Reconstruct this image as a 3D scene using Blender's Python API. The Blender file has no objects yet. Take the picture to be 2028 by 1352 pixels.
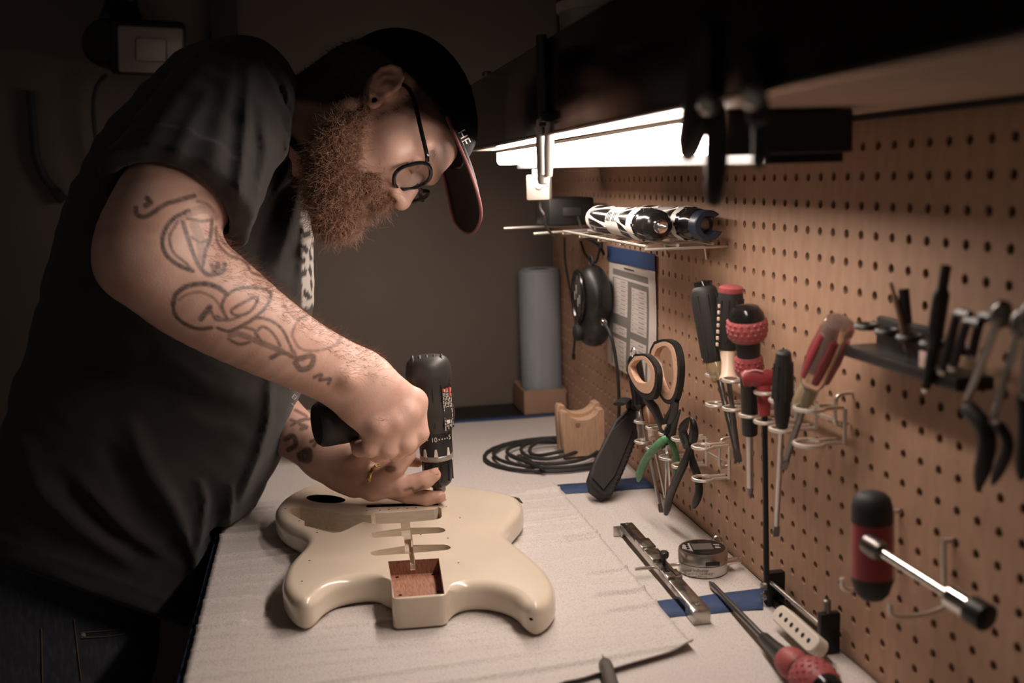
import bpy, bmesh, math, random
import numpy as np
from mathutils import Vector, Matrix

random.seed(7)
rng = np.random.default_rng(7)
sc = bpy.context.scene
col = sc.collection

# ------------------------------------------------------------------ camera
# World frame: the pegboard face is the plane x = 0, y runs along it away from the
# camera, the bench surface is at z = 0.90.
F = 2097.0
C0 = np.array([-0.4721, -1.4406, 1.3547])
YAW, PITCH, ROLL = 0.1835, 0.1539, -0.0312
_cy, _sy, _cp, _sp = math.cos(YAW), math.sin(YAW), math.cos(PITCH), math.sin(PITCH)
CF = np.array([_sy * _cp, _cy * _cp, -_sp])
_r = np.array([_cy, -_sy, 0.0])
_u = np.cross(_r, CF)
CR = math.cos(ROLL) * _r + math.sin(ROLL) * _u
CU = -math.sin(ROLL) * _r + math.cos(ROLL) * _u
cam_data = bpy.data.cameras.new('camera')
cam = bpy.data.objects.new('camera', cam_data)
col.objects.link(cam)
m = Matrix.Identity(4)
for i in range(3):
    m[i][0], m[i][1], m[i][2], m[i][3] = CR[i], CU[i], -CF[i], C0[i]
cam.matrix_world = m
cam_data.sensor_width = 36.0
cam_data.lens = 36.0 * F / 2028.0
cam_data.clip_start = 0.02
cam_data.dof.use_dof = True
cam_data.dof.focus_distance = 1.30
cam_data.dof.aperture_fstop = 4.2
sc.camera = cam

# ------------------------------------------------------------------ world, exposure
world = bpy.data.worlds.new('world')
sc.world = world
world.use_nodes = True
bg = world.node_tree.nodes['Background']
bg.inputs[0].default_value = (1.0, 0.82, 0.70, 1)
bg.inputs[1].default_value = 0.065
sc.view_settings.view_transform = 'Standard'
sc.view_settings.look = 'None'
sc.view_settings.gamma = 1.0
sc.view_settings.exposure = 0.25
sc.view_settings.use_curve_mapping = False
try:
    sc.cycles.use_denoising = True
    sc.cycles.max_bounces = 8
    sc.cycles.sample_clamp_indirect = 4.0
except Exception:
    pass
LAMP_STRENGTH = 37.0          # the under-shelf work light, the light of the room
LAMP_COLOR = (1.0, 0.85, 0.76)

# ------------------------------------------------------------------ pixel helpers
def ray(u, v):
    return CF + (u - 1014.0) / F * CR - (v - 676.0) / F * CU
def at(u, v, d):
    return C0 + d * ray(u, v)
def onx(u, v, x=0.0):
    r = ray(u, v); return C0 + r * ((x - C0[0]) / r[0])
def ony(u, v, y):
    r = ray(u, v); return C0 + r * ((y - C0[1]) / r[1])
def onz(u, v, z=0.9):
    r = ray(u, v); return C0 + r * ((z - C0[2]) / r[2])
def uvd(P):
    q = np.asarray(P) - C0
    d = q @ CF
    return 1014 + F * (q @ CR) / d, 676 - F * (q @ CU) / d, d

# ------------------------------------------------------------------ materials
MATS = {}
def mat(name, color, rough=0.5, metal=0.0, bump=None, noise=None, spec=0.5, coat=0.0, trans=0.0,
        emit=None, sss=0.0, sheen=0.0, alpha=1.0, ior=1.45):
    """noise = (scale, other colour, low, high[, stretch xyz]); bump = (scale, strength[, distance])"""
    if name in MATS:
        return MATS[name]
    M = bpy.data.materials.new(name)
    M.use_nodes = True
    nt = M.node_tree
    b = nt.nodes['Principled BSDF']
    def I(k, val):
        if k in b.inputs:
            b.inputs[k].default_value = val
    I('Base Color', (*color, 1)); I('Roughness', rough); I('Metallic', metal)
    I('Specular IOR Level', spec); I('Coat Weight', coat); I('Coat Roughness', 0.08)
    I('Transmission Weight', trans); I('IOR', ior); I('Alpha', alpha)
    if sss:
        I('Subsurface Weight', sss); I('Subsurface Radius', (1.0, 0.35, 0.2)); I('Subsurface Scale', 0.006)
    if sheen:
        I('Sheen Weight', sheen); I('Sheen Roughness', 0.6)
    if emit:
        I('Emission Color', (*emit[0], 1)); I('Emission Strength', emit[1])
    tc = nt.nodes.new('ShaderNodeTexCoord')
    def noise_node(scale, stretch=None, detail=6.0):
        n = nt.nodes.new('ShaderNodeTexNoise')
        n.inputs['Scale'].default_value = scale
        n.inputs['Detail'].default_value = detail
        if stretch:
            mp = nt.nodes.new('ShaderNodeMapping')
            mp.inputs['Scale'].default_value = stretch
            nt.links.new(tc.outputs['Object'], mp.inputs[0]); nt.links.new(mp.outputs[0], n.inputs[0])
        else:
            nt.links.new(tc.outputs['Object'], n.inputs[0])
        return n
    if noise:
        n = noise_node(noise[0], noise[4] if len(noise) > 4 else None)
        r = nt.nodes.new('ShaderNodeValToRGB')
        r.color_ramp.elements[0].position = noise[2]; r.color_ramp.elements[0].color = (*color, 1)
        r.color_ramp.elements[1].position = noise[3]; r.color_ramp.elements[1].color = (*noise[1], 1)
        nt.links.new(n.outputs['Fac'], r.inputs[0]); nt.links.new(r.outputs[0], b.inputs['Base Color'])
    if bump:
        n = noise_node(bump[0], bump[3] if len(bump) > 3 else None, 4.0)
        bp = nt.nodes.new('ShaderNodeBump')
        bp.inputs['Strength'].default_value = bump[1]
        bp.inputs['Distance'].default_value = bump[2] if len(bump) > 2 else 0.001
        nt.links.new(n.outputs['Fac'], bp.inputs['Height']); nt.links.new(bp.outputs[0], b.inputs['Normal'])
    MATS[name] = M
    return M
def attr_mix(M, attr, color, rough=None):
    """lays pigment stored on the mesh (tattoo ink, shirt print) over the base colour"""
    nt = M.node_tree; b = nt.nodes['Principled BSDF']
    a = nt.nodes.new('ShaderNodeAttribute'); a.attribute_name = attr
    mx = nt.nodes.new('ShaderNodeMix'); mx.data_type = 'RGBA'
    inp = b.inputs['Base Color']
    if inp.links:
        nt.links.new(inp.links[0].from_socket, mx.inputs[6])
    else:
        mx.inputs[6].default_value = inp.default_value
    mx.inputs[7].default_value = (*color, 1)
    nt.links.new(a.outputs['Fac'], mx.inputs[0]); nt.links.new(mx.outputs[2], inp)

def dark(c=0.012, r=0.45, name=None, **k):
    return mat(name or 'black_plastic_%d_%d' % (int(c * 1000), int(r * 100)), (c, c * 0.95, c * 0.9), r, **k)
black = dark(0.014, 0.42, bump=(900, 0.15, 0.0003))
black_rubber = dark(0.018, 0.6, 'black_rubber', bump=(1500, 0.3, 0.0004))
black_gloss = dark(0.010, 0.16, 'black_gloss')
steel = mat('steel', (0.55, 0.53, 0.50), 0.28, 1.0, bump=(600, 0.08, 0.0003))
steel_dark = mat('steel_dark', (0.20, 0.19, 0.18), 0.35, 1.0)
chrome = mat('chrome', (0.78, 0.76, 0.73), 0.12, 1.0)
zinc_wire = mat('zinc_wire', (0.70, 0.65, 0.58), 0.38, 0.85)
red_rubber = mat('red_rubber', (0.34, 0.075, 0.078), 0.5, bump=(700, 0.2, 0.0004))
red_plastic = mat('red_plastic', (0.27, 0.035, 0.042), 0.38)
blue_tape = mat('blue_tape', (0.022, 0.048, 0.125), 0.65, bump=(500, 0.4, 0.0005, (1, 6, 1)), noise=(60, (0.032, 0.064, 0.155), 0.4, 0.7))

# ------------------------------------------------------------------ mesh helpers
def nrm(a):
    a = np.asarray(a, float); return a / max(np.linalg.norm(a), 1e-12)
def basis(t, hint=None):
    t = nrm(t)
    h = np.array([0, 0, 1.0]) if hint is None else np.asarray(hint, float)
    if abs(np.dot(nrm(h), t)) > 0.98:
        h = np.array([1.0, 0, 0]) if abs(t[0]) < 0.9 else np.array([0, 1.0, 0])
    b = nrm(h - np.dot(h, t) * t)
    a = np.cross(t, b)
    return a, b, t
def spline(pts, n):
    """Catmull-Rom resampling of a list of rows to n rows"""
    P = np.asarray(pts, float)
    if len(P) == 2:
        return np.array([P[0] + (P[1] - P[0]) * k / (n - 1) for k in range(n)])
    Q = np.vstack([2 * P[0] - P[1], P, 2 * P[-1] - P[-2]])
    out = []
    for k in range(n):
        s = k / (n - 1) * (len(P) - 1)
        i = min(int(s), len(P) - 2); t = s - i
        a, b, c, d = Q[i], Q[i + 1], Q[i + 2], Q[i + 3]
        out.append(0.5 * (2 * b + (c - a) * t + (2 * a - 5 * b + 4 * c - d) * t * t + (3 * b - a - 3 * c + d) * t ** 3))
    return np.array(out)

class MB:
    def __init__(s):
        s.v, s.f, s.mi = [], [], []
        s.cur = 0
    def add(s, vs, fs):
        o = len(s.v)
        s.v.extend([tuple(map(float, p)) for p in vs])
        for f in fs:
            s.f.append([i + o for i in f]); s.mi.append(s.cur)
        return s
    def box(s, c, size, ax=None, bev=0.0):
        """ax: rows = box axes; bev: chamfer on every edge"""
        c = np.asarray(c, float); A = np.eye(3) if ax is None else np.asarray(ax, float)
        hx, hy, hz = [k / 2 for k in size]
        if bev <= 0:
            vs = [c + A[0] * x + A[1] * y + A[2] * z for x in (-hx, hx) for y in (-hy, hy) for z in (-hz, hz)]
            return s.add(vs, [(0, 1, 3, 2), (4, 6, 7, 5), (0, 4, 5, 1), (2, 3, 7, 6), (0, 2, 6, 4), (1, 5, 7, 3)])
        bm = bmesh.new()
        bmesh.ops.create_cube(bm, size=1.0)
        for v in bm.verts:
            v.co = Vector((v.co.x * size[0], v.co.y * size[1], v.co.z * size[2]))
        bmesh.ops.bevel(bm, geom=list(bm.edges), offset=bev, segments=2, affect='EDGES', profile=0.5)
        bm.verts.ensure_lookup_table()
        vs = [c + A[0] * v.co.x + A[1] * v.co.y + A[2] * v.co.z for v in bm.verts]
        fs = [[v.index for v in f.verts] for f in bm.faces]
        bm.free()
        return s.add(vs, fs)
    def tube(s, pts, r, seg=10, hint=None, cap=True, closed=False, flat=None):
        """r: radius, list of radii; flat: (a, b) multipliers for an oval section"""
        P = np.asarray(pts, float); n = len(P)
        R = np.full(n, r) if np.isscalar(r) else np.asarray(r, float)
        fa, fb = flat or (1, 1)
        T = np.array([nrm((P[(i + 1) % n] - P[i - 1]) if closed else (P[min(i + 1, n - 1)] - P[max(i - 1, 0)])) for i in range(n)])
        a, b, t = basis(T[0], hint)
        vs = []
        for i in range(n):
            if hint is not None:
                a, b, _ = basis(T[i], hint)
            else:
                b = nrm(b - np.dot(b, T[i]) * T[i]); a = np.cross(T[i], b)
            for k in range(seg):
                th = 2 * math.pi * k / seg
                vs.append(P[i] + R[i] * (fa * math.cos(th) * a + fb * math.sin(th) * b))
        fs = []
        for i in range(n if closed else n - 1):
            j = (i + 1) % n
            for k in range(seg):
                l = (k + 1) % seg
                fs.append((i * seg + k, i * seg + l, j * seg + l, j * seg + k))
        if cap and not closed:
            fs.append(tuple(range(seg))[::-1]); fs.append(tuple(range((n - 1) * seg, n * seg)))
        return s.add(vs, fs)
    def lathe(s, prof, o, axis, seg=24, hint=None, flat=(1, 1)):
        """prof: (radius, distance along axis)"""
        a, b, t = basis(axis, hint)
        o = np.asarray(o, float)
        vs = []
        for r, h in prof:
            for k in range(seg):
                th = 2 * math.pi * k / seg
                vs.append(o + t * h + max(r, 1e-6) * (flat[0] * math.cos(th) * a + flat[1] * math.sin(th) * b))
        fs = []
        for i in range(len(prof) - 1):
            for k in range(seg):
                l = (k + 1) % seg
                fs.append((i * seg + k, i * seg + l, (i + 1) * seg + l, (i + 1) * seg + k))
        fs.append(tuple(range(seg))[::-1]); fs.append(tuple(range((len(prof) - 1) * seg, len(prof) * seg)))
        return s.add(vs, fs)
    def prism(s, outline, o, ax, ay, az, h, bev=0.0):
        """outline in the ax, ay plane, extruded by h along az (optional chamfer at both ends)"""
        o = np.asarray(o, float); ax, ay, az = map(np.asarray, (ax, ay, az))
        Q = np.asarray(outline, float); n = len(Q)
        if bev > 0:
            c = Q.mean(0)
            e = np.roll(Q, -1, 0) - np.roll(Q, 1, 0)
            nn = np.stack([e[:, 1], -e[:, 0]], 1); nn /= np.maximum(np.linalg.norm(nn, axis=1), 1e-9)[:, None]
            area = np.sum(Q[:, 0] * np.roll(Q[:, 1], -1) - np.roll(Q[:, 0], -1) * Q[:, 1])
            if area < 0: nn = -nn
            lay = [(Q - nn * bev, 0), (Q, bev), (Q, h - bev), (Q - nn * bev, h)]
        else:
            lay = [(Q, 0), (Q, h)]
        vs = [o + ax * p[0] + ay * p[1] + az * z for L, z in lay for p in L]
        fs = [tuple(range(n))[::-1], tuple(range((len(lay) - 1) * n, len(lay) * n))]
        for i in range(len(lay) - 1):
            for k in range(n):
                l = (k + 1) % n
                fs.append((i * n + k, i * n + l, (i + 1) * n + l, (i + 1) * n + k))
        return s.add(vs, fs)
    def build(s, name, mats, parent=None, smooth=True, fix=True):
        me = bpy.data.meshes.new(name)
        me.from_pydata(s.v, [], s.f)
        for M in (mats if isinstance(mats, (list, tuple)) else [mats]):
            me.materials.append(M)
        if len(set(s.mi)) > 1:
            me.polygons.foreach_set('material_index', s.mi)
        if fix:
            bm = bmesh.new(); bm.from_mesh(me)
            bmesh.ops.recalc_face_normals(bm, faces=bm.faces)
            bm.to_mesh(me); bm.free()
        o = bpy.data.objects.new(name, me)
        col.objects.link(o)
        if parent is not None:
            o.parent = parent
            o.matrix_parent_inverse = parent.matrix_world.inverted() if False else Matrix.Translation(-Vector(parent.location))
        if smooth:
            smooth_by_angle(me)
        return o

def smooth_by_angle(me, ang=0.7):
    me.polygons.foreach_set('use_smooth', [True] * len(me.polygons))
    try:
        me.set_sharp_from_angle(angle=ang)
    except Exception:
        pass
def tag(o, label, cat, group=None, kind=None):
    o['label'] = label; o['category'] = cat
    if group: o['group'] = group
    if kind: o['kind'] = kind
    return o
def thing(name, label, cat, loc, group=None):
    o = bpy.data.objects.new(name, None)
    col.objects.link(o)
    o.location = Vector([float(k) for k in loc])
    o.empty_display_size = 0.02
    return tag(o, label, cat, group)
def struct(o):
    o['kind'] = 'structure'; return o
def np_mesh(name, V, Fq, mat_, parent=None, smooth=True, attrs=None):
    me = bpy.data.meshes.new(name)
    V = np.asarray(V, np.float32); Fq = np.asarray(Fq, np.int32)
    k = Fq.shape[1]
    me.vertices.add(len(V)); me.vertices.foreach_set('co', V.ravel())
    me.loops.add(Fq.size); me.loops.foreach_set('vertex_index', Fq.ravel())
    me.polygons.add(len(Fq))
    me.polygons.foreach_set('loop_start', np.arange(0, Fq.size, k, dtype=np.int32))
    me.polygons.foreach_set('loop_total', np.full(len(Fq), k, np.int32))
    me.update(calc_edges=True)
    me.validate()
    if smooth:
        me.polygons.foreach_set('use_smooth', [True] * len(me.polygons))
    for M in (mat_ if isinstance(mat_, (list, tuple)) else [mat_]):
        me.materials.append(M)
    for kx, val in (attrs or {}).items():
        a = me.attributes.new(kx, 'FLOAT', 'POINT'); a.data.foreach_set('value', np.asarray(val, np.float32))
    o = bpy.data.objects.new(name, me); col.objects.link(o)
    if parent is not None:
        o.parent = parent
        o.matrix_parent_inverse = Matrix.Translation(-Vector(parent.location))
    return o
def text_obj(name, body, size, o, ax, ay, material, parent=None, align='CENTER', depth=0.0002):
    """lettering laid flat on a surface: ax = reading direction, ay = up"""
    cu = bpy.data.curves.new(name, 'FONT')
    cu.body = body; cu.size = size; cu.extrude = depth; cu.align_x = align; cu.align_y = 'CENTER'
    tmp = bpy.data.objects.new(name, cu); col.objects.link(tmp)
    dg = bpy.context.evaluated_depsgraph_get(); dg.update()
    me = bpy.data.meshes.new_from_object(tmp.evaluated_get(dg))
    bpy.data.objects.remove(tmp); bpy.data.curves.remove(cu)
    ax, ay = nrm(ax), nrm(ay); az = np.cross(ax, ay)
    co = np.empty(len(me.vertices) * 3, np.float32); me.vertices.foreach_get('co', co); co = co.reshape(-1, 3)
    W = np.asarray(o, float) + co[:, :1] * ax + co[:, 1:2] * ay + co[:, 2:3] * az
    me.vertices.foreach_set('co', W.astype(np.float32).ravel())
    me.materials.clear(); me.materials.append(material); me.name = name
    ob = bpy.data.objects.new(name, me); col.objects.link(ob)
    if parent is not None:
        ob.parent = parent; ob.matrix_parent_inverse = Matrix.Translation(-Vector(parent.location))
    return ob

# ------------------------------------------------------------------ signed-distance sculpting
def smin(a, b, k):
    h = np.clip(0.5 + 0.5 * (b - a) / k, 0, 1)
    return b + (a - b) * h - k * h * (1 - h)
def smax(a, b, k):
    return -smin(-a, -b, k)
def sd_cone(P, a, b, ra, rb):
    a = np.asarray(a, float); b = np.asarray(b, float); ba = b - a
    t = np.clip(((P - a) @ ba) / max(ba @ ba, 1e-12), 0, 1)
    return np.linalg.norm(P - a - t[:, None] * ba, axis=1) - (ra + (rb - ra) * t)
def sd_ell(P, c, r, A=None):
    q = P - np.asarray(c, float)
    if A is not None:
        q = q @ np.asarray(A).T
    r = np.asarray(r, float)
    k0 = np.linalg.norm(q / r, axis=1); k1 = np.linalg.norm(q / (r * r), axis=1)
    return np.where(k0 < 1e-6, -r.min(), k0 * (k0 - 1) / np.maximum(k1, 1e-9))
def sd_tube(P, rows, hint, n=20):
    """oval tube: rows = (x, y, z, ra, rb); rb runs along hint, ra across it"""
    R = spline(rows, n)
    out = np.full(len(P), 1e9)
    for i in range(len(R) - 1):
        a, b = R[i, :3], R[i + 1, :3]; ba = b - a
        e1, e2, t = basis(ba, hint)
        s_ = np.clip(((P - a) @ ba) / max(ba @ ba, 1e-12), 0, 1)
        o = P - a - s_[:, None] * ba
        ra = R[i, 3] + (R[i + 1, 3] - R[i, 3]) * s_; rb = R[i, 4] + (R[i + 1, 4] - R[i, 4]) * s_
        mn = np.minimum(ra, rb)
        ca, cb, ct = o @ e1, o @ e2, o @ t
        k0 = np.sqrt((ca / ra) ** 2 + (cb / rb) ** 2 + (ct / mn) ** 2)
        k1 = np.sqrt((ca / ra ** 2) ** 2 + (cb / rb ** 2) ** 2 + (ct / mn ** 2) ** 2)
        d = np.where(k0 < 1e-6, -mn, k0 * (k0 - 1) / np.maximum(k1, 1e-9))
        out = np.minimum(out, d)
    return out
def sdf_mesh(fn, lo, hi, h, cf=5):
    """surface nets over a sparse grid"""
    lo = np.asarray(lo, float); hi = np.asarray(hi, float)
    nc = np.ceil((hi - lo) / (h * cf)).astype(int)
    g = np.stack(np.meshgrid(*[np.arange(k) for k in nc], indexing='ij'), -1).reshape(-1, 3)
    cc = lo + (g + 0.5) * h * cf
    dc = fn(cc)
    keep = np.abs(dc) < h * cf * 1.6
    N = nc * cf + 1
    D = np.repeat(np.repeat(np.repeat(np.where(dc < 0, -1, 1).reshape(nc).astype(np.float32), cf, 0), cf, 1), cf, 2)
    D = np.pad(D, ((0, 1),) * 3, mode='edge')
    loc = np.stack(np.meshgrid(*[np.arange(cf + 1)] * 3, indexing='ij'), -1).reshape(-1, 3)
    idx = (g[keep][:, None, :] * cf + loc[None]).reshape(-1, 3)
    lin = np.unique((idx[:, 0] * N[1] + idx[:, 1]) * N[2] + idx[:, 2])
    ii = np.stack([lin // (N[1] * N[2]), (lin // N[2]) % N[1], lin % N[2]], 1)
    vals = np.empty(len(lin), np.float32)
    for s0 in range(0, len(lin), 400000):
        vals[s0:s0 + 400000] = fn(lo + ii[s0:s0 + 400000] * h)
    D.reshape(-1)[lin] = vals
    S = D < 0
    cnt = np.zeros(N - 1, np.int8)
    for a in (0, 1):
        for b in (0, 1):
            for c in (0, 1):
                cnt += S[a:N[0] - 1 + a, b:N[1] - 1 + b, c:N[2] - 1 + c]
    act = (cnt > 0) & (cnt < 8)
    cells = np.argwhere(act)
    vid = np.full(N - 1, -1, np.int32); vid[act] = np.arange(len(cells))
    acc = np.zeros((len(cells), 3)); num = np.zeros(len(cells))
    corner = [(a, b, c) for a in (0, 1) for b in (0, 1) for c in (0, 1)]
    cv = {k: D[cells[:, 0] + k[0], cells[:, 1] + k[1], cells[:, 2] + k[2]] for k in corner}
    for k in corner:
        for ax in range(3):
            if k[ax] == 0:
                l = list(k); l[ax] = 1; l = tuple(l)
                d0, d1 = cv[k], cv[l]
                mk = (d0 < 0) != (d1 < 0)
                t = np.where(mk, d0 / np.where(mk, d0 - d1, 1), 0)
                p = np.array(k, float)[None] + np.zeros((len(cells), 3)); p[:, ax] += t
                acc += p * mk[:, None]; num += mk
    V = lo + (cells + acc / num[:, None]) * h
    quads = []
    for ax in range(3):
        o1, o2 = [(1, 2), (2, 0), (0, 1)][ax]
        sl0 = [slice(None)] * 3; sl1 = [slice(None)] * 3
        sl0[ax] = slice(0, -1); sl1[ax] = slice(1, None)
        s0, s1 = S[tuple(sl0)], S[tuple(sl1)]
        e = np.argwhere(s0 != s1)
        ok = (e[:, o1] > 0) & (e[:, o2] > 0) & (e[:, o1] < N[o1] - 1) & (e[:, o2] < N[o2] - 1)
        e = e[ok]
        def c_(d1, d2):
            q = e.copy(); q[:, o1] -= d1; q[:, o2] -= d2
            return vid[q[:, 0], q[:, 1], q[:, 2]]
        q = np.stack([c_(1, 1), c_(0, 1), c_(0, 0), c_(1, 0)], 1)
        flip = ~s0[e[:, 0], e[:, 1], e[:, 2]]
        q[flip] = q[flip][:, ::-1]
        quads.append(q)
    Q = np.concatenate(quads)
    Q = Q[(Q >= 0).all(1)]
    return V, Q
def relax(V, Q, it=1, lam=0.5):
    for _ in range(it):
        s_ = np.zeros_like(V); n_ = np.zeros(len(V))
        for k in range(4):
            a, b = Q[:, k], Q[:, (k + 1) % 4]
            np.add.at(s_, a, V[b]); np.add.at(n_, a, 1); np.add.at(s_, b, V[a]); np.add.at(n_, b, 1)
        V = V + lam * (s_ / np.maximum(n_, 1)[:, None] - V)
    return V
def vnormals(V, Q):
    n = np.cross(V[Q[:, 2]] - V[Q[:, 0]], V[Q[:, 3]] - V[Q[:, 1]])
    o = np.zeros_like(V)
    for k in range(4):
        np.add.at(o, Q[:, k], n)
    return o / np.maximum(np.linalg.norm(o, axis=1), 1e-12)[:, None]
_NK = [(rng.normal(size=3), rng.uniform(0, 6.28)) for _ in range(14)]
def wnoise(P, s):
    """cheap smooth noise in -1..1 made of warped sines"""
    q = P * s; o = 0
    w = 0.6 * np.sin(q @ _NK[0][0] + _NK[0][1])
    for k, (d, p) in enumerate(_NK[1:8]):
        o = o + np.sin(q @ d + p + w)
    return o / 4.0
def seg_dist(u, v, line):
    """distance in the picture-independent 2-D map coordinates (u, v) to a polyline; also the share run along it"""
    best = np.full(len(u), 1e9); run = np.zeros(len(u))
    L = [math.dist(line[i], line[i + 1]) for i in range(len(line) - 1)]
    tot = sum(L); acc = 0
    for i in range(len(line) - 1):
        (x0, y0), (x1, y1) = line[i], line[i + 1]
        dx, dy = x1 - x0, y1 - y0
        t = np.clip(((u - x0) * dx + (v - y0) * dy) / max(dx * dx + dy * dy, 1e-9), 0, 1)
        d = np.hypot(u - x0 - t * dx, v - y0 - t * dy)
        m_ = d < best
        best = np.where(m_, d, best); run = np.where(m_, (acc + t * L[i]) / tot, run)
        acc += L[i]
    return best, run
# ================================================================== THE ROOM
Z = 1.346                      # height of the topmost full hole row seen under the lamp
BZ = 0.90                      # bench surface
wall_m = mat('wall_paint', (0.165, 0.134, 0.112), 0.85, bump=(250, 0.25, 0.002), noise=(3.0, (0.14, 0.113, 0.094), 0.35, 0.7))
floor_m = mat('floor_concrete', (0.10, 0.09, 0.08), 0.8, bump=(60, 0.3, 0.003), noise=(8, (0.07, 0.06, 0.055), 0.4, 0.7))
ceil_m = mat('ceiling_paint', (0.12, 0.10, 0.085), 0.9, bump=(120, 0.2, 0.002))
WY = 0.655
struct(MB().box((-1.2, 0.0, -0.03), (4.4, 5.2, 0.06)).build('floor', floor_m, smooth=False))
struct(MB().box((-1.2, 0.0, 2.55), (4.4, 5.2, 0.06)).build('ceiling', ceil_m, smooth=False))
struct(MB().box((-1.2, WY + 0.05, 1.26), (4.4, 0.10, 2.52)).build('wall_back', wall_m, smooth=False))
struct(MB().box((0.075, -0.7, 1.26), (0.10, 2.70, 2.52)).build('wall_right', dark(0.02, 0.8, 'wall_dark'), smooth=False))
# dark upright on the back wall
p = ony(443, 40, WY)
struct(MB().box((p[0], WY - 0.012, 1.95), (0.048, 0.024, 1.1), bev=0.003).build('trim_1', mat('dark_wood', (0.035, 0.026, 0.02), 0.6, bump=(30, 0.3, 0.002, (8, 8, 1)))))

# ------------------------------------------------------------------ pegboard
peg_m = mat('hardboard', (0.44, 0.272, 0.180), 0.62, bump=(700, 0.25, 0.0004), noise=(90, (0.36, 0.218, 0.142), 0.35, 0.75, (1, 1, 0.35)))
def pegboard():
    S, R, T, K = 0.0254, 0.0042, 0.0032, 12
    i0, i1, j0, j1 = -24, 36, -1, 17
    V, Fc = [], []
    sq = []
    for k in range(K):
        th = 2 * math.pi * k / K
        c, s_ = math.cos(th), math.sin(th); mx = max(abs(c), abs(s_))
        sq.append((c / mx, s_ / mx, c, s_))
    tri = []
    for i in range(i0, i1 + 1):
        for j in range(j0, j1 + 1):
            cy, cz = -i * S, Z - j * S
            b = len(V)
            for (a, d, c, s_) in sq:
                V.append((0, cy + a * S / 2, cz + d * S / 2))
            for (a, d, c, s_) in sq:
                V.append((0, cy + c * R, cz + s_ * R))
            for (a, d, c, s_) in sq:
                V.append((T, cy + c * R, cz + s_ * R))
            for k in range(K):
                l = (k + 1) % K
                Fc.append((b + k, b + l, b + K + l, b + K + k))
                Fc.append((b + K + k, b + K + l, b + 2 * K + l, b + 2 * K + k))
            # square corners left open by the ring
            for (a, d) in ((1, 1), (-1, 1), (-1, -1), (1, -1)):
                near = sorted(range(K), key=lambda k: (sq[k][0] - a) ** 2 + (sq[k][1] - d) ** 2)[:2]
                if min((sq[k][0] - a) ** 2 + (sq[k][1] - d) ** 2 for k in near) > 1e-9:
                    V.append((0, cy + a * S / 2, cz + d * S / 2)); t = len(V) - 1
                    tri.append((b + near[0], b + near[1], t))
    mb = MB(); mb.v = V; mb.f = [list(f) for f in Fc + tri]; mb.mi = [0] * len(mb.f)
    # bottom strip down to the bench and the half row at the top edge
    y0, y1 = -(i1 + 0.5) * S, -(i0 - 0.5) * S
    mb.add([(0, y0, BZ), (0, y1, BZ), (0, y1, Z - (j1 + 0.5) * S), (0, y0, Z - (j1 + 0.5) * S)], [(0, 1, 2, 3)])
    mb.add([(0, y0, Z + 1.5 * S), (0, y1, Z + 1.5 * S), (0, y1, Z + 0.049), (0, y0, Z + 0.049)], [(0, 1, 2, 3)])
    o = mb.build('pegboard', peg_m, smooth=False)
    return tag(o, 'brown hardboard pegboard with rows of round holes, mounted above the bench', 'pegboard')
pegboard()

# ------------------------------------------------------------------ workbench
navy = mat('bench_edge_paint', (0.02, 0.032, 0.075), 0.5, bump=(80, 0.2, 0.001))
bench = thing('workbench', 'long workbench with black top and dark blue front edge', 'workbench', (-0.31, -0.2, 0))
MB().box((-0.307, -0.30, BZ - 0.0225), (0.610, 1.90, 0.041), bev=0.003).build('bench_top', dark(0.010, 0.5, 'bench_black'), bench)
MB().box((-0.6165, -0.30, BZ - 0.0235), (0.008, 1.90, 0.043), bev=0.002).build('front_edge', navy, bench)
MB().box((-0.597, -0.30, BZ - 0.115), (0.02, 1.86, 0.14)).build('apron', navy, bench)
for yy in (-1.15, 0.58):
    for xx in (-0.56, -0.06):
        MB().box((xx, yy, (BZ - 0.044) / 2), (0.07, 0.07, BZ - 0.044), bev=0.003).build('leg', dark(0.02, 0.6, 'bench_leg_paint'), bench)

foam_m = mat('foam_sheet', (0.60, 0.555, 0.52), 0.55, bump=(650, 0.75, 0.0012), noise=(520, (0.44, 0.40, 0.37), 0.48, 0.68), sheen=0.05)
def sheet(name, corners, nx, ny, zf, thick, label):
    """corners: near-left, near-right, far-right, far-left (x, y)"""
    nl, nr, fr, fl = [np.asarray(c, float) for c in corners]
    V = []
    for j in range(ny + 1):
        t = j / ny
        for i in range(nx + 1):
            s_ = i / nx
            p = (nl * (1 - s_) + nr * s_) * (1 - t) + (fl * (1 - s_) + fr * s_) * t
            V.append((p[0], p[1], zf(p[0], p[1], s_, t)))
    n1 = len(V)
    V += [(x, y, max(z - thick, BZ + 0.0002)) for x, y, z in V]
    Fq = []
    W = nx + 1
    for j in range(ny):
        for i in range(nx):
            a = j * W + i
            Fq.append((a, a + 1, a + W + 1, a + W)); Fq.append((n1 + a, n1 + a + W, n1 + a + W + 1, n1 + a + 1))
    for i in range(nx):
        Fq.append((i, n1 + i, n1 + i + 1, i + 1)); a = ny * W + i
        Fq.append((a, a + 1, n1 + a + 1, n1 + a))
    for j in range(ny):
        a = j * W; Fq.append((a, a + W, n1 + a + W, n1 + a)); a += nx
        Fq.append((a, n1 + a, n1 + a + W, a + W))
    return tag(np_mesh(name, V, Fq, foam_m), label, 'foam sheet')
FOAM1, FOAM2 = BZ + 0.002, BZ + 0.0045
def z1(x, y, s_, t):
    return FOAM1 + 0.0004 * math.sin(31 * x + 17 * y) + 0.0003 * math.sin(70 * y - 20 * x)
sheet('foam_sheet', ((-0.612, -1.16), (-0.003, -1.16), (-0.003, 0.497), (-0.612, 0.497)), 60, 160, z1, 0.0015,
      'wide white packing foam sheet covering the bench along the pegboard')
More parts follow.
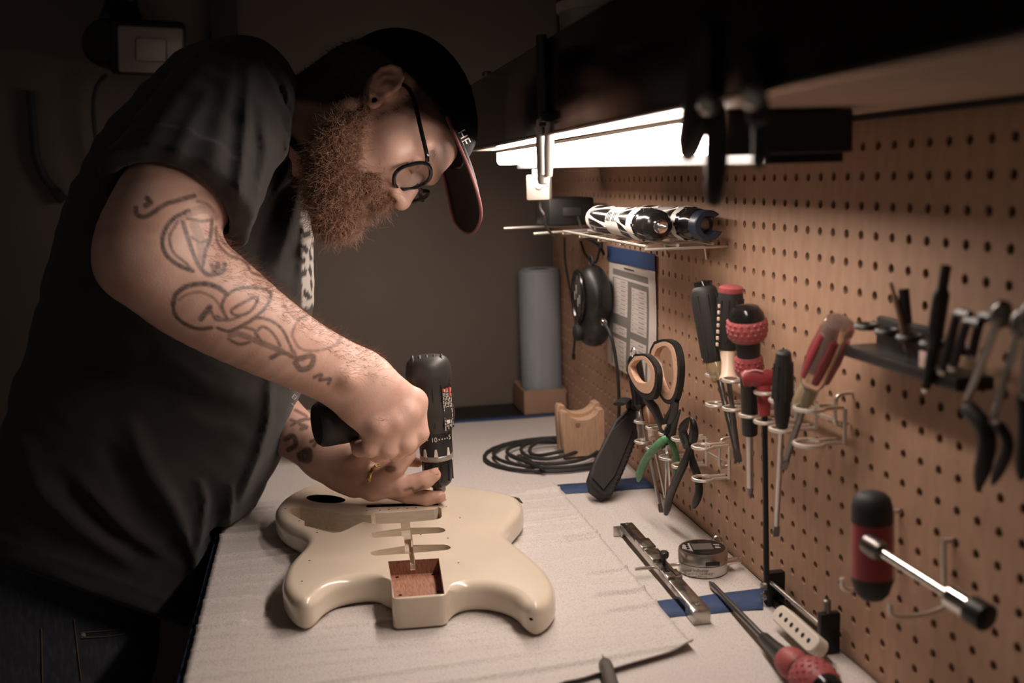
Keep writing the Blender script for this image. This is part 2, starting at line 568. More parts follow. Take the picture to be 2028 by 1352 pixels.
_c = [onz(1130, 1356, FOAM2), onz(1374, 1282, FOAM2), onz(1096, 956, FOAM2)]
_dir = (_c[0] - _c[1]) / (_c[0][0] - _c[1][0])
_nl = _c[1] + _dir * (-0.612 - _c[1][0])
RIP = [(-0.78 + 0.86 * (k + rng.uniform(0.1, 0.9)) / 34, rng.uniform(-0.07, 0.10), rng.uniform(0.0028, 0.0060), rng.uniform(0.0020, 0.0052), rng.uniform(0, 6)) for k in range(34)]
def z2(x, y, s_, t):
    z = FOAM2 + 0.0005 * math.sin(23 * x + 11 * y)
    for (y0, sl, w, a, ph) in RIP:
        d = y - y0 - sl * (x + 0.35) - 0.006 * math.sin(9 * x + ph)
        z += a * math.exp(-(d / w) ** 2) * (0.6 + 0.4 * math.sin(5 * x + ph))
    e = max(0.0, 1 - t / 0.06)
    z += 0.004 * e * e * (0.5 + 0.5 * math.sin(3 + 6 * s_))
    z += 0.002 * max(0, (s_ - 0.97) / 0.03)
    if -0.56 < x < -0.19 and -0.46 < y < 0.03:
        z = min(z, FOAM2 + 0.0016)
    return max(z, FOAM1 + 0.0012)
sheet('foam_sheet', (_nl[:2], _c[1][:2], _c[2][:2], (-0.6118, 0.072)), 90, 420, z2, 0.0015,
      'smaller rippled white foam sheet lying under the guitar body')
def tape(pts4, z, label, name='masking_tape'):
    """four picture corners of a strip: near-left, near-right, far-right, far-left"""
    q = [np.asarray(p, float)[:2] for p in pts4]
    V, Fq, n = [], [], 24
    for k in range(n + 1):
        s_ = k / n
        a = q[0] * (1 - s_) + q[1] * s_; b = q[3] * (1 - s_) + q[2] * s_
        w = 0.0008 * math.sin(9 * s_ + 1) + rng.normal() * 0.0002
        for e, pnt in ((0, a), (1, b)):
            V.append((pnt[0], pnt[1] + w, z + 0.0003 * math.sin(14 * s_)))
        for e, pnt in ((0, a), (1, b)):
            V.append((pnt[0], pnt[1] + w, z - 0.0006))
        if k:
            o = 4 * (k - 1); r_ = 4 * k
            Fq += [(o, r_, r_ + 1, o + 1), (o + 2, o + 3, r_ + 3, r_ + 2), (o, o + 2, r_ + 2, r_), (o + 1, r_ + 1, r_ + 3, o + 3)]
    return tag(np_mesh(name, V, Fq, blue_tape), label, 'tape')
TZ = FOAM1 + 0.0012
tape([onz(1121, 978, TZ), (-0.004, onz(1121, 978, TZ)[1] - 0.004), (-0.004, onz(1102, 960, TZ)[1] + 0.004), onz(1102, 960, TZ)], TZ,
     'strip of blue masking tape on the foam behind the black sheath')
tape([onz(1315, 1223, TZ), onz(1511, 1205, TZ), onz(1511, 1164, TZ), onz(1285, 1192, TZ)], TZ,
     'strip of blue masking tape on the foam under the steel gauge')
tape([(-0.612, 0.485), (-0.004, 0.485), (-0.004, 0.513), (-0.612, 0.513)], BZ + 0.003,
     'blue masking tape along the far end of the bench')

# ------------------------------------------------------------------ shelf above, with its lamp
wood_under = mat('shelf_wood', (0.50, 0.37, 0.27), 0.6, bump=(60, 0.2, 0.001, (6, 1, 6)), noise=(25, (0.42, 0.30, 0.22), 0.35, 0.7, (6, 0.6, 6)))
fascia_m = mat('fascia_gloss', (0.012, 0.010, 0.009), 0.14, bump=(9, 0.12, 0.004), spec=0.5)
SX = -0.222
shelf = thing('wall_shelf', 'deep black shelf with glossy front panel running above the pegboard', 'shelf', (-0.11, -0.4, Z + 0.05))
MB().box((SX / 2 + 0.006, -0.49, Z + 0.0615), (abs(SX) - 0.004, 1.52, 0.019)).build('shelf_board', wood_under, shelf, smooth=False)
MB().box((SX - 0.004, -0.49, Z + 0.098), (0.008, 1.52, 0.092), bev=0.001).build('front_panel', fascia_m, shelf)
MB().box((SX - 0.0055, -0.49, Z + 0.0505), (0.0105, 1.52, 0.0032), bev=0.0008).build('metal_lip', mat('lip_metal', (0.6, 0.57, 0.53), 0.25, 1.0), shelf)
MB().box((-0.006, -0.49, Z + 0.0495), (0.011, 1.52, 0.0045)).build('back_cleat', dark(0.012, 0.6), shelf)

def work_light():
    t = thing('work_light', 'white lit strip light fixed under the black shelf', 'lamp', (-0.12, -0.2, Z + 0.04))
    yn, yf = -0.69, 0.28
    xf, xb = -0.168, -0.078
    xl = -0.138            # the lens ends here; the housing behind is shaped to shade the pegboard top
    diff = mat('lamp_diffuser', (0.8, 0.8, 0.8), 0.4, emit=(LAMP_COLOR, LAMP_STRENGTH))
    secs = []
    n = 12
    for k in range(n + 1):
        y = yn + 0.002 + (yf - yn - 0.004) * k / n
        secs.append((y, 0.016 + 0.008 * k / n, 0.0))
    for ins, dy in ((0.002, 0.004), (0.006, 0.008), (0.013, 0.010)):
        secs.append((yf + dy, 0.024 + ins * 0.9, ins))
    V = []
    for (y, zb, ins) in secs:
        r = 0.006
        sec = [(xf + ins, 0.0475)]
        for a in range(5):
            th = math.pi + a * math.pi / 8
            sec.append((xf + ins + r + r * math.cos(th), zb + 0.005 + r + r * math.sin(th)))
        for a in range(5):
            th = 1.5 * math.pi + a * math.pi / 8
            sec.append((xl - ins - r + r * math.cos(th), zb + 0.005 + r + r * math.sin(th)))
        sec.append((xl - ins, zb + 0.005 + 0.0085))
        sec += [(xl - ins, zb + 0.005 + 0.009), (xl - ins, 0.0475)]
        V += [(x, y, Z + z) for x, z in sec]
    m_ = 14
    Fq = []
    for k in range(len(secs) - 1):
        for a in range(m_ - 1):
            if a >= 11: continue
            o = k * m_ + a
            Fq.append((o, o + 1, o + m_ + 1, o + m_))
    mb = MB(); mb.add(V, Fq + [tuple((len(secs) - 1) * m_ + a for a in range(m_))])
    mb.build('diffuser', diff, t)
    hb = MB()
    hb.box(((xf + xb) / 2, (yn + yf) / 2, Z + 0.0492), (xb - xf + 0.006, yf - yn + 0.02, 0.0034))
    ba, bb_ = xl + 0.002, xb + 0.004
    hb.add([(x, y, Z + (z if z > 0.03 else 0.0125 + 0.0095 * (y - yn) / (yf - yn))) for y in (yn, yf - 0.004) for x in (ba, bb_) for z in (0.0, 0.051)],
           [(0, 1, 3, 2), (4, 6, 7, 5), (0, 4, 5, 1), (2, 3, 7, 6), (0, 2, 6, 4), (1, 5, 7, 3)])
    hb.build('housing', dark(0.012, 0.5, 'lamp_housing'), t, smooth=False)
    MB().box(((xf + xb) / 2 + 0.001, yn - 0.006, Z + 0.0352), (xb - xf + 0.008, 0.014, 0.0316), bev=0.0015).build('end_cap', dark(0.016, 0.55, 'lamp_end'), t)
    return t
work_light()
# ================================================================== GUITAR BODY
cream = mat('cream_lacquer', (0.69, 0.595, 0.475), 0.24, coat=0.35, bump=(25, 0.02, 0.001), noise=(12, (0.65, 0.555, 0.44), 0.35, 0.7))
cav_m = mat('cavity_primer', (0.60, 0.51, 0.40), 0.65, bump=(300, 0.4, 0.0006, (1, 6, 6)), noise=(120, (0.51, 0.425, 0.32), 0.4, 0.7, (0.3, 2, 3)))
pocket_m = mat('pocket_wood', (0.36, 0.17, 0.105), 0.6, bump=(200, 0.4, 0.0006, (8, 1, 1)), noise=(140, (0.17, 0.075, 0.045), 0.42, 0.7, (5, 0.5, 1)))
hole_shade_m = dark(0.006, 0.9, 'hole_shade')  # near-black lining, paints in the shadow inside recess, slot and holes
def guitar():
    g = thing('guitar', 'cream double-cutaway guitar body with routed pickup and neck cavities', 'guitar body', (-0.38, -0.2, FOAM2))
    zb = FOAM2 + 0.0018; H = 0.0325; zt = zb + H
    B = lambda L: [onz(u, v, zb + 0.004)[:2] for u, v in L]
    T = lambda L, dz=0.006: [onz(u, v, zt - dz)[:2] for u, v in L]
    out = []
    out += B([(574, 1230), (588, 1242), (604, 1245), (618, 1243), (628, 1234), (637, 1222), (647, 1212), (666, 1201), (688, 1194), (717, 1189), (740, 1188), (757, 1190), (768, 1194)])
    out += B([(776, 1199), (778.5, 1236), (783, 1238.5), (820, 1236), (880, 1231), (887, 1228), (888, 1221)])
    out += B([(897, 1214), (909, 1208), (931, 1204), (960, 1204), (990, 1211), (1012, 1220), (1026, 1231), (1036, 1245), (1049, 1255), (1064, 1257.5), (1083, 1248), (1097, 1232)])
    out += T([(1102, 1172), (1092, 1145), (1075, 1125), (1049, 1102), (1025, 1084), (1010, 1073), (1004, 1062), (1008, 1048), (1020, 1034), (1033, 1020), (1038, 1008), (1035, 997), (1024, 987), (997, 980), (968, 975), (924, 968.5), (890, 963), (850, 958), (800, 953.5), (750, 951.5), (715, 952), (680, 954), (660, 955.5), (637, 960), (615, 965), (594, 973), (573, 983), (557, 994), (548, 1006)])
    out += T([(544, 1020)], 0.012) + T([(546, 1034), (556, 1049), (576, 1061), (596, 1070), (608, 1082), (606, 1094), (592, 1109), (578, 1123), (567, 1138), (561, 1154)], 0.012)
    out += B([(560, 1205)])
    out = np.array(out)
    # resample the closed outline smoothly (keep the square neck heel)
    def dense(Q, n):
        L = np.vstack([Q, Q[:1]]); d = np.r_[0, np.cumsum(np.linalg.norm(np.diff(L, axis=0), axis=1))]
        s_ = np.linspace(0, d[-1], n, endpoint=False)
        return np.stack([np.interp(s_, d, L[:, 0]), np.interp(s_, d, L[:, 1])], 1)
    Q = dense(out, 420)
    hx = (min(out[13][0], out[14][0]) - 0.004, max(out[18][0], out[19][0]) + 0.004)
    for _ in range(14):
        S = 0.25 * np.roll(Q, 1, 0) + 0.5 * Q + 0.25 * np.roll(Q, -1, 0)
        heel = (Q[:, 0] > hx[0]) & (Q[:, 0] < hx[1]) & (Q[:, 1] < out[13][1] + 0.004)
        w = np.where(heel, 0.12, 1.0)[:, None]
        Q = Q + (S - Q) * w
    e = np.roll(Q, -1, 0) - np.roll(Q, 1, 0)
    nn = np.stack([e[:, 1], -e[:, 0]], 1); nn /= np.linalg.norm(nn, axis=1)[:, None]
    if np.sum(Q[:, 0] * np.roll(Q[:, 1], -1) - np.roll(Q[:, 0], -1) * Q[:, 1]) < 0:
        nn = -nn
    heel = (Q[:, 0] > hx[0]) & (Q[:, 0] < hx[1]) & (Q[:, 1] < out[13][1] + 0.012)
    kk = 5
    A_, B_, C_ = np.roll(Q, kk, 0), Q, np.roll(Q, -kk, 0)
    la, lb, lc = [np.linalg.norm(x, axis=1) for x in (B_ - A_, C_ - B_, C_ - A_)]
    ar = (B_ - A_)[:, 0] * (C_ - A_)[:, 1] - (B_ - A_)[:, 1] * (C_ - A_)[:, 0]
    orient = np.sign(np.sum(Q[:, 0] * np.roll(Q[:, 1], -1) - np.roll(Q[:, 0], -1) * Q[:, 1]))
    Rc = np.where(ar * orient > 0, la * lb * lc / np.maximum(2 * np.abs(ar), 1e-12), 1.0)
    lim = np.minimum(0.0118, 0.70 * Rc)
    for _ in range(12):
        lim = np.minimum(lim, 0.25 * np.roll(lim, 1) + 0.5 * lim + 0.25 * np.roll(lim, -1))
    rr = np.where(heel, 0.0018, lim)
    for _ in range(20):
        rr = np.minimum(0.25 * np.roll(rr, 1) + 0.5 * rr + 0.25 * np.roll(rr, -1), np.where(heel, 0.0018, 1))
    for _ in range(30):
        nn = 0.25 * np.roll(nn, 1, 0) + 0.5 * nn + 0.25 * np.roll(nn, -1, 0)
        nn /= np.linalg.norm(nn, axis=1)[:, None]
        if _ > 4: break
    lay = []
    K = 7
    for k in range(K + 1):
        a = k / K * math.pi / 2
        rb = rr * 0.75
        lay.append((Q - nn * (rb * (1 - math.sin(a)))[:, None], zb + rb * (1 - math.cos(a))))
    for k in range(K + 1):
        a = k / K * math.pi / 2
        lay.append((Q - nn * (rr * (1 - math.cos(a)))[:, None], zt - rr * (1 - math.sin(a))))
    n = len(Q)
    V = [(p[0], p[1], z) for L, zz in lay for p, z in zip(L, zz)]
    Fc = [tuple(range(n))[::-1], tuple(range((len(lay) - 1) * n, len(lay) * n))]
    for i in range(len(lay) - 1):
        for k in range(n):
            l = (k + 1) % n
            Fc.append((i * n + k, i * n + l, (i + 1) * n + l, (i + 1) * n + k))
    mb = MB(); mb.add(V, Fc)
    body = mb.build('body', cream, g)
    ut = lambda L: [onz(u, v, zt)[:2] for u, v in L]
    cuts = []
    def cutter(poly, depth, m_, smooth_n=0):
        P = np.array(poly)
        if smooth_n:
            P = dense(P, 90)
            for _ in range(smooth_n):
                P = 0.25 * np.roll(P, 1, 0) + 0.5 * P + 0.25 * np.roll(P, -1, 0)
        mb_ = MB().prism(P, (0, 0, zt - depth), (1, 0, 0), (0, 1, 0), (0, 0, 1), depth + 0.02)
        o = mb_.build('cutter', m_, smooth=False); cuts.append(o)
    main = [(570, 1012), (576, 1006), (594, 1003.5), (616, 1006), (652, 1013), (683, 1018), (735, 1020), (743, 1017), (800, 1013), (840, 1010), (860, 1008.5), (868, 1004), (874, 1006), (875, 1022), (872, 1026), (860, 1029), (840, 1031), (822, 1032.5), (811, 1033.3), (793, 1035.5), (743, 1037.2), (735, 1036), (719, 1033), (706, 1039), (690, 1047), (675, 1053), (660, 1055), (634, 1048.5), (603, 1040.5), (603, 1031.5), (596, 1028.5), (576, 1016.5)]
    cutter(ut(main), 0.025, cav_m)
    cutter(ut([(730, 1059), (736, 1054.5), (752, 1051.5), (793, 1045.8), (811, 1044.6), (869, 1043.8), (879, 1046), (882.5, 1049.8), (879, 1053), (869, 1055.2), (820, 1058), (796, 1061), (742, 1064.5), (734, 1063)]), 0.016, cav_m)
    cutter(ut([(732.5, 1094), (739, 1091), (752, 1088), (800, 1080.6), (820, 1078.6), (879, 1077.8), (889, 1080), (893.5, 1084.2), (889, 1087.4), (879, 1089.4), (820, 1094.4), (805, 1096.2), (744, 1100), (736, 1098.5)]), 0.016, cav_m)
    cutter(ut([(793, 1031), (811.5, 1030.5), (814, 1062), (796, 1063)]), 0.022, cav_m)
    cutter(ut([(799.5, 1058), (816, 1057), (820, 1095), (803, 1096.5)]), 0.022, cav_m)
    cutter(ut([(809, 1090), (818.5, 1089), (822, 1108), (817, 1113.5), (812, 1109)]), 0.012, cream)
    cutter(ut([(768.5, 1111), (869, 1105), (880.3, 1175.5), (781, 1183.5)]), 0.0165, pocket_m)
    # jack recess and the long tremolo slot at the tail
    ce = np.array(onz(645, 987.5, zt)[:2]); ex = np.array(onz(684, 990, zt)[:2]) - ce; ey = np.array(onz(645, 979.5, zt)[:2]) - ce
    cutter([ce + ex * math.cos(a) + ey * math.sin(a) for a in np.linspace(0, 2 * math.pi, 36, endpoint=False)], 0.027, hole_shade_m)
    cutter(ut([(724, 1002.5), (728, 999.5), (868, 993.5), (868, 1000), (728, 1004.5)]), 0.027, hole_shade_m)
    # screw holes
    hb = MB()
    for (u, v) in [(565, 1006.5), (592, 1031), (628, 1053.5), (613, 1109.5), (598, 1150.5), (752.5, 1010), (770, 1008.5), (788, 1007), (806, 1006.5), (824, 1005), (726, 1011), (884, 1003), (911, 1025), (887, 1065), (908, 1114), (833, 1058.5)]:
        c = onz(u, v, zt); hb.lathe([(0.0013, -0.012), (0.0013, 0.01)], c, (0, 0, 1), 8)
    zp = zt - 0.0165
    for (u, v) in [(786.5, 1142.5), (793, 1178), (858, 1137), (868, 1171.5)]:
        c = onz(u, v, zp); hb.lathe([(0.0022, -0.012), (0.0022, 0.008)], c, (0, 0, 1), 10)
    ch = onz(640, 1033, zt - 0.025); hb.lathe([(0.0045, -0.006), (0.0045, 0.01)], ch, (0, 0, 1), 14)
    # strap button hole on the horn
    c = onz(1050, 1224, zb + 0.018); 
    hb.lathe([(0.0016, -0.02), (0.0016, 0.012)], c + np.array([0, 0.003, 0]), (0.1, -1, 0), 8)
    cuts.append(hb.build('cutter', hole_shade_m, smooth=False))
    dg = bpy.context.evaluated_depsgraph_get()
    for c_ in cuts:
        md = body.modifiers.new('b', 'BOOLEAN'); md.operation = 'DIFFERENCE'; md.object = c_; md.solver = 'EXACT'
        try: md.material_mode = 'TRANSFER'
        except Exception: pass
    dg.update()
    me = bpy.data.meshes.new_from_object(body.evaluated_get(dg))
    body.modifiers.clear(); old = body.data; body.data = me; me.name = 'body'
    bpy.data.meshes.remove(old)
    for c_ in cuts:
        bpy.data.objects.remove(c_)
    smooth_by_angle(me, 0.6)
    # worn chip on the tail corner: bare dark wood
    wear = MB().tube([onz(u, v, zt - 0.0045) for u, v in [(966, 975.6), (1000, 981), (1018, 985.2), (1027, 988.8), (1034, 995.5)]], [0.0004, 0.0008, 0.0012, 0.0022, 0.001], 6)
    wear.build('finish_chip', mat('bare_wood_dark', (0.05, 0.03, 0.02), 0.7), g)
    return g, zt
GUITAR, GZ = guitar()
# ================================================================== THE PERSON
from mathutils.bvhtree import BVHTree
person = thing('person', 'bearded man in black cap and T-shirt leaning over the guitar body with a drill', 'person', (-0.80, 0.02, 0.0))
skin_m = mat('skin', (0.66, 0.43, 0.345), 0.44, sss=0.10, bump=(420, 0.25, 0.0008), noise=(30, (0.56, 0.325, 0.25), 0.35, 0.75))
attr_mix(skin_m, 'stubble', (0.035, 0.018, 0.011))
attr_mix(skin_m, 'lips', (0.40, 0.14, 0.11))
attr_mix(skin_m, 'ink', (0.030, 0.026, 0.026))
shirt_m = mat('shirt_cotton', (0.0150, 0.0128, 0.0112), 0.9, bump=(1100, 0.5, 0.0006), noise=(14, (0.023, 0.0195, 0.017), 0.35, 0.7), sheen=0.12)
attr_mix(shirt_m, 'print', (0.52, 0.48, 0.43))
jeans_m = mat('denim', (0.028, 0.032, 0.043), 0.9, bump=(900, 0.5, 0.0006, (1, 1, 4)), noise=(220, (0.060, 0.064, 0.076), 0.45, 0.75, (1, 1, 0.25)), sheen=0.15)
beard_m = mat('beard_hair', (0.35, 0.195, 0.13), 0.45, noise=(160, (0.54, 0.34, 0.24), 0.4, 0.7))
cap_m = dark(0.0035, 0.9, 'cap_wool', bump=(900, 0.5, 0.0006), spec=0.2)

# ---- head frame: hx out of the face, hy to his right ear (towards the camera), hz to the crown
_f2 = 0.378 * CR - 0.926 * CU; _up = 0.926 * CR + 0.378 * CU
th_, ph_ = math.radians(13), math.radians(13)
hx = math.cos(th_) * _f2 - math.sin(th_) * CF
_hy = -math.cos(th_) * CF - math.sin(th_) * _f2
hy = math.cos(ph_) * _hy + math.sin(ph_) * _up
hz = math.cos(ph_) * _up - math.sin(ph_) * _hy
HS = 0.95
H0 = at(759, 189, 1.30) - 0.074 * HS * hy
HM = np.stack([hx, hy, hz])
def hl(P): return (P - H0) @ HM.T / HS
def hw(p): return H0 + HS * (np.asarray(p, float) @ HM)

# ear frame (local)
e1 = nrm([-0.50, 0.10, 0.86]); e2 = nrm(np.cross([0, 1, 0], e1)); e3 = np.cross(e1, e2)
if e3[1] < 0: e3 = -e3
if e2[0] < 0: e2 = -e2
EC = np.array([-0.010, 0.0775, 0.006])
def head_field(L):
    d = sd_ell(L, (-0.016, 0, 0.036), (0.102, 0.076, 0.086))
    d = smin(d, sd_ell(L, (0.040, 0, 0.000), (0.058, 0.060, 0.075)), 0.03)
    d = smin(d, sd_ell(L, (0.055, 0, -0.050), (0.045, 0.044, 0.052)), 0.03)
    for s_ in (-1, 1):
        d = smin(d, sd_cone(L, (0.000, 0.058 * s_, -0.045), (0.070, 0.022 * s_, -0.092), 0.018, 0.020), 0.022)   # jaw
        d = smin(d, sd_ell(L, (0.062, 0.042 * s_, -0.010), (0.024, 0.021, 0.018)), 0.022)                    # cheekbone
        d = smin(d, sd_cone(L, (0.090, 0.012 * s_, 0.036), (0.072, 0.050 * s_, 0.034), 0.010, 0.010), 0.014)  # brow
        d = smax(d, -sd_ell(L, (0.100, 0.031 * s_, 0.014), (0.020, 0.018, 0.014)), 0.012)                    # eye socket
        d = smin(d, sd_ell(L, (0.078, 0.031 * s_, 0.014), (0.0135, 0.0150, 0.0125)), 0.003)                  # lidded eye
        d = smin(d, sd_cone(L, (0.0915, 0.019 * s_, 0.009), (0.0855, 0.043 * s_, 0.011), 0.0016, 0.0016), 0.002)  # lash line
        d = smin(d, sd_ell(L, (0.105, 0.0125 * s_, -0.021), (0.0105, 0.0085, 0.0085)), 0.005)               # nostril wing
    d = smin(d, sd_cone(L, (0.060, 0, -0.098), (0.074, 0, -0.098), 0.026, 0.020), 0.02)                       # chin
    d = smin(d, sd_cone(L, (0.086, 0, 0.028), (0.1165, 0, -0.012), 0.0085, 0.0095), 0.010)                    # nose ridge
    d = smin(d, sd_ell(L, (0.1170, 0, -0.0165), (0.0115, 0.0115, 0.0105)), 0.006)
    for s_ in (-1, 1):
        d = smax(d, -sd_ell(L, (0.112, 0.0068 * s_, -0.0265), (0.0065, 0.0032, 0.006)), 0.002)
    d = smin(d, sd_cone(L, (0.099, -0.016, -0.0505), (0.099, 0.016, -0.0505), 0.0052, 0.0052), 0.006)
    d = smin(d, sd_cone(L, (0.096, -0.014, -0.0615), (0.096, 0.014, -0.0615), 0.0062, 0.0062), 0.006)
    d = smax(d, -sd_cone(L, (0.106, -0.02, -0.0562), (0.104, 0.02, -0.0562), 0.0012, 0.0012), 0.002)
    for s_ in (-1, 1):                                                                                        # ears
        q = (L * np.array([1, s_, 1]) - EC)
        q = np.stack([q @ e1, q @ e2, q @ e3], 1)
        ear = sd_ell(q, (0.004, -0.001, 0.002), (0.028, 0.0175, 0.0052))
        ear = smin(ear, sd_ell(q, (-0.024, 0.004, 0.0015), (0.0125, 0.0095, 0.0052)), 0.006)
        ear = smax(ear, -sd_ell(q, (0.004, 0.001, 0.010), (0.0215, 0.0115, 0.0068)), 0.003)
        rim = [(-0.004, 0.0125), (0.010, 0.0150), (0.022, 0.0110), (0.0285, 0.001), (0.0255, -0.010), (0.014, -0.0165), (0.000, -0.0165), (-0.013, -0.0115), (-0.022, -0.005)]
        for k in range(len(rim) - 1):
            ear = smin(ear, sd_cone(q, (*rim[k], 0.0055), (*rim[k + 1], 0.0055), 0.0033, 0.0033), 0.002)
        ant = [(0.015, 0.000, 0.004), (0.008, -0.0075, 0.0055), (-0.003, -0.0095, 0.0055), (-0.012, -0.004, 0.005)]
        for k in range(3):
            ear = smin(ear, sd_cone(q, ant[k], ant[k + 1], 0.0028, 0.0028), 0.003)
        ear = smin(ear, sd_ell(q, (-0.004, 0.0105, 0.004), (0.006, 0.004, 0.0042)), 0.003)
        ear = smax(ear, -sd_ell(q, (-0.0015, 0.0035, 0.001), (0.0065, 0.005, 0.010)), 0.002)
        ear = smax(ear, -sd_cone(q, (-0.0245, 0.003, -0.02), (-0.0245, 0.003, 0.02), 0.0040, 0.0040), 0.001)
        d = smin(d, smin(ear, sd_cone(q, (0.0, 0.006, -0.010), (0.0, 0.004, 0.0), 0.016, 0.010), 0.004), 0.004)
    return d
NECK = [(*at(712, 178, 1.405), 0.062, 0.058), (*at(640, 232, 1.42), 0.064, 0.060), (*at(560, 285, 1.44), 0.070, 0.068), (*at(470, 360, 1.46), 0.085, 0.10)]
def neck_field(P):
    return sd_tube(P, NECK, CF, 12)
def f_headneck(P):
    return smin(head_field(hl(P)) * HS, neck_field(P), 0.03)

# ---- right arm and the fist round the drill grip
ARM_R = [(*at(445, 215, 1.33), 0.058, 0.058), (*at(400, 310, 1.245), 0.062, 0.060), (*at(325, 432, 1.165), 0.060, 0.060),
         (*at(298, 500, 1.145), 0.056, 0.056)]
FORE_R = [(*at(292, 496, 1.150), 0.050, 0.050), (*at(352, 545, 1.165), 0.060, 0.055), (*at(425, 597, 1.185), 0.0575, 0.052), (*at(520, 658, 1.215), 0.0490, 0.045),
          (*at(610, 708, 1.245), 0.0420, 0.036), (*at(690, 748, 1.268), 0.0400, 0.030), (*at(716, 765, 1.272), 0.0395, 0.027)]
PALM_R = [(*at(705, 757, 1.272), 0.036, 0.025), (*at(745, 795, 1.270), 0.0425, 0.022), (*at(786, 824, 1.278), 0.041, 0.019)]
FING_R = [
    [(822, 797, 1.288, .0130), (830, 858, 1.288, .0118), (808, 884, 1.308, .0105), (786, 876, 1.330, .0088)],
    [(806, 822, 1.277, .0135), (806, 878, 1.278, .0120), (782, 895, 1.302, .0108), (764, 880, 1.325, .0090)],
    [(778, 838, 1.272, .0130), (770, 889, 1.274, .0116), (747, 898, 1.299, .0103), (736, 882, 1.320, .0088)],
    [(750, 848, 1.268, .0118), (734, 888, 1.272, .0104), (712, 889, 1.292, .0092), (705, 876, 1.312, .0080)],
    [(712, 775, 1.290, .0150), (760, 782, 1.325, .0125), (806, 795, 1.345, .0110), (826, 800, 1.352, .0090)]]
def chain(P, c, k=0.004):
    pts = [at(u, v, d) for u, v, d, r in c]
    out = None
    for i in range(len(c) - 1):
        s_ = sd_cone(P, pts[i], pts[i + 1], c[i][3], c[i + 1][3])
        out = s_ if out is None else smin(out, s_, k)
    return out
def f_arm_r(P):
    d = smin(sd_tube(P, ARM_R, CF, 14), sd_tube(P, FORE_R, CF, 22), 0.02)
    d = smin(d, sd_cone(P, at(240, 538, 1.150), at(262, 522, 1.150), 0.016, 0.030), 0.03)         # point of the elbow
    h = smin(sd_tube(P, PALM_R, CF, 8), d, 0.020)
    fing = None
    for c in FING_R[:4]:
        q = chain(P, c)
        fing = q if fing is None else smin(fing, q, 0.0030)
    h = smin(h, fing, 0.014)
    h = smin(h, chain(P, FING_R[4]), 0.012)
    for (u, v, dd) in ((826, 795, 1.283), (812, 820, 1.268), (785, 838, 1.260), (752, 849, 1.256)):   # knuckles
        h = smin(h, sd_ell(P, at(u, v, dd), (0.0078, 0.0078, 0.0078)), 0.016)
    w = at(690, 752, 1.236)                                                                          # wrist bone
    h = smin(h, sd_ell(P, w, (0.006, 0.006, 0.005)), 0.02)
    return h
# ---- left arm and hand steadying the bit
ARM_L = [(*at(470, 330, 1.66), 0.06, 0.06), (*at(430, 560, 1.72), 0.055, 0.055), (*at(455, 725, 1.68), 0.048, 0.048)]
FORE_L = [(*at(455, 730, 1.66), 0.046, 0.046), (*at(520, 805, 1.56), 0.045, 0.042), (*at(575, 853, 1.47), 0.0365, 0.033), (*at(612, 880, 1.43), 0.032, 0.026), (*at(640, 902, 1.41), 0.031, 0.024)]
PALM_L = [(*at(636, 898, 1.412), 0.029, 0.023), (*at(675, 921, 1.395), 0.034, 0.021), (*at(712, 943, 1.382), 0.030, 0.018)]
FING_L = [
    [(690, 950, 1.385, .0170), (738, 968, 1.370, .0155), (797, 962, 1.358, .0125), (842, 950, 1.354, .0110), (860, 940, 1.352, .0088)],
    [(740, 962, 1.385, .0120), (806, 980, 1.374, .0105), (846, 986, 1.370, .0098), (871, 983, 1.366, .0080)],
    [(712, 930, 1.380, .0130), (752, 945, 1.362, .0118), (786, 926, 1.352, .0108), (811, 901, 1.350, .0086)],
    [(716, 918, 1.395, .0115), (770, 922, 1.395, .0105), (806, 908, 1.395, .0095), (826, 914, 1.392, .0080)],
    [(690, 918, 1.388, .0130), (714, 908, 1.370, .0115), (728, 890, 1.362, .0105), (734, 878, 1.360, .0088)]]
def f_arm_l(P):
    d = smin(sd_tube(P, ARM_L, CF, 10), sd_tube(P, FORE_L, CF, 14), 0.02)
    h = smin(sd_tube(P, PALM_L, CF, 8), d, 0.014)
    for k, c in enumerate(FING_L):
        h = smin(h, chain(P, c), 0.006)
    return h
def bounds(pts, pad):
    A = np.array([p[:3] for p in pts]); return A.min(0) - pad, A.max(0) + pad
def nail(P_, n_):
    return None
parts = []
lo, hi = H0 - 0.19, H0 + 0.19
nlo, nhi = bounds(NECK, 0.09)
V1, Q1 = sdf_mesh(f_headneck, np.minimum(lo, nlo), np.maximum(hi, nhi), 0.0021); V1 = relax(V1, Q1, 1, 0.4)
ap = [np.array(r) for r in ARM_R + FORE_R] + [at(*c[:3]) for f_ in FING_R for c in f_]
V2, Q2 = sdf_mesh(f_arm_r, *bounds(ap, 0.075), 0.0019); V2 = relax(V2, Q2, 1, 0.4)
ap = [np.array(r) for r in ARM_L + FORE_L] + [at(*c[:3]) for f_ in FING_L for c in f_]
V3, Q3 = sdf_mesh(f_arm_l, *bounds(ap, 0.07), 0.0021); V3 = relax(V3, Q3, 1, 0.4)
TORSO_IN = [(*at(480, 300, 1.46), 0.10, 0.13), (*at(350, 600, 1.46), 0.13, 0.14), (*at(190, 1000, 1.46), 0.12, 0.13), (*at(130, 1180, 1.46), 0.12, 0.13)]
V4, Q4 = sdf_mesh(lambda P: sd_tube(P, TORSO_IN, CF, 14), *bounds(TORSO_IN, 0.15), 0.012)

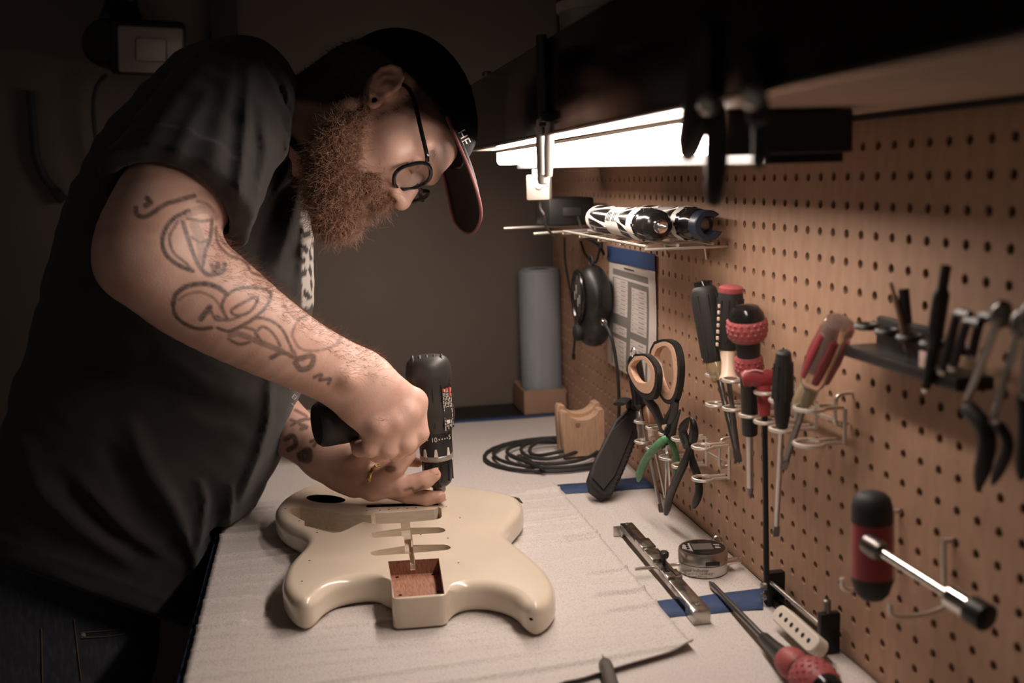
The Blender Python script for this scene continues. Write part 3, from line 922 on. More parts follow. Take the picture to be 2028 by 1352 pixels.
# ---- tattoo ink on the arms (flat pigment, stored per vertex)
def tat(org, sc_, lines):
    return [([(org[0] + x / sc_, org[1] + y / sc_) for x, y in pts], w / sc_, s_) for pts, w, s_ in lines]
TAT_R = tat((180, 320), 2.939, [
    ([(328, 212), (346, 240), (318, 255)], 26, .9), ([(262, 270), (268, 308), (312, 322), (362, 296), (430, 250), (520, 222), (600, 200)], 22, .85),
    ([(570, 285), (490, 325), (435, 390), (415, 470), (440, 545), (510, 602), (592, 636)], 20, .95), ([(505, 350), (458, 440), (482, 530), (548, 585), (592, 636)], 10, .8),
    ([(525, 335), (600, 290), (680, 275), (725, 320)], 50, .4), ([(535, 350), (560, 430), (598, 540), (640, 620), (690, 660), (765, 640), (778, 598)], 20, .9),
    ([(705, 335), (695, 440), (665, 520), (652, 600)], 16, .85), ([(600, 370), (635, 450), (645, 560)], 52, .42), ([(590, 440), (640, 470), (690, 450)], 10, .8),
    ([(702, 600), (720, 640), (738, 590), (752, 630)], 14, .8), ([(560, 330), (640, 345), (700, 340)], 12, .8), ([(620, 230), (680, 250), (715, 290)], 12, .6),
    ([(728, 380), (738, 470), (800, 540), (900, 582), (932, 640), (1015, 675)], 9, .75), ([(768, 380), (802, 470), (880, 520), (922, 585)], 7, .6), ([(740, 430), (800, 500), (880, 552)], 7, .5),
    ([(478, 830), (500, 765), (570, 722), (660, 710), (740, 732), (792, 772)], 24, .95), ([(478, 830), (490, 890), (540, 940), (620, 972), (702, 966)], 15, .9),
    ([(790, 772), (762, 840), (790, 912)], 14, .85), ([(512, 805), (560, 772), (640, 760), (722, 800), (772, 880)], 8, .6), ([(640, 915), (692, 848)], 30, .9), ([(690, 850), (730, 920), (800, 915)], 10, .8),
    ([(800, 768), (862, 737), (980, 737), (1045, 762), (1030, 830), (962, 900), (880, 952), (800, 986), (735, 966)], 11, .9),
    ([(818, 862), (870, 830), (970, 785), (940, 860), (870, 896), (822, 884), (818, 862)], 10, .85), ([(735, 900), (790, 925), (870, 900)], 10, .7),
    ([(800, 992), (880, 962), (960, 912), (1040, 922), (1110, 972), (1152, 1050), (1172, 1102)], 10, .85), ([(960, 992), (1002, 960), (1062, 1002), (1102, 1072)], 9, .8),
    ([(812, 1012), (862, 1002), (962, 1042), (1062, 1082), (1112, 1102)], 30, .62), ([(800, 1032), (862, 1062), (922, 1052)], 11, .8), ([(960, 1002), (985, 1040)], 16, .8), ([(880, 962), (950, 980), (960, 1010)], 9, .8),
    ([(1170, 1010), (1190, 950), (1240, 900), (1330, 890), (1430, 960), (1452, 1030), (1390, 1082), (1290, 1102), (1212, 1082), (1170, 1010)], 9, .55),
    ([(1120, 830), (1172, 900), (1212, 920), (1250, 890), (1230, 830)], 6, .4), ([(1330, 890), (1335, 950)], 8, .35),
    ([(1050, 1140), (1122, 1112), (1202, 1152)], 20, .8), ([(1202, 1150), (1290, 1130), (1280, 1190), (1222, 1210), (1190, 1170)], 28, .8), ([(1180, 1100), (1200, 1150)], 10, .7),
    ([(1300, 1255), (1342, 1238), (1332, 1272), (1392, 1262), (1382, 1292)], 12, .85)])
TAT_L = tat((540, 660), 3.557, [
    ([(160, 540), (242, 590), (182, 622), (130, 610)], 12, .8), ([(130, 650), (200, 610), (290, 600)], 12, .8), ([(190, 640), (240, 660), (200, 672)], 18, .8),
    ([(90, 745), (142, 722), (162, 782), (112, 820)], 30, .9), ([(190, 858), (252, 822), (252, 888), (200, 880)], 44, .9), ([(270, 762), (322, 742), (290, 790)], 16, .85),
    ([(930, 1102), (980, 1090), (1002, 1112), (1062, 1080)], 9, .8), ([(800, 942), (862, 950), (832, 970), (800, 960)], 11, .7)])
def ink_of(V, N, lines):
    u, v, d = uvd(V)
    face = -(N * ray_n(V)).sum(1)
    out = np.zeros(len(V))
    for pts, w, s_ in lines:
        if len(pts) > 2: pts = [tuple(p) for p in spline(pts, 3 * len(pts))]
        dd, _ = seg_dist(u, v, pts)
        out = np.maximum(out, s_ * np.clip(1.0 - (dd - w * 0.42) / 3.4, 0, 1))
    return out * (face > 0.05)
def ray_n(V):
    q = V - C0; return q / np.linalg.norm(q, axis=1)[:, None]
N2, N3 = vnormals(V2, Q2), vnormals(V3, Q3)
mott = lambda V: 0.85 + 0.15 * wnoise(V, 900)
ink2 = ink_of(V2, N2, TAT_R) * mott(V2); ink3 = ink_of(V3, N3, TAT_L) * mott(V3)
L1 = hl(V1)
u1, v1, _ = uvd(V1)
stub = np.clip(-(L1[:, 0] + 0.004 - (L1[:, 2] + 0.022) / 1.29) / 0.012, 0, 1) * np.clip((L1[:, 2] + 0.16) / 0.02, 0, 1)
eard = np.linalg.norm((L1 - EC) / np.array([0.026, 0.022, 0.036]), axis=1)
stub *= np.clip((eard - 0.9) * 3, 0, 1)
side = np.clip(1 - np.abs(L1[:, 0] - 0.022) / 0.012, 0, 1) * np.clip((0.035 - L1[:, 2]) / 0.02, 0, 1) * (np.abs(L1[:, 1]) > 0.045) * np.clip((eard - 0.95) * 4, 0, 1)
brow = np.clip(1 - np.linalg.norm((L1 - np.array([0.083, 0, 0.038])) * np.array([0.6, 0, 1]), axis=1) / 0.008, 0, 1) * ((np.abs(L1[:, 1]) > 0.012) & (np.abs(L1[:, 1]) < 0.052))
stub = np.maximum(stub * 0.92, np.maximum(side * 0.55, brow * 0.6))
lipm = np.clip(1 - np.linalg.norm((L1 - np.array([0.100, 0, -0.056])) * np.array([1, 0.45, 1.0]), axis=1) / 0.011, 0, 1)
VV = np.concatenate([V1, V2, V3, V4]); o2, o3, o4 = len(V1), len(V1) + len(V2), len(V1) + len(V2) + len(V3)
QQ = np.concatenate([Q1, Q2 + o2, Q3 + o3, Q4 + o4])
z0 = np.zeros
ink = np.concatenate([z0(len(V1)), ink2, ink3, z0(len(V4))])
stubble = np.concatenate([stub, z0(len(V2) + len(V3) + len(V4))])
lips = np.concatenate([lipm, z0(len(V2) + len(V3) + len(V4))])
body_o = np_mesh('body', VV, QQ, skin_m, person, attrs={'ink': ink, 'stubble': stubble, 'lips': lips})
HEAD_BVH = BVHTree.FromPolygons([tuple(p) for p in V1], [tuple(map(int, q)) for q in Q1])

# ---- T-shirt
TORSO = [(*at(85, 1330, 1.46), 0.150, 0.185), (*at(140, 1180, 1.46), 0.160, 0.190), (*at(228, 1000, 1.46), 0.166, 0.195), (*at(296, 850, 1.455), 0.178, 0.200),
         (*at(338, 725, 1.45), 0.178, 0.200), (*at(364, 590, 1.45), 0.173, 0.200), (*at(384, 460, 1.45), 0.158, 0.200), (*at(410, 350, 1.455), 0.128, 0.195),
         (*at(440, 265, 1.46), 0.095, 0.18), (*at(466, 210, 1.46), 0.065, 0.16)]
SLV = [(*at(486, 170, 1.335), 0.052, 0.060), (*at(452, 215, 1.285), 0.076, 0.072), (*at(398, 312, 1.225), 0.083, 0.078), (*at(352, 398, 1.175), 0.086, 0.082), (*at(300, 495, 1.12), 0.088, 0.084)]
SLC = at(356, 405, 1.170); SLN = nrm(at(300, 500, 1.125) - at(430, 250, 1.255))
HEMN = nrm(np.cross(ray(0, 1112), ray(343, 1234)))
if np.dot(HEMN, CU) > 0: HEMN = -HEMN
HEMC = C0
FOLDS = [
    ([(496, 112), (488, 230), (480, 330), (468, 430)], 13, .0075), ([(470, 130), (440, 240), (420, 360)], 22, .0045), ([(515, 200), (528, 300), (510, 400)], 12, .0055),
    ([(566, 170), (580, 260), (566, 340), (515, 430)], 9, .006), ([(505, 95), (548, 160), (582, 240), (577, 300), (542, 375), (495, 462)], 5, -.006),
    ([(604, 330), (578, 430), (545, 540)], 14, .009), ([(560, 370), (520, 480), (500, 560)], 16, -.008), ([(612, 380), (602, 480), (590, 580)], 8, .005), ([(400, 120), (330, 220), (260, 330)], 30, .004),
    ([(420, 170), (370, 260), (330, 350)], 18, .004), ([(250, 820), (292, 920), (345, 1005), (392, 1105)], 20, .010), ([(200, 860), (262, 980), (330, 1080)], 24, -.007),
    ([(392, 945), (408, 990), (398, 1060), (385, 1120)], 9, .008), ([(458, 955), (458, 1000), (450, 1050)], 6, .006), ([(425, 960), (428, 1040), (410, 1110)], 14, -.007),
    ([(360, 1040), (385, 1110), (380, 1175)], 9, .006), ([(150, 950), (262, 1062), (362, 1122)], 16, .007), ([(60, 960), (182, 1062), (302, 1142)], 18, .006), ([(100, 930), (220, 1050), (330, 1120)], 18, -.006),
    ([(536, 725), (532, 830), (512, 900), (462, 1020)], 9, .007), ([(300, 700), (420, 770), (520, 800)], 24, .005), ([(330, 800), (440, 850), (510, 870)], 22, .004), ([(30, 860), (90, 1000), (200, 1100)], 22, .005)]
SLV_L = [(*at(480, 300, 1.60), 0.080, 0.080), (*at(448, 430, 1.67), 0.078, 0.078), (*at(434, 545, 1.71), 0.074, 0.074)]
def f_shirt(P):
    t0 = sd_tube(P, TORSO, CF, 18)
    s0 = sd_tube(P, SLV, CF, 12)
    d = smin(t0, sd_ell(P, at(476, 172, 1.37), (0.072, 0.080, 0.055)), 0.05)
    d = smin(d, sd_ell(P, at(492, 205, 1.50), (0.065, 0.14, 0.065)), 0.05)
    d = smin(d, sd_ell(P, at(530, 268, 1.46), (0.042, 0.10, 0.075)), 0.04)
    hs = (P - SLC) @ SLN
    d = smin(d, smax(s0, hs, 0.004), 0.022)
    sl = sd_tube(P, SLV_L, CF, 5)
    d = smin(d, smax(sl, (P - at(436, 520, 1.70)) @ nrm(at(434, 545, 1.71) - at(448, 430, 1.67)), 0.004), 0.022)
    u, v, dd = uvd(P)
    near = np.clip((1.52 - dd) / 0.1, 0, 1)
    fold = 0
    nf = (near > 0) & (np.abs(d) < 0.05)
    uu, vv = u[nf], v[nf]
    for pts, w, a in FOLDS:
        q, run = seg_dist(uu, vv, pts)
        fold = fold + a * np.exp(-(q / w) ** 2) * np.clip(4 * run, 0, 1) ** 0.5 * np.clip(4 * (1 - run), 0.25, 1)
    if nf.any():
        d[nf] -= 1.45 * fold * near[nf]
    d = d - 0.0028 * wnoise(P, 38) - 0.0012 * wnoise(P, 95)
    slm = s0 < 0.03                                       # sleeve hem band
    d = d - 0.0022 * (slm & (hs > -0.028)) - 0.0012 * np.exp(-((hs + 0.028) / 0.002) ** 2) * slm
    hh = (P - HEMC) @ HEMN
    d = d - 0.0022 * (hh > -0.026) - 0.0014 * np.exp(-((hh + 0.026) / 0.003) ** 2)
    d = smax(d, hh, 0.006)
    d = smax(d, -np.maximum(-0.627 - P[:, 0], P[:, 2] - 0.910), 0.006)      # the cloth rests against the bench edge
    inner = smax(sd_tube(P, ARM_R, CF, 10) - 0.006, -(hs + 0.075), 0.004)   # hollow sleeve mouth
    d = smax(d, -inner, 0.004)
    inn = smax(t0 + 0.020, -(hh + 0.05), 0.01)                              # hollow hem
    return smax(d, -inn, 0.004)
slo, shi = bounds(TORSO[1:] + SLV, 0.23)
shi = np.maximum(shi, np.array(SLV_L)[:, :3].max(0) + 0.09)
VS, QS = sdf_mesh(f_shirt, slo, shi, 0.0042); VS = relax(VS, QS, 1, 0.4)
us, vs_, ds = uvd(VS)
NS = vnormals(VS, QS)
pr = np.zeros(len(VS))
chest = np.clip((us - 596) / 4, 0, 1) * np.clip((vs_ - 428) / 6, 0, 1) * np.clip((612 - vs_) / 6, 0, 1)
pr = np.maximum(pr, chest * ((wnoise(VS * np.array([1, 1, 1.0]), 150) > -0.15) * 1.0))
for pts, w in (([(600, 424), (612, 420), (620, 426)], 4), ([(598, 440), (622, 446)], 4), ([(617, 365), (622, 385)], 3), ([(612, 322), (616, 342)], 3)):
    q, _ = seg_dist(us, vs_, pts); pr = np.maximum(pr, np.clip(1.5 - q / w, 0, 1))
shirt_o = np_mesh('t_shirt', VS, QS, shirt_m, person, attrs={'print': pr})
SHIRT_BVH = BVHTree.FromPolygons([tuple(p) for p in VS], [tuple(map(int, q)) for q in QS])
# collar band round the neck
nk = spline(NECK, 60)
ci = 27
ca, cb, ct = basis(nk[ci + 1, :3] - nk[ci - 1, :3], CF)
ring = []
for k in range(40):
    a = 2 * math.pi * k / 40
    p = nk[ci, :3] + 1.12 * (nk[ci, 3] * math.cos(a) * ca + nk[ci, 4] * math.sin(a) * cb) + ct * 0.012 * math.cos(a + 2.4)
    ring.append(p)
MB().tube(ring, 0.0085, 8, hint=ct, closed=True, flat=(1.0, 0.5)).build('collar', shirt_m, shirt_o).matrix_parent_inverse = Matrix.Identity(4)

def drape(me_obj_pts, bvh, lift=0.0006):
    """drops points seen from in front of the cloth on to it"""
    out = []
    for (u, v) in me_obj_pts:
        r = nrm(ray(u, v))
        hit = bvh.ray_cast(Vector(C0), Vector(r))
        if hit[0] is None:
            out.append(None); continue
        out.append(np.array(hit[0]) + np.array(hit[1]) * lift - r * 0.0002)
    return out
def text_on(name, body, size_px, c, dirpx, bvh, material, parent, flip=False):
    cu = bpy.data.curves.new(name, 'FONT'); cu.body = body; cu.size = size_px; cu.align_x = 'CENTER'; cu.align_y = 'CENTER'; cu.resolution_u = 3
    tmp = bpy.data.objects.new(name, cu); col.objects.link(tmp)
    dg = bpy.context.evaluated_depsgraph_get(); dg.update()
    me = bpy.data.meshes.new_from_object(tmp.evaluated_get(dg)); bpy.data.objects.remove(tmp); bpy.data.curves.remove(cu)
    bm = bmesh.new(); bm.from_mesh(me); bmesh.ops.triangulate(bm, faces=bm.faces)
    d = nrm([dirpx[0], dirpx[1]]); up = np.array([d[1], -d[0]])
    if flip: up = -up
    px = [(c[0] + v.co.x * d[0] + v.co.y * up[0], c[1] + v.co.x * d[1] + v.co.y * up[1]) for v in bm.verts]
    hits = drape(px, bvh)
    dead = []
    for v, h in zip(list(bm.verts), hits):
        if h is None: dead.append(v)
        else: v.co = Vector(h)
    if dead: bmesh.ops.delete(bm, geom=dead, context='VERTS')
    bm.to_mesh(me); bm.free()
    me.materials.clear(); me.materials.append(material); me.name = name
    o = bpy.data.objects.new(name, me); col.objects.link(o)
    o.parent = parent
    return o
print_m = mat('print_ink', (0.50, 0.47, 0.43), 0.8)
for (s_, c, z_) in (('VAS', (576, 739), 20), ('IN', (572, 764), 13), ('EI', (582, 786), 13), ('\u2022\u2022', (579, 801), 10)):
    text_on('print_lettering', s_, z_, c, (0.62, 0.78) if s_ == 'VAS' else (0.75, 0.66), SHIRT_BVH, print_m, shirt_o)

# ---- jeans
HIP = [(*at(105, 1130, 1.46), 0.150, 0.17), (*at(70, 1290, 1.46), 0.158, 0.175), (*at(40, 1480, 1.48), 0.155, 0.17)]
def leg(s_): return [(*at(40 + 20 * s_, 1460, 1.40 + 0.16 * s_), 0.115, 0.105), (-0.86, at(40, 1460, 1.40 + 0.16 * s_)[1] - 0.01, 0.50, 0.085, 0.085), (-0.88, at(40, 1460, 1.40 + 0.16 * s_)[1], 0.10, 0.070, 0.070)]
def f_jeans(P):
    d = sd_tube(P, HIP, CF, 8)
    for s_ in (0, 1):
        d = smin(d, sd_tube(P, leg(s_), np.array([0, 1.0, 0]), 8), 0.05)
    d = smax(d, -((P - C0) @ HEMN + 0.06), 0.004)
    d = smax(d, 0.055 - P[:, 2], 0.004)
    return d - 0.003 * wnoise(P, 30)
VJ, QJ = sdf_mesh(f_jeans, *bounds(HIP + leg(0) + leg(1), 0.2), 0.008); VJ = relax(VJ, QJ, 1, 0.4)
jeans_o = np_mesh('jeans', VJ, QJ, jeans_m, person)
JEANS_BVH = BVHTree.FromPolygons([tuple(p) for p in VJ], [tuple(map(int, q)) for q in QJ])
stitch_m = mat('tan_stitch', (0.16, 0.115, 0.075), 0.8)
for line in ([(158, 1252), (210, 1248), (262, 1240), (312, 1228)], [(160, 1262), (215, 1259), (268, 1250), (318, 1236)], [(146, 1225), (152, 1280), (160, 1345)], [(82, 1243), (84, 1352)]):
    pts = [p for p in drape(spline(line, 24), JEANS_BVH, 0.0012) if p is not None]
    if len(pts) > 2:
        MB().tube(pts, 0.0009, 5).build('stitching', stitch_m, jeans_o).matrix_parent_inverse = Matrix.Identity(4)
riv = drape([(165, 1257)], JEANS_BVH, 0.001)[0]
if riv is not None:
    MB().lathe([(0.0, 0.0), (0.0042, 0.0), (0.0038, 0.0015), (0.001, 0.0022)], riv, -CF, 12).build('rivet', steel, jeans_o).matrix_parent_inverse = Matrix.Identity(4)
for s_ in (0, 1):
    yb = at(40, 1460, 1.40 + 0.16 * s_)[1]
    def f_shoe(P):
        d = sd_ell(P, (-0.84, yb, 0.055), (0.10, 0.05, 0.05)); d = smin(d, sd_ell(P, (-0.76, yb, 0.045), (0.09, 0.05, 0.042)), 0.03)
        return smax(d, 0.001 - P[:, 2], 0.004)
    a_, b_ = sdf_mesh(f_shoe, (-0.98, yb - 0.08, -0.02), (-0.64, yb + 0.08, 0.14), 0.008)
    np_mesh('shoe', a_, b_, black, person)

# ---- cap
def f_cap(P):
    L = hl(P)
    o = sd_ell(L, (-0.016, 0, 0.036), (0.110, 0.087, 0.095))
    o = smin(o, sd_ell(L, (0.032, 0, 0.066), (0.052, 0.058, 0.047)), 0.03)
    band = L[:, 2] - (0.046 + 0.42 * L[:, 0])
    o = smax(o, -band, 0.003)
    seam = 0
    for a in (0, 1.05, 2.1):
        seam = seam + np.exp(-((math.cos(a) * L[:, 1] + math.sin(a) * L[:, 0] * 0.8) / 0.0016) ** 2)
    o = o - 0.0008 * np.clip(seam, 0, 1) * (L[:, 2] > 0.05)
    inn = sd_ell(L, (-0.016, 0, 0.036), (0.104, 0.080, 0.089))
    return smax(o, -inn, 0.003) * HS
VC, QC = sdf_mesh(f_cap, H0 - 0.17, H0 + 0.17, 0.0026); VC = relax(VC, QC, 1, 0.4)
cap_o = np_mesh('cap', VC, QC, cap_m, person)
CAP_BVH = BVHTree.FromPolygons([tuple(p) for p in VC], [tuple(map(int, q)) for q in QC])
# brim
nu, nv = 40, 12
def brim_pt(s_, t, dz=0.0):
    a = s_ * 1.02
    root = np.array([0.091 * math.cos(a), 0.076 * math.sin(a)])
    zr = 0.084 - 0.33 * (0.091 - root[0])
    tip = np.array([0.088 + 0.092 * (1 - 0.60 * abs(s_) ** 2.4), 0.080 * math.sin(s_ * 1.4)])
    zt_ = 0.071 - 0.005 * (tip[1] / 0.06) ** 2 + 0.06 * tip[1]
    k = min(1.0, (1 - abs(s_)) / 0.06)
    tip = root + (tip - root) * k; zt_ = zr + (zt_ - zr) * k
    p = root * (1 - t) + tip * t
    return hw([p[0], p[1], zr * (1 - t) + zt_ * t + 0.004 * math.sin(math.pi * t) + dz])
Vb = [brim_pt(-1 + 2 * i / nu, j / nv, dz) for dz in (0.0015, -0.0015) for i in range(nu + 1) for j in range(nv + 1)]
Fb = []; W = nv + 1; n1 = (nu + 1) * W
for i in range(nu):
    for j in range(nv):
        a = i * W + j
        Fb += [(a, a + W, a + W + 1, a + 1), (n1 + a, n1 + a + 1, n1 + a + W + 1, n1 + a + W)]
    a = i * W + nv
    Fb.append((a, a + W, n1 + a + W, n1 + a))
mb = MB(); mb.add(Vb, Fb)
brim = mb.build('brim', mat('brim_cloth', (0.010, 0.007, 0.0065), 0.85, bump=(900, 0.4, 0.0006)), cap_o); brim.matrix_parent_inverse = Matrix.Identity(4)
edge = MB().tube([brim_pt(-1 + 2 * i / nu, 1.0) for i in range(nu + 1)], 0.0021, 8)
eo = edge.build('brim_piping', mat('maroon_piping', (0.20, 0.075, 0.075), 0.7), cap_o); eo.matrix_parent_inverse = Matrix.Identity(4)
ob = MB(); ob.lathe([(0.0, 0.0), (0.007, 0.0), (0.006, 0.003), (0.002, 0.0045)], hw([-0.014, 0, 0.1305]), hz, 14)
ob.build('cap_button', cap_m, cap_o).matrix_parent_inverse = Matrix.Identity(4)
text_on('cap_lettering', 'HE', 25, (917, 272), (0.45, 0.89), CAP_BVH, mat('white_thread', (0.62, 0.58, 0.55), 0.8), cap_o)

# ---- glasses
gl = thing('glasses', 'x', 'x', hw([0.1, 0, 0])); del gl['label'], gl['category']
gl.parent = person; gl.matrix_parent_inverse = Matrix.Translation(-Vector(person.location))
frame_m = dark(0.008, 0.18, 'glasses_acetate')
lens_m = mat('lens', (0.03, 0.028, 0.025), 0.02, alpha=0.13, spec=0.6)
def gpart(mb_, name, m_):
    o = mb_.build(name, m_)
    o.parent = gl; o.matrix_parent_inverse = (Matrix.Translation(Vector(person.location)).inverted() @ Matrix.Identity(4)) if False else Matrix.Translation(-Vector(gl.location))
    return o
for s_ in (-1, 1):
    rimp, lensp = [], []
    for k in range(36):
        a = 2 * math.pi * k / 36
        ca_, sa_ = math.cos(a), math.sin(a)
        rx = 0.0265 * abs(ca_) ** 0.8 * (1 if ca_ > 0 else -1); rz = 0.0250 * abs(sa_) ** 0.8 * (1 if sa_ > 0 else -1)
        y = 0.034 + rx
        rimp.append(hw([0.106 - 0.18 * (y - 0.010) + 0.06 * rz, s_ * y, 0.004 + rz]))
    gpart(MB().tube(rimp, 0.0026, 8, closed=True), 'rim', frame_m)
    c_ = np.mean(rimp, 0)
    vs2 = [c_ + (p - c_) * 0.95 for p in rimp]
    mb = MB(); n_ = len(vs2)
    off = hx * 0.0012
    mb.add([p - off for p in vs2] + [p + off for p in vs2], [tuple(range(n_))[::-1], tuple(range(n_, 2 * n_))] + [(k, (k + 1) % n_, n_ + (k + 1) % n_, n_ + k) for k in range(n_)])
    gpart(mb, 'lens', lens_m)
    tp = [hw(p) for p in ([0.100, s_ * 0.061, 0.024], [0.094, s_ * 0.070, 0.025], [0.060, s_ * 0.0765, 0.029], [0.020, s_ * 0.0795, 0.034], [-0.002, s_ * 0.080, 0.030], [-0.016, s_ * 0.079, 0.010])]
    gpart(MB().tube(spline(tp, 24), 0.0019, 8, hint=hz, flat=(0.7, 1.4)), 'temple', frame_m)
gpart(MB().tube(spline([hw(p) for p in ([0.104, -0.010, 0.010], [0.110, -0.004, 0.014], [0.110, 0.004, 0.014], [0.104, 0.010, 0.010])], 12), 0.0024, 8), 'bridge', frame_m)

# ---- beard: a soft mass of curls
def f_beard(P):
    L = hl(P)
    d = sd_ell(L, (0.074, 0, -0.094), (0.047, 0.046, 0.034))
    d = smin(d, sd_ell(L, (0.110, 0, -0.104), (0.026, 0.034, 0.024)), 0.03)
    d = smin(d, sd_ell(L, (0.038, 0, -0.086), (0.040, 0.050, 0.026)), 0.03)
    for s_ in (-1, 1):
        d = smin(d, sd_cone(L, (0.008, 0.066 * s_, -0.026), (0.030, 0.060 * s_, -0.066), 0.008, 0.020), 0.02)
        d = smin(d, sd_cone(L, (0.030, 0.058 * s_, -0.066), (0.075, 0.040 * s_, -0.086), 0.020, 0.022), 0.02)
        d = smin(d, sd_cone(L, (0.1065, 0.006 * s_, -0.040), (0.094, 0.034 * s_, -0.052), 0.0095, 0.0090), 0.008)
        d = smin(d, sd_cone(L, (0.094, 0.034 * s_, -0.052), (0.088, 0.036 * s_, -0.080), 0.0090, 0.012), 0.012)
    d = smax(d, -sd_cone(L, (0.120, -0.018, -0.0565), (0.112, 0.018, -0.0565), 0.0055, 0.0055), 0.004)
    return (d - 0.0030 * wnoise(P, 140) - 0.0016 * wnoise(P, 330)) * HS
VB, QB = sdf_mesh(f_beard, H0 - 0.22, H0 + 0.22, 0.0026)
beard = np_mesh('beard', VB, QB, mat('beard_root', (0.13, 0.056, 0.032), 0.85, bump=(700, 0.8, 0.002)), person)
def strands(name, roots, dirs, length, curl, rad, m_, parent, n=7):
    K = len(roots); V = []; 
    t = np.linspace(0, 1, n)
    a1 = np.cross(dirs, rng.normal(size=(K, 3))); a1 /= np.linalg.norm(a1, axis=1)[:, None]
    a2 = np.cross(dirs, a1)
    ph = rng.uniform(0, 6.28, K); fr = rng.uniform(4.0, 9.0, K); L = length * rng.uniform(0.55, 1.25, K)
    bend = rng.normal(size=(K, 3)) * 0.45
    C = []
    for k in range(n):
        p = roots + dirs * (L * t[k])[:, None] + bend * (L * t[k] ** 2)[:, None]
        p = p + curl * (np.sin(ph + fr * t[k]) - np.sin(ph))[:, None] * a1 + curl * (np.cos(ph + fr * t[k]) - np.cos(ph))[:, None] * a2
        C.append(p)
    C = np.stack(C, 1)                                    # K, n, 3
    T = np.gradient(C, axis=1); T /= np.maximum(np.linalg.norm(T, axis=2), 1e-9)[..., None]
    s1 = np.cross(T, a1[:, None, :]); s1 /= np.maximum(np.linalg.norm(s1, axis=2), 1e-6)[..., None]; s2 = np.cross(T, s1)
    R = rad * (1 - 0.7 * t)[None, :, None]
    ring = [C + R * (math.cos(a) * s1 + math.sin(a) * s2) for a in (0, 2.094, 4.189)]
    V = np.stack(ring, 2).reshape(-1, 3)                  # K, n, 3(ring), 3
    base = (np.arange(K) * n * 3)[:, None, None]
    kk = (np.arange(n - 1) * 3)[None, :, None]
    r0 = np.arange(3)[None, None, :]; r1 = (np.arange(3) + 1) % 3
    r1 = r1[None, None, :]
    Q = np.stack([base + kk + r0, base + kk + r1, base + kk + 3 + r1, base + kk + 3 + r0], -1).reshape(-1, 4)
    o = np_mesh(name, V, Q, m_, parent)
    o['kind'] = 'stuff'
    return o
NB = vnormals(VB, QB)
LB = hl(VB)
inside = head_field(LB) > -0.001
pick = rng.choice(np.where(inside)[0], 9000)
dv = NB[pick] * 0.75 + 0.5 * hx + 0.25 * -hz + rng.normal(size=(len(pick), 3)) * 0.38
dv /= np.linalg.norm(dv, axis=1)[:, None]
st = strands('beard_curls', VB[pick] - NB[pick] * 0.002, dv, 0.0130, 0.0024, 0.00034, beard_m, beard); st.matrix_parent_inverse = Matrix.Identity(4)
# short hair at the nape and sideburn
N1 = vnormals(V1, Q1)
cand = np.where((stub > 0.3) & (hl(V1)[:, 2] < 0.06))[0]
pick = rng.choice(cand, 2600)
dv = N1[pick] * 0.5 - hz * 0.6 - hx * 0.2 + rng.normal(size=(len(pick), 3)) * 0.25; dv /= np.linalg.norm(dv, axis=1)[:, None]
strands('hair', V1[pick], dv, 0.006, 0.0003, 0.00028, mat('dark_hair', (0.03, 0.015, 0.009), 0.5), person, 4)
# fine hair on the forearm
fu, fv, fd = uvd(V2)
q, run = seg_dist(fu, fv, [(300, 500), (520, 655), (720, 760)])
cand = np.where((fu > 400) & (fu < 760) & (N2 @ CU > 0.1) & (q < 110))[0]
pick = rng.choice(cand, 2200)
dv = N2[pick] * 0.55 + nrm(at(720, 760, 1.27) - at(400, 580, 1.18)) * 0.8 + rng.normal(size=(len(pick), 3)) * 0.25; dv /= np.linalg.norm(dv, axis=1)[:, None]
strands('arm_hair', V2[pick], dv, 0.010, 0.0004, 0.00013, mat('arm_hair_brown', (0.22, 0.10, 0.055), 0.5), person, 5)
# nails, ring, ear plug
nail_m = mat('nail', (0.60, 0.36, 0.27), 0.25)
def nail_at(a, b, r, toward, name='fingernail'):
    ax_ = nrm(b - a); up_ = nrm(toward - np.dot(toward, ax_) * ax_); sd = np.cross(ax_, up_)
    c = b + up_ * r * 0.62
    return sdf_nail(c, ax_, sd, up_, r)
def sdf_nail(c, ax_, sd, up_, r):
    mb_ = MB(); rows = []
    for i in range(7):
        for j in range(7):
            x = (i / 6 - 0.45) * r * 1.9; y = (j / 6 - 0.5) * r * 1.45
            if i == 6: y *= 0.8
            rows.append(c + ax_ * x + sd * y + up_ * (r * 0.42 - (y * y) / r * 0.75 - max(0, x) ** 2 / r * 0.35))
    fs = [(i * 7 + j, i * 7 + j + 1, (i + 1) * 7 + j + 1, (i + 1) * 7 + j) for i in range(6) for j in range(6)]
    mb_.add(rows, fs)
    mb_.add([p - up_ * 0.0012 for p in rows], [f[::-1] for f in fs])
    return mb_.build('fingernail', nail_m, person)
for c, tw in ((FING_L[0], CU * 0.9 + CR * 0.5 - CF * 0.5), (FING_L[1], CR * 0.6 - CF * 0.7 - CU * 0.3), (FING_L[2], CU * 0.5 - CF * 0.8)):
    a, b = at(*c[-2][:3]), at(*c[-1][:3]); nail_at(a, b, c[-1][3], tw)
c = FING_L[2]; a, b = at(*c[0][:3]), at(*c[1][:3]); m_ = a + (b - a) * 0.80; ax_ = nrm(b - a)
rb = MB(); ra_, rb_, _ = basis(ax_, CF)
rb.tube([m_ + 0.0126 * (math.cos(t) * ra_ + math.sin(t) * rb_) for t in np.linspace(0, 2 * math.pi, 28, endpoint=False)], 0.0021, 8, hint=ax_, closed=True, flat=(1, 1.4))
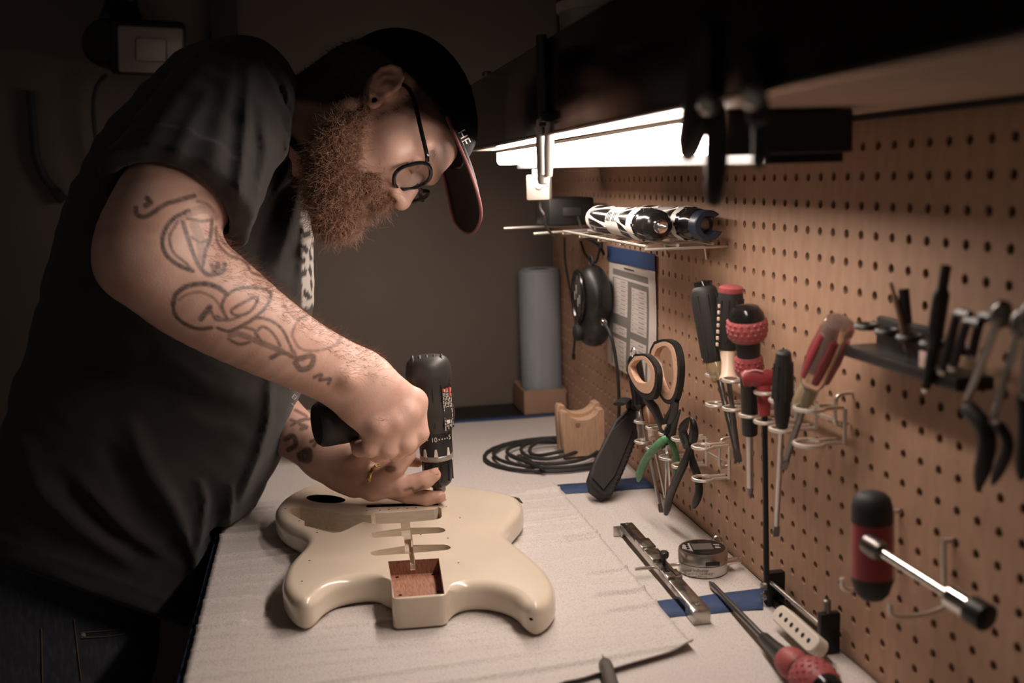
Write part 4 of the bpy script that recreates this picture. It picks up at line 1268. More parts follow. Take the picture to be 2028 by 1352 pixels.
for k in range(14):
    t = 2 * math.pi * k / 14
    rb.lathe([(0.0, -0.0012), (0.0018, -0.0006), (0.0018, 0.0006), (0.0, 0.0014)], m_ + 0.0146 * (math.cos(t) * ra_ + math.sin(t) * rb_), math.cos(t) * ra_ + math.sin(t) * rb_, 6)
rb.build('finger_ring', mat('gold', (0.72, 0.50, 0.22), 0.25, 1.0), person)
pc = hw(EC - 0.0245 * e1 + 0.003 * e2 + 0.002 * e3)
MB().lathe([(0.0, 0), (0.0037, 0), (0.0037, 0.002), (0.0, 0.0021)], pc - 0.003 * (e3 @ HM), e3 @ HM, 16).build('ear_plug', dark(0.004, 0.5, 'plug_black'), person)
# ================================================================== CORDLESS DRILL in his hand
def drill():
    B0 = onz(872, 995, GZ); dd = uvd(B0)[2]
    TOP = at(849, 702, dd - 0.030)
    ax_ = nrm(TOP - B0); L = np.linalg.norm(TOP - B0)
    t = thing('cordless_drill', 'black cordless drill driver held upright over the guitar body', 'drill', B0)
    P = lambda f: B0 + ax_ * L * f
    grip = mat('drill_grey', (0.030, 0.028, 0.026), 0.45, bump=(900, 0.25, 0.0004))
    # driver bit and screw
    MB().lathe([(0.0005, 0.0), (0.0016, 0.004), (0.0016, L * 0.075)], B0, ax_, 10).build('driver_bit', steel, t)
    MB().lathe([(0.0062, L * .072), (0.0085, L * .085), (0.0088, L * .118), (0.012, L * .122), (0.013, L * .125)], B0, ax_, 20).build('bit_holder', steel_dark, t)
    ch = MB().lathe([(0.012, L * .120), (0.0165, L * .14), (0.0188, L * .18), (0.0192, L * .29), (0.0192, L * .305)], B0, ax_, 28).build('chuck', dark(0.012, 0.3, 'chuck_black'), t)
    a, b, _ = basis(ax_, CF)
    gr = MB()
    for k in range(10):
        th = 2 * math.pi * k / 10
        r_ = math.cos(th) * a + math.sin(th) * b
        gr.box(P(0.225) + r_ * 0.0190, (0.0018, 0.0030, L * 0.13), np.stack([r_, np.cross(ax_, r_), ax_]), bev=0.0006)
    gr.build('chuck_rib', dark(0.012, 0.3, 'chuck_black'), ch).matrix_parent_inverse = Matrix.Identity(4)
    MB().lathe([(0.0200, L * .303), (0.0216, L * .312), (0.0216, L * .332), (0.0206, L * .340)], B0, ax_, 32).build('clutch_band', mat('clutch_silver', (0.42, 0.39, 0.35), 0.4, 0.6), t)
    cl = MB().lathe([(0.0205, L * .336), (0.0214, L * .345), (0.0218, L * .47), (0.0225, L * .50), (0.0225, L * .52)], B0, ax_, 32).build('clutch_ring', dark(0.014, 0.4, 'clutch_black'), t)
    white = mat('marking_white', (0.62, 0.57, 0.50), 0.7)
    tv = nrm(-CF * 0.95 + CR * 0.1)
    tv = nrm(tv - np.dot(tv, ax_) * ax_); sd = np.cross(ax_, tv)
    if np.dot(sd, CR) < 0: sd = -sd
    for ang in (-0.75, -0.05, 0.75):                                  # pointer wedges on the ring
        n_ = math.cos(ang) * tv + math.sin(ang) * sd; s2 = math.cos(ang) * sd - math.sin(ang) * tv
        MB().prism([(-0.0026, 0), (0.0026, 0), (0.0012, 0.010), (-0.0012, 0.010)], P(0.340) + n_ * 0.0210, s2, ax_, n_, 0.0013).build('pointer', white, cl).matrix_parent_inverse = Matrix.Identity(4)
    for s_, ang in (('10', -0.10), ('5', 0.95)):
        n_ = math.cos(ang) * tv + math.sin(ang) * sd; s2 = math.cos(ang) * sd - math.sin(ang) * tv
        text_obj('clutch_number', s_, 0.0085, P(0.455) + n_ * 0.0221, s2, ax_, white, cl).matrix_parent_inverse = Matrix.Identity(4)
    for ang in (-0.5, 0.2, 0.38, 0.56, 0.74):
        n_ = math.cos(ang) * tv + math.sin(ang) * sd
        MB().lathe([(0.0, 0), (0.0010, 0), (0.0008, 0.0004)], P(0.455) + n_ * 0.0219, n_, 8).build('dot', white, cl).matrix_parent_inverse = Matrix.Identity(4)
    # motor housing, with the grip running left to the battery in his fist
    HA, HB = P(0.60), P(0.90)
    G0 = P(0.66); G1 = at(722, 826, dd - 0.058); G2 = at(668, 836, dd - 0.073); G3 = at(640, 839, dd - 0.082)
    def f_house(Q):
        d = sd_cone(Q, P(0.52), P(0.60), 0.0225, 0.0258)
        d = smin(d, sd_cone(Q, HA, HB, 0.0258, 0.0265), 0.008)
        d = smin(d, sd_cone(Q, P(0.88) - sd * 0.004, P(0.905) - sd * 0.004, 0.0270, 0.0255), 0.01)
        d = smax(d, (Q - TOP) @ ax_, 0.010)
        d = smin(d, sd_cone(Q, G0 - sd * 0.008, G1, 0.0215, 0.0180), 0.018)
        d = smax(d, -((Q - P(0.505)) @ ax_), 0.003) if False else d
        return d
    pts = np.stack([P(0.4), P(1.02), G1, G2])
    V, Q = sdf_mesh(f_house, pts.min(0) - 0.035, pts.max(0) + 0.035, 0.0019); V = relax(V, Q, 1, 0.4)
    hs = np_mesh('motor_housing', V, Q, grip, t)
    # cooling slots and ridges on the end cap
    for k in range(5):
        off = -0.018 + 0.009 * k
        pts_ = [HB + ax_ * (0.0265 * math.sin(q) * 0.80) + tv * (math.sqrt(max(0.0265 ** 2 - off ** 2, 1e-6)) * math.cos(q)) + sd * (off - 0.003) for q in np.linspace(-0.15, 1.25, 9)]
        MB().tube(pts_, 0.0013, 6).build('end_rib', dark(0.03, 0.3), hs).matrix_parent_inverse = Matrix.Identity(4)
    for k in range(3):
        c = P(0.85 - 0.018 * k) + nrm(tv * 0.75 + sd * 0.66) * 0.0258
        n_ = nrm(tv * 0.75 + sd * 0.66); s2 = np.cross(ax_, n_)
        MB().box(c, (0.018, 0.0014, 0.0018), np.stack([s2, n_, ax_]), bev=0.0005).build('vent_slot', dark(0.004, 0.7), hs).matrix_parent_inverse = Matrix.Identity(4)
    # seam ridge of the shell
    n_ = nrm(tv * 0.9 - sd * 0.15)
    seam = [P(f) + nrm(tv * 0.93 + sd * (0.02 - 0.5 * max(0, f - 0.82))) * 0.0268 for f in np.linspace(0.54, 0.93, 14)]
    MB().tube(seam, 0.0011, 6).build('shell_seam', dark(0.03, 0.35), hs).matrix_parent_inverse = Matrix.Identity(4)
    # rating label: white print on a black plate
    n_ = nrm(tv * 0.72 + sd * 0.69); s2 = np.cross(n_, ax_)
    if np.dot(s2, CR) < 0: s2 = -s2
    LB_ = thing('rating_label', 'x', 'x', P(0.66)); del LB_['label'], LB_['category']
    LB_.parent = t; LB_.matrix_parent_inverse = Matrix.Translation(-Vector(t.location))
    o0 = P(0.665) + n_ * 0.0262
    Ax = np.stack([s2, ax_, n_])
    MB().box(o0, (0.0185, 0.056, 0.0012), Ax, bev=0.0004).build('label_plate', dark(0.012, 0.4), LB_)
    lines = MB()
    rs = random.Random(3)
    for r_ in range(6):
        y = 0.0235
        while y > -0.024:
            w = rs.uniform(0.002, 0.006)
            lines.box(o0 + s2 * (-0.0070 + 0.0028 * r_) + ax_ * (y - w / 2) + n_ * 0.0007, (0.0011, w, 0.0004), Ax)
            y -= w + 0.0012
    lines.build('small_print', white, LB_, smooth=False)
    MB().box(o0 - s2 * 0.001 - ax_ * 0.010 + n_ * 0.0009, (0.0048, 0.022, 0.0004), Ax).build('barcode_patch', mat('label_white', (0.72, 0.68, 0.62), 0.6), LB_, smooth=False)
    rd = mat('label_red', (0.50, 0.035, 0.03), 0.6)
    for k, (x, y, h) in enumerate(((-0.0062, 0.0225, 0.004), (0.0, 0.0225, 0.004), (0.0050, 0.0190, 0.011))):
        MB().box(o0 + s2 * x + ax_ * y + n_ * 0.0009, (0.0026, h, 0.0005), Ax).build('warning_mark', rd, LB_, smooth=False)
    # battery
    bx = nrm(G3 - G1)
    bat = MB().lathe([(0.0210, 0.0), (0.0262, 0.006), (0.0282, 0.016), (0.0285, 0.050), (0.0278, 0.056), (0.0245, 0.0605)], G3 - bx * 0.052, bx, 36).build('battery', dark(0.012, 0.5, 'battery_black', bump=(500, 0.3, 0.0005)), t)
    rib = MB().lathe([(0.0289, 0.012), (0.0292, 0.0125), (0.0292, 0.0150), (0.0289, 0.0155)], G3 - bx * 0.052, bx, 36)
    rib.build('battery_band', mat('band_grey', (0.12, 0.11, 0.10), 0.4), bat).matrix_parent_inverse = Matrix.Identity(4)
    e1_, e2_, _ = basis(bx, CU)
    rg = MB()
    for k in range(-4, 5):
        rg.box(G3 + bx * 0.0085 + e1_ * 0.0044 * k, (0.0016, 2 * math.sqrt(max(0.0215 ** 2 - (0.0044 * k) ** 2, 1e-6)), 0.0012), np.stack([e1_, e2_, bx]), bev=0.0003)
    rg.build('end_texture', dark(0.010, 0.5), bat).matrix_parent_inverse = Matrix.Identity(4)
drill()
# the screw he is driving
sc_p = onz(872, 995, GZ)
sw = thing('wood_screw', 'small bright screw under the drill bit in the cream body', 'screw', sc_p)
MB().lathe([(0.0, -0.006), (0.0008, -0.003), (0.0010, 0.0), (0.0012, 0.002), (0.0024, 0.0034), (0.0024, 0.0040)], sc_p, (0, 0, 1), 12).build('screw_body', steel, sw)
# ================================================================== TOOLS ON THE PEGBOARD
def circ(c, r, ax, ay, a0=0.0, a1=2 * math.pi, n=20):
    return [np.asarray(c) + r * (math.cos(t) * np.asarray(ax) + math.sin(t) * np.asarray(ay)) for t in np.linspace(a0, a1, n)]
X_, Y_, Z_ = np.array([1.0, 0, 0]), np.array([0, 1.0, 0]), np.array([0, 0, 1.0])
def handle_axis(T, B):
    return nrm(np.asarray(B) - np.asarray(T)), np.linalg.norm(np.asarray(B) - np.asarray(T))
def shaft_part(t, a, b, r, m_, name='shaft', tip=None, seg=12):
    a, b = np.asarray(a), np.asarray(b)
    ax_ = nrm(b - a); L = np.linalg.norm(b - a)
    MB().lathe([(r, 0), (r, L - 0.002 - (0.012 if tip else 0)), (r * 0.9, L - (0.012 if tip else 0))], a, ax_, seg).build(name, m_, t)
    if tip == 'flat':
        e1_, e2_, _ = basis(ax_, CF)
        c = b - ax_ * 0.006
        V = []
        for f, w, th in ((-0.007, r, r), (0.000, r * 1.2, r * 0.6), (0.006, r * 1.05, r * 0.18)):
            V += [c + ax_ * f + e1_ * w * sx + e2_ * th * sy for sx, sy in ((-1, -1), (1, -1), (1, 1), (-1, 1))]
        MB().add(V, [(0, 1, 2, 3), (8, 9, 10, 11)] + [(4 * i + k, 4 * i + (k + 1) % 4, 4 * i + 4 + (k + 1) % 4, 4 * i + 4 + k) for i in (0, 1) for k in range(4)]).build('blade_tip', steel_dark, t)
    elif tip == 'cross':
        mb = MB(); mb.lathe([(r, -0.0125), (r * 0.95, -0.009), (r * 0.45, -0.0015), (r * 0.2, 0)], b, ax_, 8)
        mb.build('cross_tip', steel_dark, t)
def ribs(t, c0, ax_, h0, h1, r0, r1, n, m_, name='grip_rib', w=0.0024, th=0.0016):
    a, b, _ = basis(ax_, CF)
    mb = MB()
    for k in range(n):
        q = 2 * math.pi * k / n
        d_ = math.cos(q) * a + math.sin(q) * b
        mb.tube([c0 + ax_ * h0 + d_ * r0, c0 + ax_ * (h0 + h1) / 2 + d_ * (r0 + r1) / 2 * 1.01, c0 + ax_ * h1 + d_ * r1], w / 2, 5)
    return mb.build(name, m_, t)

# ---- two wire holders with rings
def wire_holder(label, slots, bar, hook_u, xr):
    """slots: (upper ring px, lower ring px, ring radius); bar: the back rail, picture points"""
    b0, b1 = onx(*bar[0], -0.012), onx(*bar[1], -0.012)
    t = thing('wire_tool_holder', label, 'tool holder', b0)
    MB().tube([b0, b1], 0.0020, 8).build('back_rail', zinc_wire, t)
    for (up, lo, r_) in slots:
        U, Lw = onx(*up, xr), onx(*lo, xr)
        Lw = np.array([U[0], U[1], Lw[2]])
        for c in (U, Lw):
            pts = circ(c, r_, -X_, Y_, math.pi + 0.5, 3 * math.pi - 0.5, 18)
            pts = [np.array([-0.013, pts[0][1], c[2]])] + pts + [np.array([-0.013, pts[-1][1], c[2]])]
            MB().tube(pts, 0.0020, 8).build('ring', zinc_wire, t)
        MB().tube([(-0.0135, U[1] - r_ * 0.8, U[2]), (-0.0135, U[1] - r_ * 0.8, Lw[2])], 0.0020, 8).build('upright', zinc_wire, t)
    for hu in hook_u:
        h0, h1 = onx(*hu[0], -0.010), onx(*hu[1], -0.010)
        k = [np.array([0.004, h0[1], h0[2]]), np.array([-0.010, h0[1], h0[2]]), np.array([-0.016, h0[1], h0[2] - 0.006]), np.array([-0.014, h1[1], h1[2]]), np.array([-0.002, h1[1], h1[2]])]
        MB().tube(spline(k, 20), 0.0020, 8).build('peg_hook', zinc_wire, t)
    return t
XR = -0.042
wire_holder('long wire tool holder with rings carrying the red and black screwdrivers',
            [((1418, 742), (1412, 797), .0105), ((1452, 752), (1448, 806), .0105), ((1486, 764), (1480, 818), .0105), ((1516, 776), (1512, 832), .0100), ((1552, 792), (1546, 846), .0125), ((1604, 808), (1600, 876), .0135)],
            ((1420, 740), (1668, 838)), [((1668, 780), (1664, 838)), ((1452, 700), (1452, 744))], XR)
wire_holder('short wire tool holder with rings carrying the scissors and pliers',
            [((1272, 834), (1270, 872), .0100), ((1296, 846), (1292, 884), .0105), ((1324, 858), (1320, 902), .0115), ((1350, 868), (1348, 920), .0115), ((1392, 884), (1388, 944), .0120)],
            ((1300, 838), (1436, 916)), [((1436, 868), (1432, 922))], XR)

# ---- screwdrivers in the long holder
def big_black():
    T, Bt = onx(1393, 566, -0.052), onx(1416, 716, -0.044)
    ax_, L = handle_axis(T, Bt)
    t = thing('screwdriver', 'large black-handled screwdriver with clear yellowish collar, leftmost in the long holder', 'screwdriver', Bt, 'screwdrivers on the pegboard')
    h = MB().lathe([(0.009, 0), (0.0125, 0.002), (0.0142, 0.006), (0.0148, 0.014), (0.0150, L * 0.45), (0.0140, L * 0.8), (0.0130, L - 0.006), (0.0110, L)], T, ax_, 24).build('handle', black_rubber, t)
    ribs(h, T, ax_, 0.010, L - 0.006, 0.0147, 0.0130, 8, black_rubber).matrix_parent_inverse = Matrix.Identity(4)
    cp = MB().lathe([(0.0050, -0.006), (0.0085, -0.005), (0.0100, -0.001), (0.0100, 0.002)], T, ax_, 16).build('end_cap', black_gloss, t)
    for k in range(6):
        q = k * math.pi / 3; a, b, _ = basis(ax_, CF)
        MB().box(T + (math.cos(q) * a + math.sin(q) * b) * 0.0085 - ax_ * 0.003, (0.003, 0.003, 0.004), bev=0.0006).build('cap_lug', black_gloss, cp).matrix_parent_inverse = Matrix.Identity(4)
    C1 = onx(1427, 756, XR)
    MB().lathe([(0.0105, 0), (0.0112, 0.006), (0.0098, 0.014), (0.0085, 0.022), (0.004, 0.0225)], Bt, nrm(C1 - Bt), 18).build('clear_collar', mat('clear_amber', (0.62, 0.52, 0.32), 0.15, trans=0.75), t)
    tip = onx(1463, 915, XR + 0.004)
    shaft_part(t, Bt + nrm(C1 - Bt) * 0.012, tip, 0.0035, steel_dark, tip='flat')
big_black()
def red_cap():
    T, Bt = onx(1448, 570, -0.034), onx(1441, 690, -0.036)
    ax_, L = handle_axis(T, Bt)
    t = thing('screwdriver', 'black screwdriver with flat red end cap and cream neck behind the ball-handled one', 'screwdriver', Bt, 'screwdrivers on the pegboard')
    h = MB().lathe([(0.0125, 0.004), (0.0135, 0.010), (0.0140, L * 0.5), (0.0132, L * 0.8), (0.0108, L), (0.009, L + 0.001)], T, ax_, 24).build('handle', black_rubber, t)
    ribs(h, T, ax_, 0.012, L * 0.85, 0.0137, 0.0128, 10, black_rubber).matrix_parent_inverse = Matrix.Identity(4)
    MB().lathe([(0.0105, -0.002), (0.0128, -0.0005), (0.0130, 0.004), (0.0122, 0.0055)], T, ax_, 24).build('end_cap', red_rubber, t)
    C1 = onx(1443, 752, XR)
    a2 = nrm(C1 - Bt); L2 = np.linalg.norm(C1 - Bt)
    MB().lathe([(0.0110, -0.004), (0.0085, 0.004), (0.0072, L2 * 0.45), (0.0080, L2 * 0.8), (0.0105, L2), (0.005, L2 + 0.001)], Bt, a2, 20).build('cream_neck', mat('cream_plastic', (0.66, 0.50, 0.38), 0.35), t)
    cr = mat('cream_plastic', (0.66, 0.50, 0.38), 0.35)
    for k in range(7):
        MB().box(T + ax_ * (0.020 + 0.007 * k) - CR * 0.0128 - CF * 0.006, (0.0022, 0.004, 0.004), bev=0.0005).build('size_mark', cr, t)
    shaft_part(t, C1, onx(1464, 918, XR + 0.006), 0.0028, steel_dark, tip='cross')
red_cap()
def ball_red():
    T, Bt = onx(1478, 612, -0.056), onx(1484, 742, -0.048)
    ax_, L = handle_axis(T, Bt)
    t = thing('screwdriver', 'screwdriver with round dimpled red ball grip and black top, mid long holder', 'screwdriver', Bt, 'screwdrivers on the pegboard')
    MB().lathe([(0.002, -0.004), (0.012, -0.002), (0.0165, 0.004), (0.0180, 0.010)], T, ax_, 28).build('top_cap', black_gloss, t)
    ball = MB().lathe([(0.0165, 0.008), (0.0190, 0.011), (0.0198, 0.018), (0.0192, 0.026), (0.0165, 0.0315), (0.013, 0.0325)], T, ax_, 32).build('ball_grip', red_rubber, t)
    a, b, _ = basis(ax_, CF)
    dm = MB()
    for r_ in range(4):
        hh = 0.0125 + 0.0048 * r_; rr_ = 0.0196 - 0.0004 * abs(r_ - 1.2) ** 2
        for k in range(18):
            q = 2 * math.pi * (k + 0.5 * (r_ % 2)) / 18
            d_ = math.cos(q) * a + math.sin(q) * b
            dm.lathe([(0.0022, 0), (0.0012, 0.0009)], T + ax_ * hh + d_ * rr_, d_, 4)
    do = dm.build('grip_diamonds', red_rubber, ball, smooth=False); do.matrix_parent_inverse = Matrix.Identity(4); do['kind'] = 'stuff'
    MB().lathe([(0.0135, 0.030), (0.0125, 0.034), (0.0115, L * 0.68), (0.0125, L * 0.74)], T, ax_, 24).build('waist', black_rubber, t)
    lw = MB().lathe([(0.0122, L * 0.70), (0.0135, L * 0.73), (0.0138, L * 0.92), (0.0120, L)], T, ax_, 24).build('lower_grip', red_rubber, t)
    dm = MB()
    for r_ in range(3):
        for k in range(14):
            q = 2 * math.pi * (k + 0.5 * (r_ % 2)) / 14
            d_ = math.cos(q) * a + math.sin(q) * b
            dm.lathe([(0.0019, 0), (0.0010, 0.0008)], T + ax_ * (L * 0.76 + 0.0045 * r_) + d_ * 0.0135, d_, 4)
    do = dm.build('grip_diamonds', red_rubber, lw, smooth=False); do.matrix_parent_inverse = Matrix.Identity(4); do['kind'] = 'stuff'
    M1 = onx(1485, 858, XR + 0.002)
    MB().lathe([(0.0095, 0), (0.0088, 0.02), (0.0080, np.linalg.norm(M1 - Bt)), (0.004, np.linalg.norm(M1 - Bt) + 0.001)], Bt, nrm(M1 - Bt), 20).build('black_sleeve', black, t)
    shaft_part(t, M1, onx(1486, 987, XR + 0.006), 0.0036, steel, tip='cross')
ball_red()
def t_hex():
    P0, P1 = onx(1470, 752, -0.062), onx(1532, 750, -0.030)
    t = thing('hex_key', 'red T-handled hex key with very long black blade', 'hex key', P1, 'keys on the pegboard')
    J = onx(1512, 762, XR)
    MB().tube(spline([P0, P0 * 0.5 + J * 0.5 + Z_ * 0.005, J + Z_ * 0.006, P1 + Z_ * 0.002], 20), [0.0062] * 3 + [0.0072] * 14 + [0.0062] * 3, 14, hint=Z_, flat=(0.85, 1.25)).build('crossbar', red_plastic, t)
    m0, m1 = P0 + (J - P0) * 0.15 + Z_ * 0.009 - CF * 0.006, P0 + (J - P0) * 0.9 + Z_ * 0.013 - CF * 0.006
    MB().tube([m0, (m0 + m1) / 2 + Z_ * 0.002, m1], 0.0008, 5).build('moulded_line', mat('line_pink', (0.6, 0.35, 0.33), 0.5), t)
    K = onx(1514, 822, XR)
    MB().lathe([(0.0070, 0), (0.0068, 0.012), (0.0055, np.linalg.norm(K - J)), (0.003, np.linalg.norm(K - J) + 0.001)], J, nrm(K - J), 16).build('stem', red_plastic, t)
    E_ = onx(1518, 1152, XR + 0.008)
    MB().lathe([(0.0030, 0), (0.0030, np.linalg.norm(E_ - K))], K, nrm(E_ - K), 6).build('hex_blade', dark(0.008, 0.4, 'black_oxide', metal=0.3), t)
t_hex()
def slim_black():
    T, Bt = onx(1552, 698, -0.050), onx(1549, 822, -0.046)
    ax_, L = handle_axis(T, Bt)
    t = thing('screwdriver', 'slim black-handled screwdriver right of the red hex key', 'screwdriver', Bt, 'screwdrivers on the pegboard')
    h = MB().lathe([(0.0045, -0.002), (0.0068, 0), (0.0078, 0.008), (0.0092, 0.022), (0.0098, L * 0.5), (0.0095, L * 0.72), (0.0080, L * 0.80), (0.0075, L), (0.0055, L + 0.012), (0.003, L + 0.014)], T, ax_, 22).build('handle', black_rubber, t)
    ribs(h, T, ax_, 0.010, L * 0.72, 0.0082, 0.0096, 8, black_rubber).matrix_parent_inverse = Matrix.Identity(4)
    shaft_part(t, Bt + ax_ * 0.008, onx(1537, 1062, XR + 0.008), 0.0027, steel, tip='flat')
slim_black()
def acetate():
    T, Bt = onx(1664, 640, -0.034), onx(1606, 762, -0.040)
    ax_, L = handle_axis(T, Bt)
    t = thing('screwdriver', 'screwdriver with fluted clear and red plastic handle at the end of the holder', 'screwdriver', Bt, 'screwdrivers on the pegboard')
    clear = mat('clear_acetate', (0.86, 0.70, 0.58), 0.10, trans=0.85)
    MB().lathe([(0.008, -0.003), (0.0125, -0.001), (0.0140, 0.003), (0.0140, 0.008), (0.0133, 0.010), (0.0138, 0.014), (0.0136, L * 0.85), (0.0105, L * 0.97), (0.0085, L)], T, ax_, 24).build('handle', clear, t)
    a, b, _ = basis(ax_, CF)
    for k in range(6):
        q = 2 * math.pi * k / 6 + 0.4
        d_ = math.cos(q) * a + math.sin(q) * b
        MB().tube([T + ax_ * h_ + d_ * r_ for h_, r_ in ((0.012, 0.0122), (L * 0.5, 0.0124), (L * 0.84, 0.0118))], [0.0036, 0.0046, 0.0034], 8, hint=d_, flat=(1.0, 0.8)).build('red_flute', red_plastic, t)
    C1 = onx(1586, 800, XR)
    MB().lathe([(0.0085, 0), (0.0095, 0.006), (0.0100, 0.012), (0.0085, np.linalg.norm(C1 - Bt)), (0.004, np.linalg.norm(C1 - Bt) + 0.001)], Bt, nrm(C1 - Bt), 18).build('clear_neck', mat('clear_pale', (0.70, 0.62, 0.42), 0.10, trans=0.7), t)
    shaft_part(t, Bt, onx(1551, 930, XR - 0.002), 0.0030, steel_dark, tip='flat')
acetate()

# ---- scissors, pliers and cutters in the short holder
def loop_handle(t, outer, inner, xo, th, m_out, m_in, name):
    O = [onx(u, v, xo) for u, v in spline(outer + outer[:1], 41)[:-1]]
    I = [onx(u, v, xo) for u, v in spline(inner + inner[:1], 41)[:-1]]
    n = len(O)
    nrm_ = nrm(np.cross(O[10] - O[0], O[20] - O[0])); 
    if np.dot(nrm_, CF) > 0: nrm_ = -nrm_
    def ringmesh(A, B, h, m_, nm):
        vs = [p + nrm_ * h / 2 for p in A] + [p + nrm_ * h / 2 for p in B] + [p - nrm_ * h / 2 for p in A] + [p - nrm_ * h / 2 for p in B]
        fs = []
        for k in range(n):
            l = (k + 1) % n
            fs += [(k, l, n + l, n + k), (2 * n + k, 3 * n + k, 3 * n + l, 2 * n + l), (k, 2 * n + k, 2 * n + l, l), (n + k, n + l, 3 * n + l, 3 * n + k)]
        MB().add(vs, fs).build(nm, m_, t)
    Mid = [o * 0.62 + i * 0.38 for o, i in zip(O, I)]
    ringmesh(O, Mid, th * 0.7, m_out, name)
    ringmesh(Mid, I, th * 0.8, m_in, 'tan_insert')
def scissors():
    t = thing('scissors', 'scissors with black handles and tan finger loops hanging in the short holder', 'scissors', onx(1318, 840, XR))
    tan = mat('tan_grip', (0.55, 0.36, 0.25), 0.5, noise=(120, (0.44, 0.27, 0.18), 0.4, 0.7, (1, 3, 3)))
    loop_handle(t, [(1262, 700), (1285, 702), (1305, 728), (1306, 765), (1296, 790), (1275, 785), (1256, 760), (1246, 728)], [(1262, 714), (1280, 712), (1292, 730), (1294, 750), (1285, 758), (1268, 755), (1258, 740), (1254, 725)], -0.060, 0.010, black, tan, 'finger_loop')
    loop_handle(t, [(1300, 676), (1322, 671), (1342, 682), (1351, 715), (1350, 755), (1340, 795), (1322, 797), (1306, 770), (1297, 730), (1291, 698)], [(1307, 690), (1322, 684), (1334, 694), (1339, 722), (1339, 755), (1330, 775), (1320, 772), (1311, 750), (1306, 725), (1301, 705)], -0.046, 0.010, black, tan, 'thumb_loop')
    MB().tube([onx(u, v, x) for u, v, x in ((1278, 785, -0.058), (1298, 812, -0.053), (1312, 845, -0.048), (1318, 880, -0.045))], [0.0065, 0.0085, 0.0085, 0.0060], 10, hint=X_, flat=(1.25, 0.5)).build('left_shank', black, t)
    MB().tube([onx(u, v, x) for u, v, x in ((1338, 790, -0.046), (1334, 815, -0.046), (1322, 845, -0.046), (1310, 880, -0.046))], [0.0075, 0.0085, 0.0080, 0.0060], 10, hint=X_, flat=(1.25, 0.5)).build('right_shank', black, t)
    MB().lathe([(0.0, -0.006), (0.0045, -0.005), (0.0045, 0.004), (0.0, 0.005)], onx(1318, 846, -0.050), CF, 14).build('pivot', tan, t)
    for (u, v, x) in ((1330, 1000, -0.034), (1318, 985, -0.030)):
        p0, p1 = onx(1317, 862, -0.044), onx(u, v, x)
        MB().tube([p0, (p0 + p1) / 2, p1], [0.0075, 0.0060, 0.0008], 6, hint=X_, flat=(1.0, 0.28)).build('blade', steel, t)
scissors()
def left_driver():
    T, Bt = onx(1256, 706, -0.036), onx(1268, 806, -0.040)
    ax_, L = handle_axis(T, Bt)
    t = thing('screwdriver', 'dark screwdriver half hidden behind the scissors, hung in the short holder', 'screwdriver', Bt, 'screwdrivers on the pegboard')
    h = MB().lathe([(0.007, 0), (0.0105, 0.006), (0.0112, L * 0.5), (0.0100, L * 0.8), (0.0125, L), (0.006, L + 0.004)], T, ax_, 20).build('handle', black_gloss, t)
    MB().tube([T, T - ax_ * 0.006 + X_ * 0.004, T - ax_ * 0.014, T - ax_ * 0.007 - X_ * 0.004], 0.0012, 6).build('hanging_clip', chrome, t)
    shaft_part(t, Bt, onx(1310, 1016, -0.030), 0.0026, steel, tip='flat')
left_driver()
def wood_driver():
    T, Bt = onx(1284, 800, -0.028), onx(1290, 845, -0.036)
    ax_, L = handle_axis(T, Bt)
    t = thing('awl', 'short tool with brown wooden handle and pale ferrule tucked under the scissors', 'awl', Bt)
    MB().lathe([(0.006, 0), (0.0090, 0.006), (0.0085, L * 0.6), (0.0065, L)], T, ax_, 16).build('handle', mat('brown_handle', (0.30, 0.15, 0.08), 0.4), t)
    MB().lathe([(0.0058, 0), (0.0058, 0.022), (0.004, 0.024)], Bt, ax_, 14).build('ferrule', mat('pale_ferrule', (0.6, 0.5, 0.4), 0.4), t)
    shaft_part(t, Bt + ax_ * 0.02, onx(1318, 985, -0.030), 0.0022, steel)
wood_driver()
def chrome_socket():
    a, b = onx(1268, 812, -0.030), onx(1270, 876, -0.036)
    t = thing('nut_driver', 'bright steel nut driver barrel at the far end of the short holder', 'nut driver', b)
    ax_, L = handle_axis(a, b)
    MB().lathe([(0.0045, 0), (0.0060, 0.002), (0.0060, L * 0.6), (0.0048, L * 0.65), (0.0048, L), (0.003, L)], a, ax_, 16).build('barrel', steel, t)
    MB().lathe([(0.0075, -0.03), (0.0085, -0.024), (0.0085, -0.004), (0.0055, 0.002)], a, ax_, 16).build('grip', black, t)
chrome_socket()
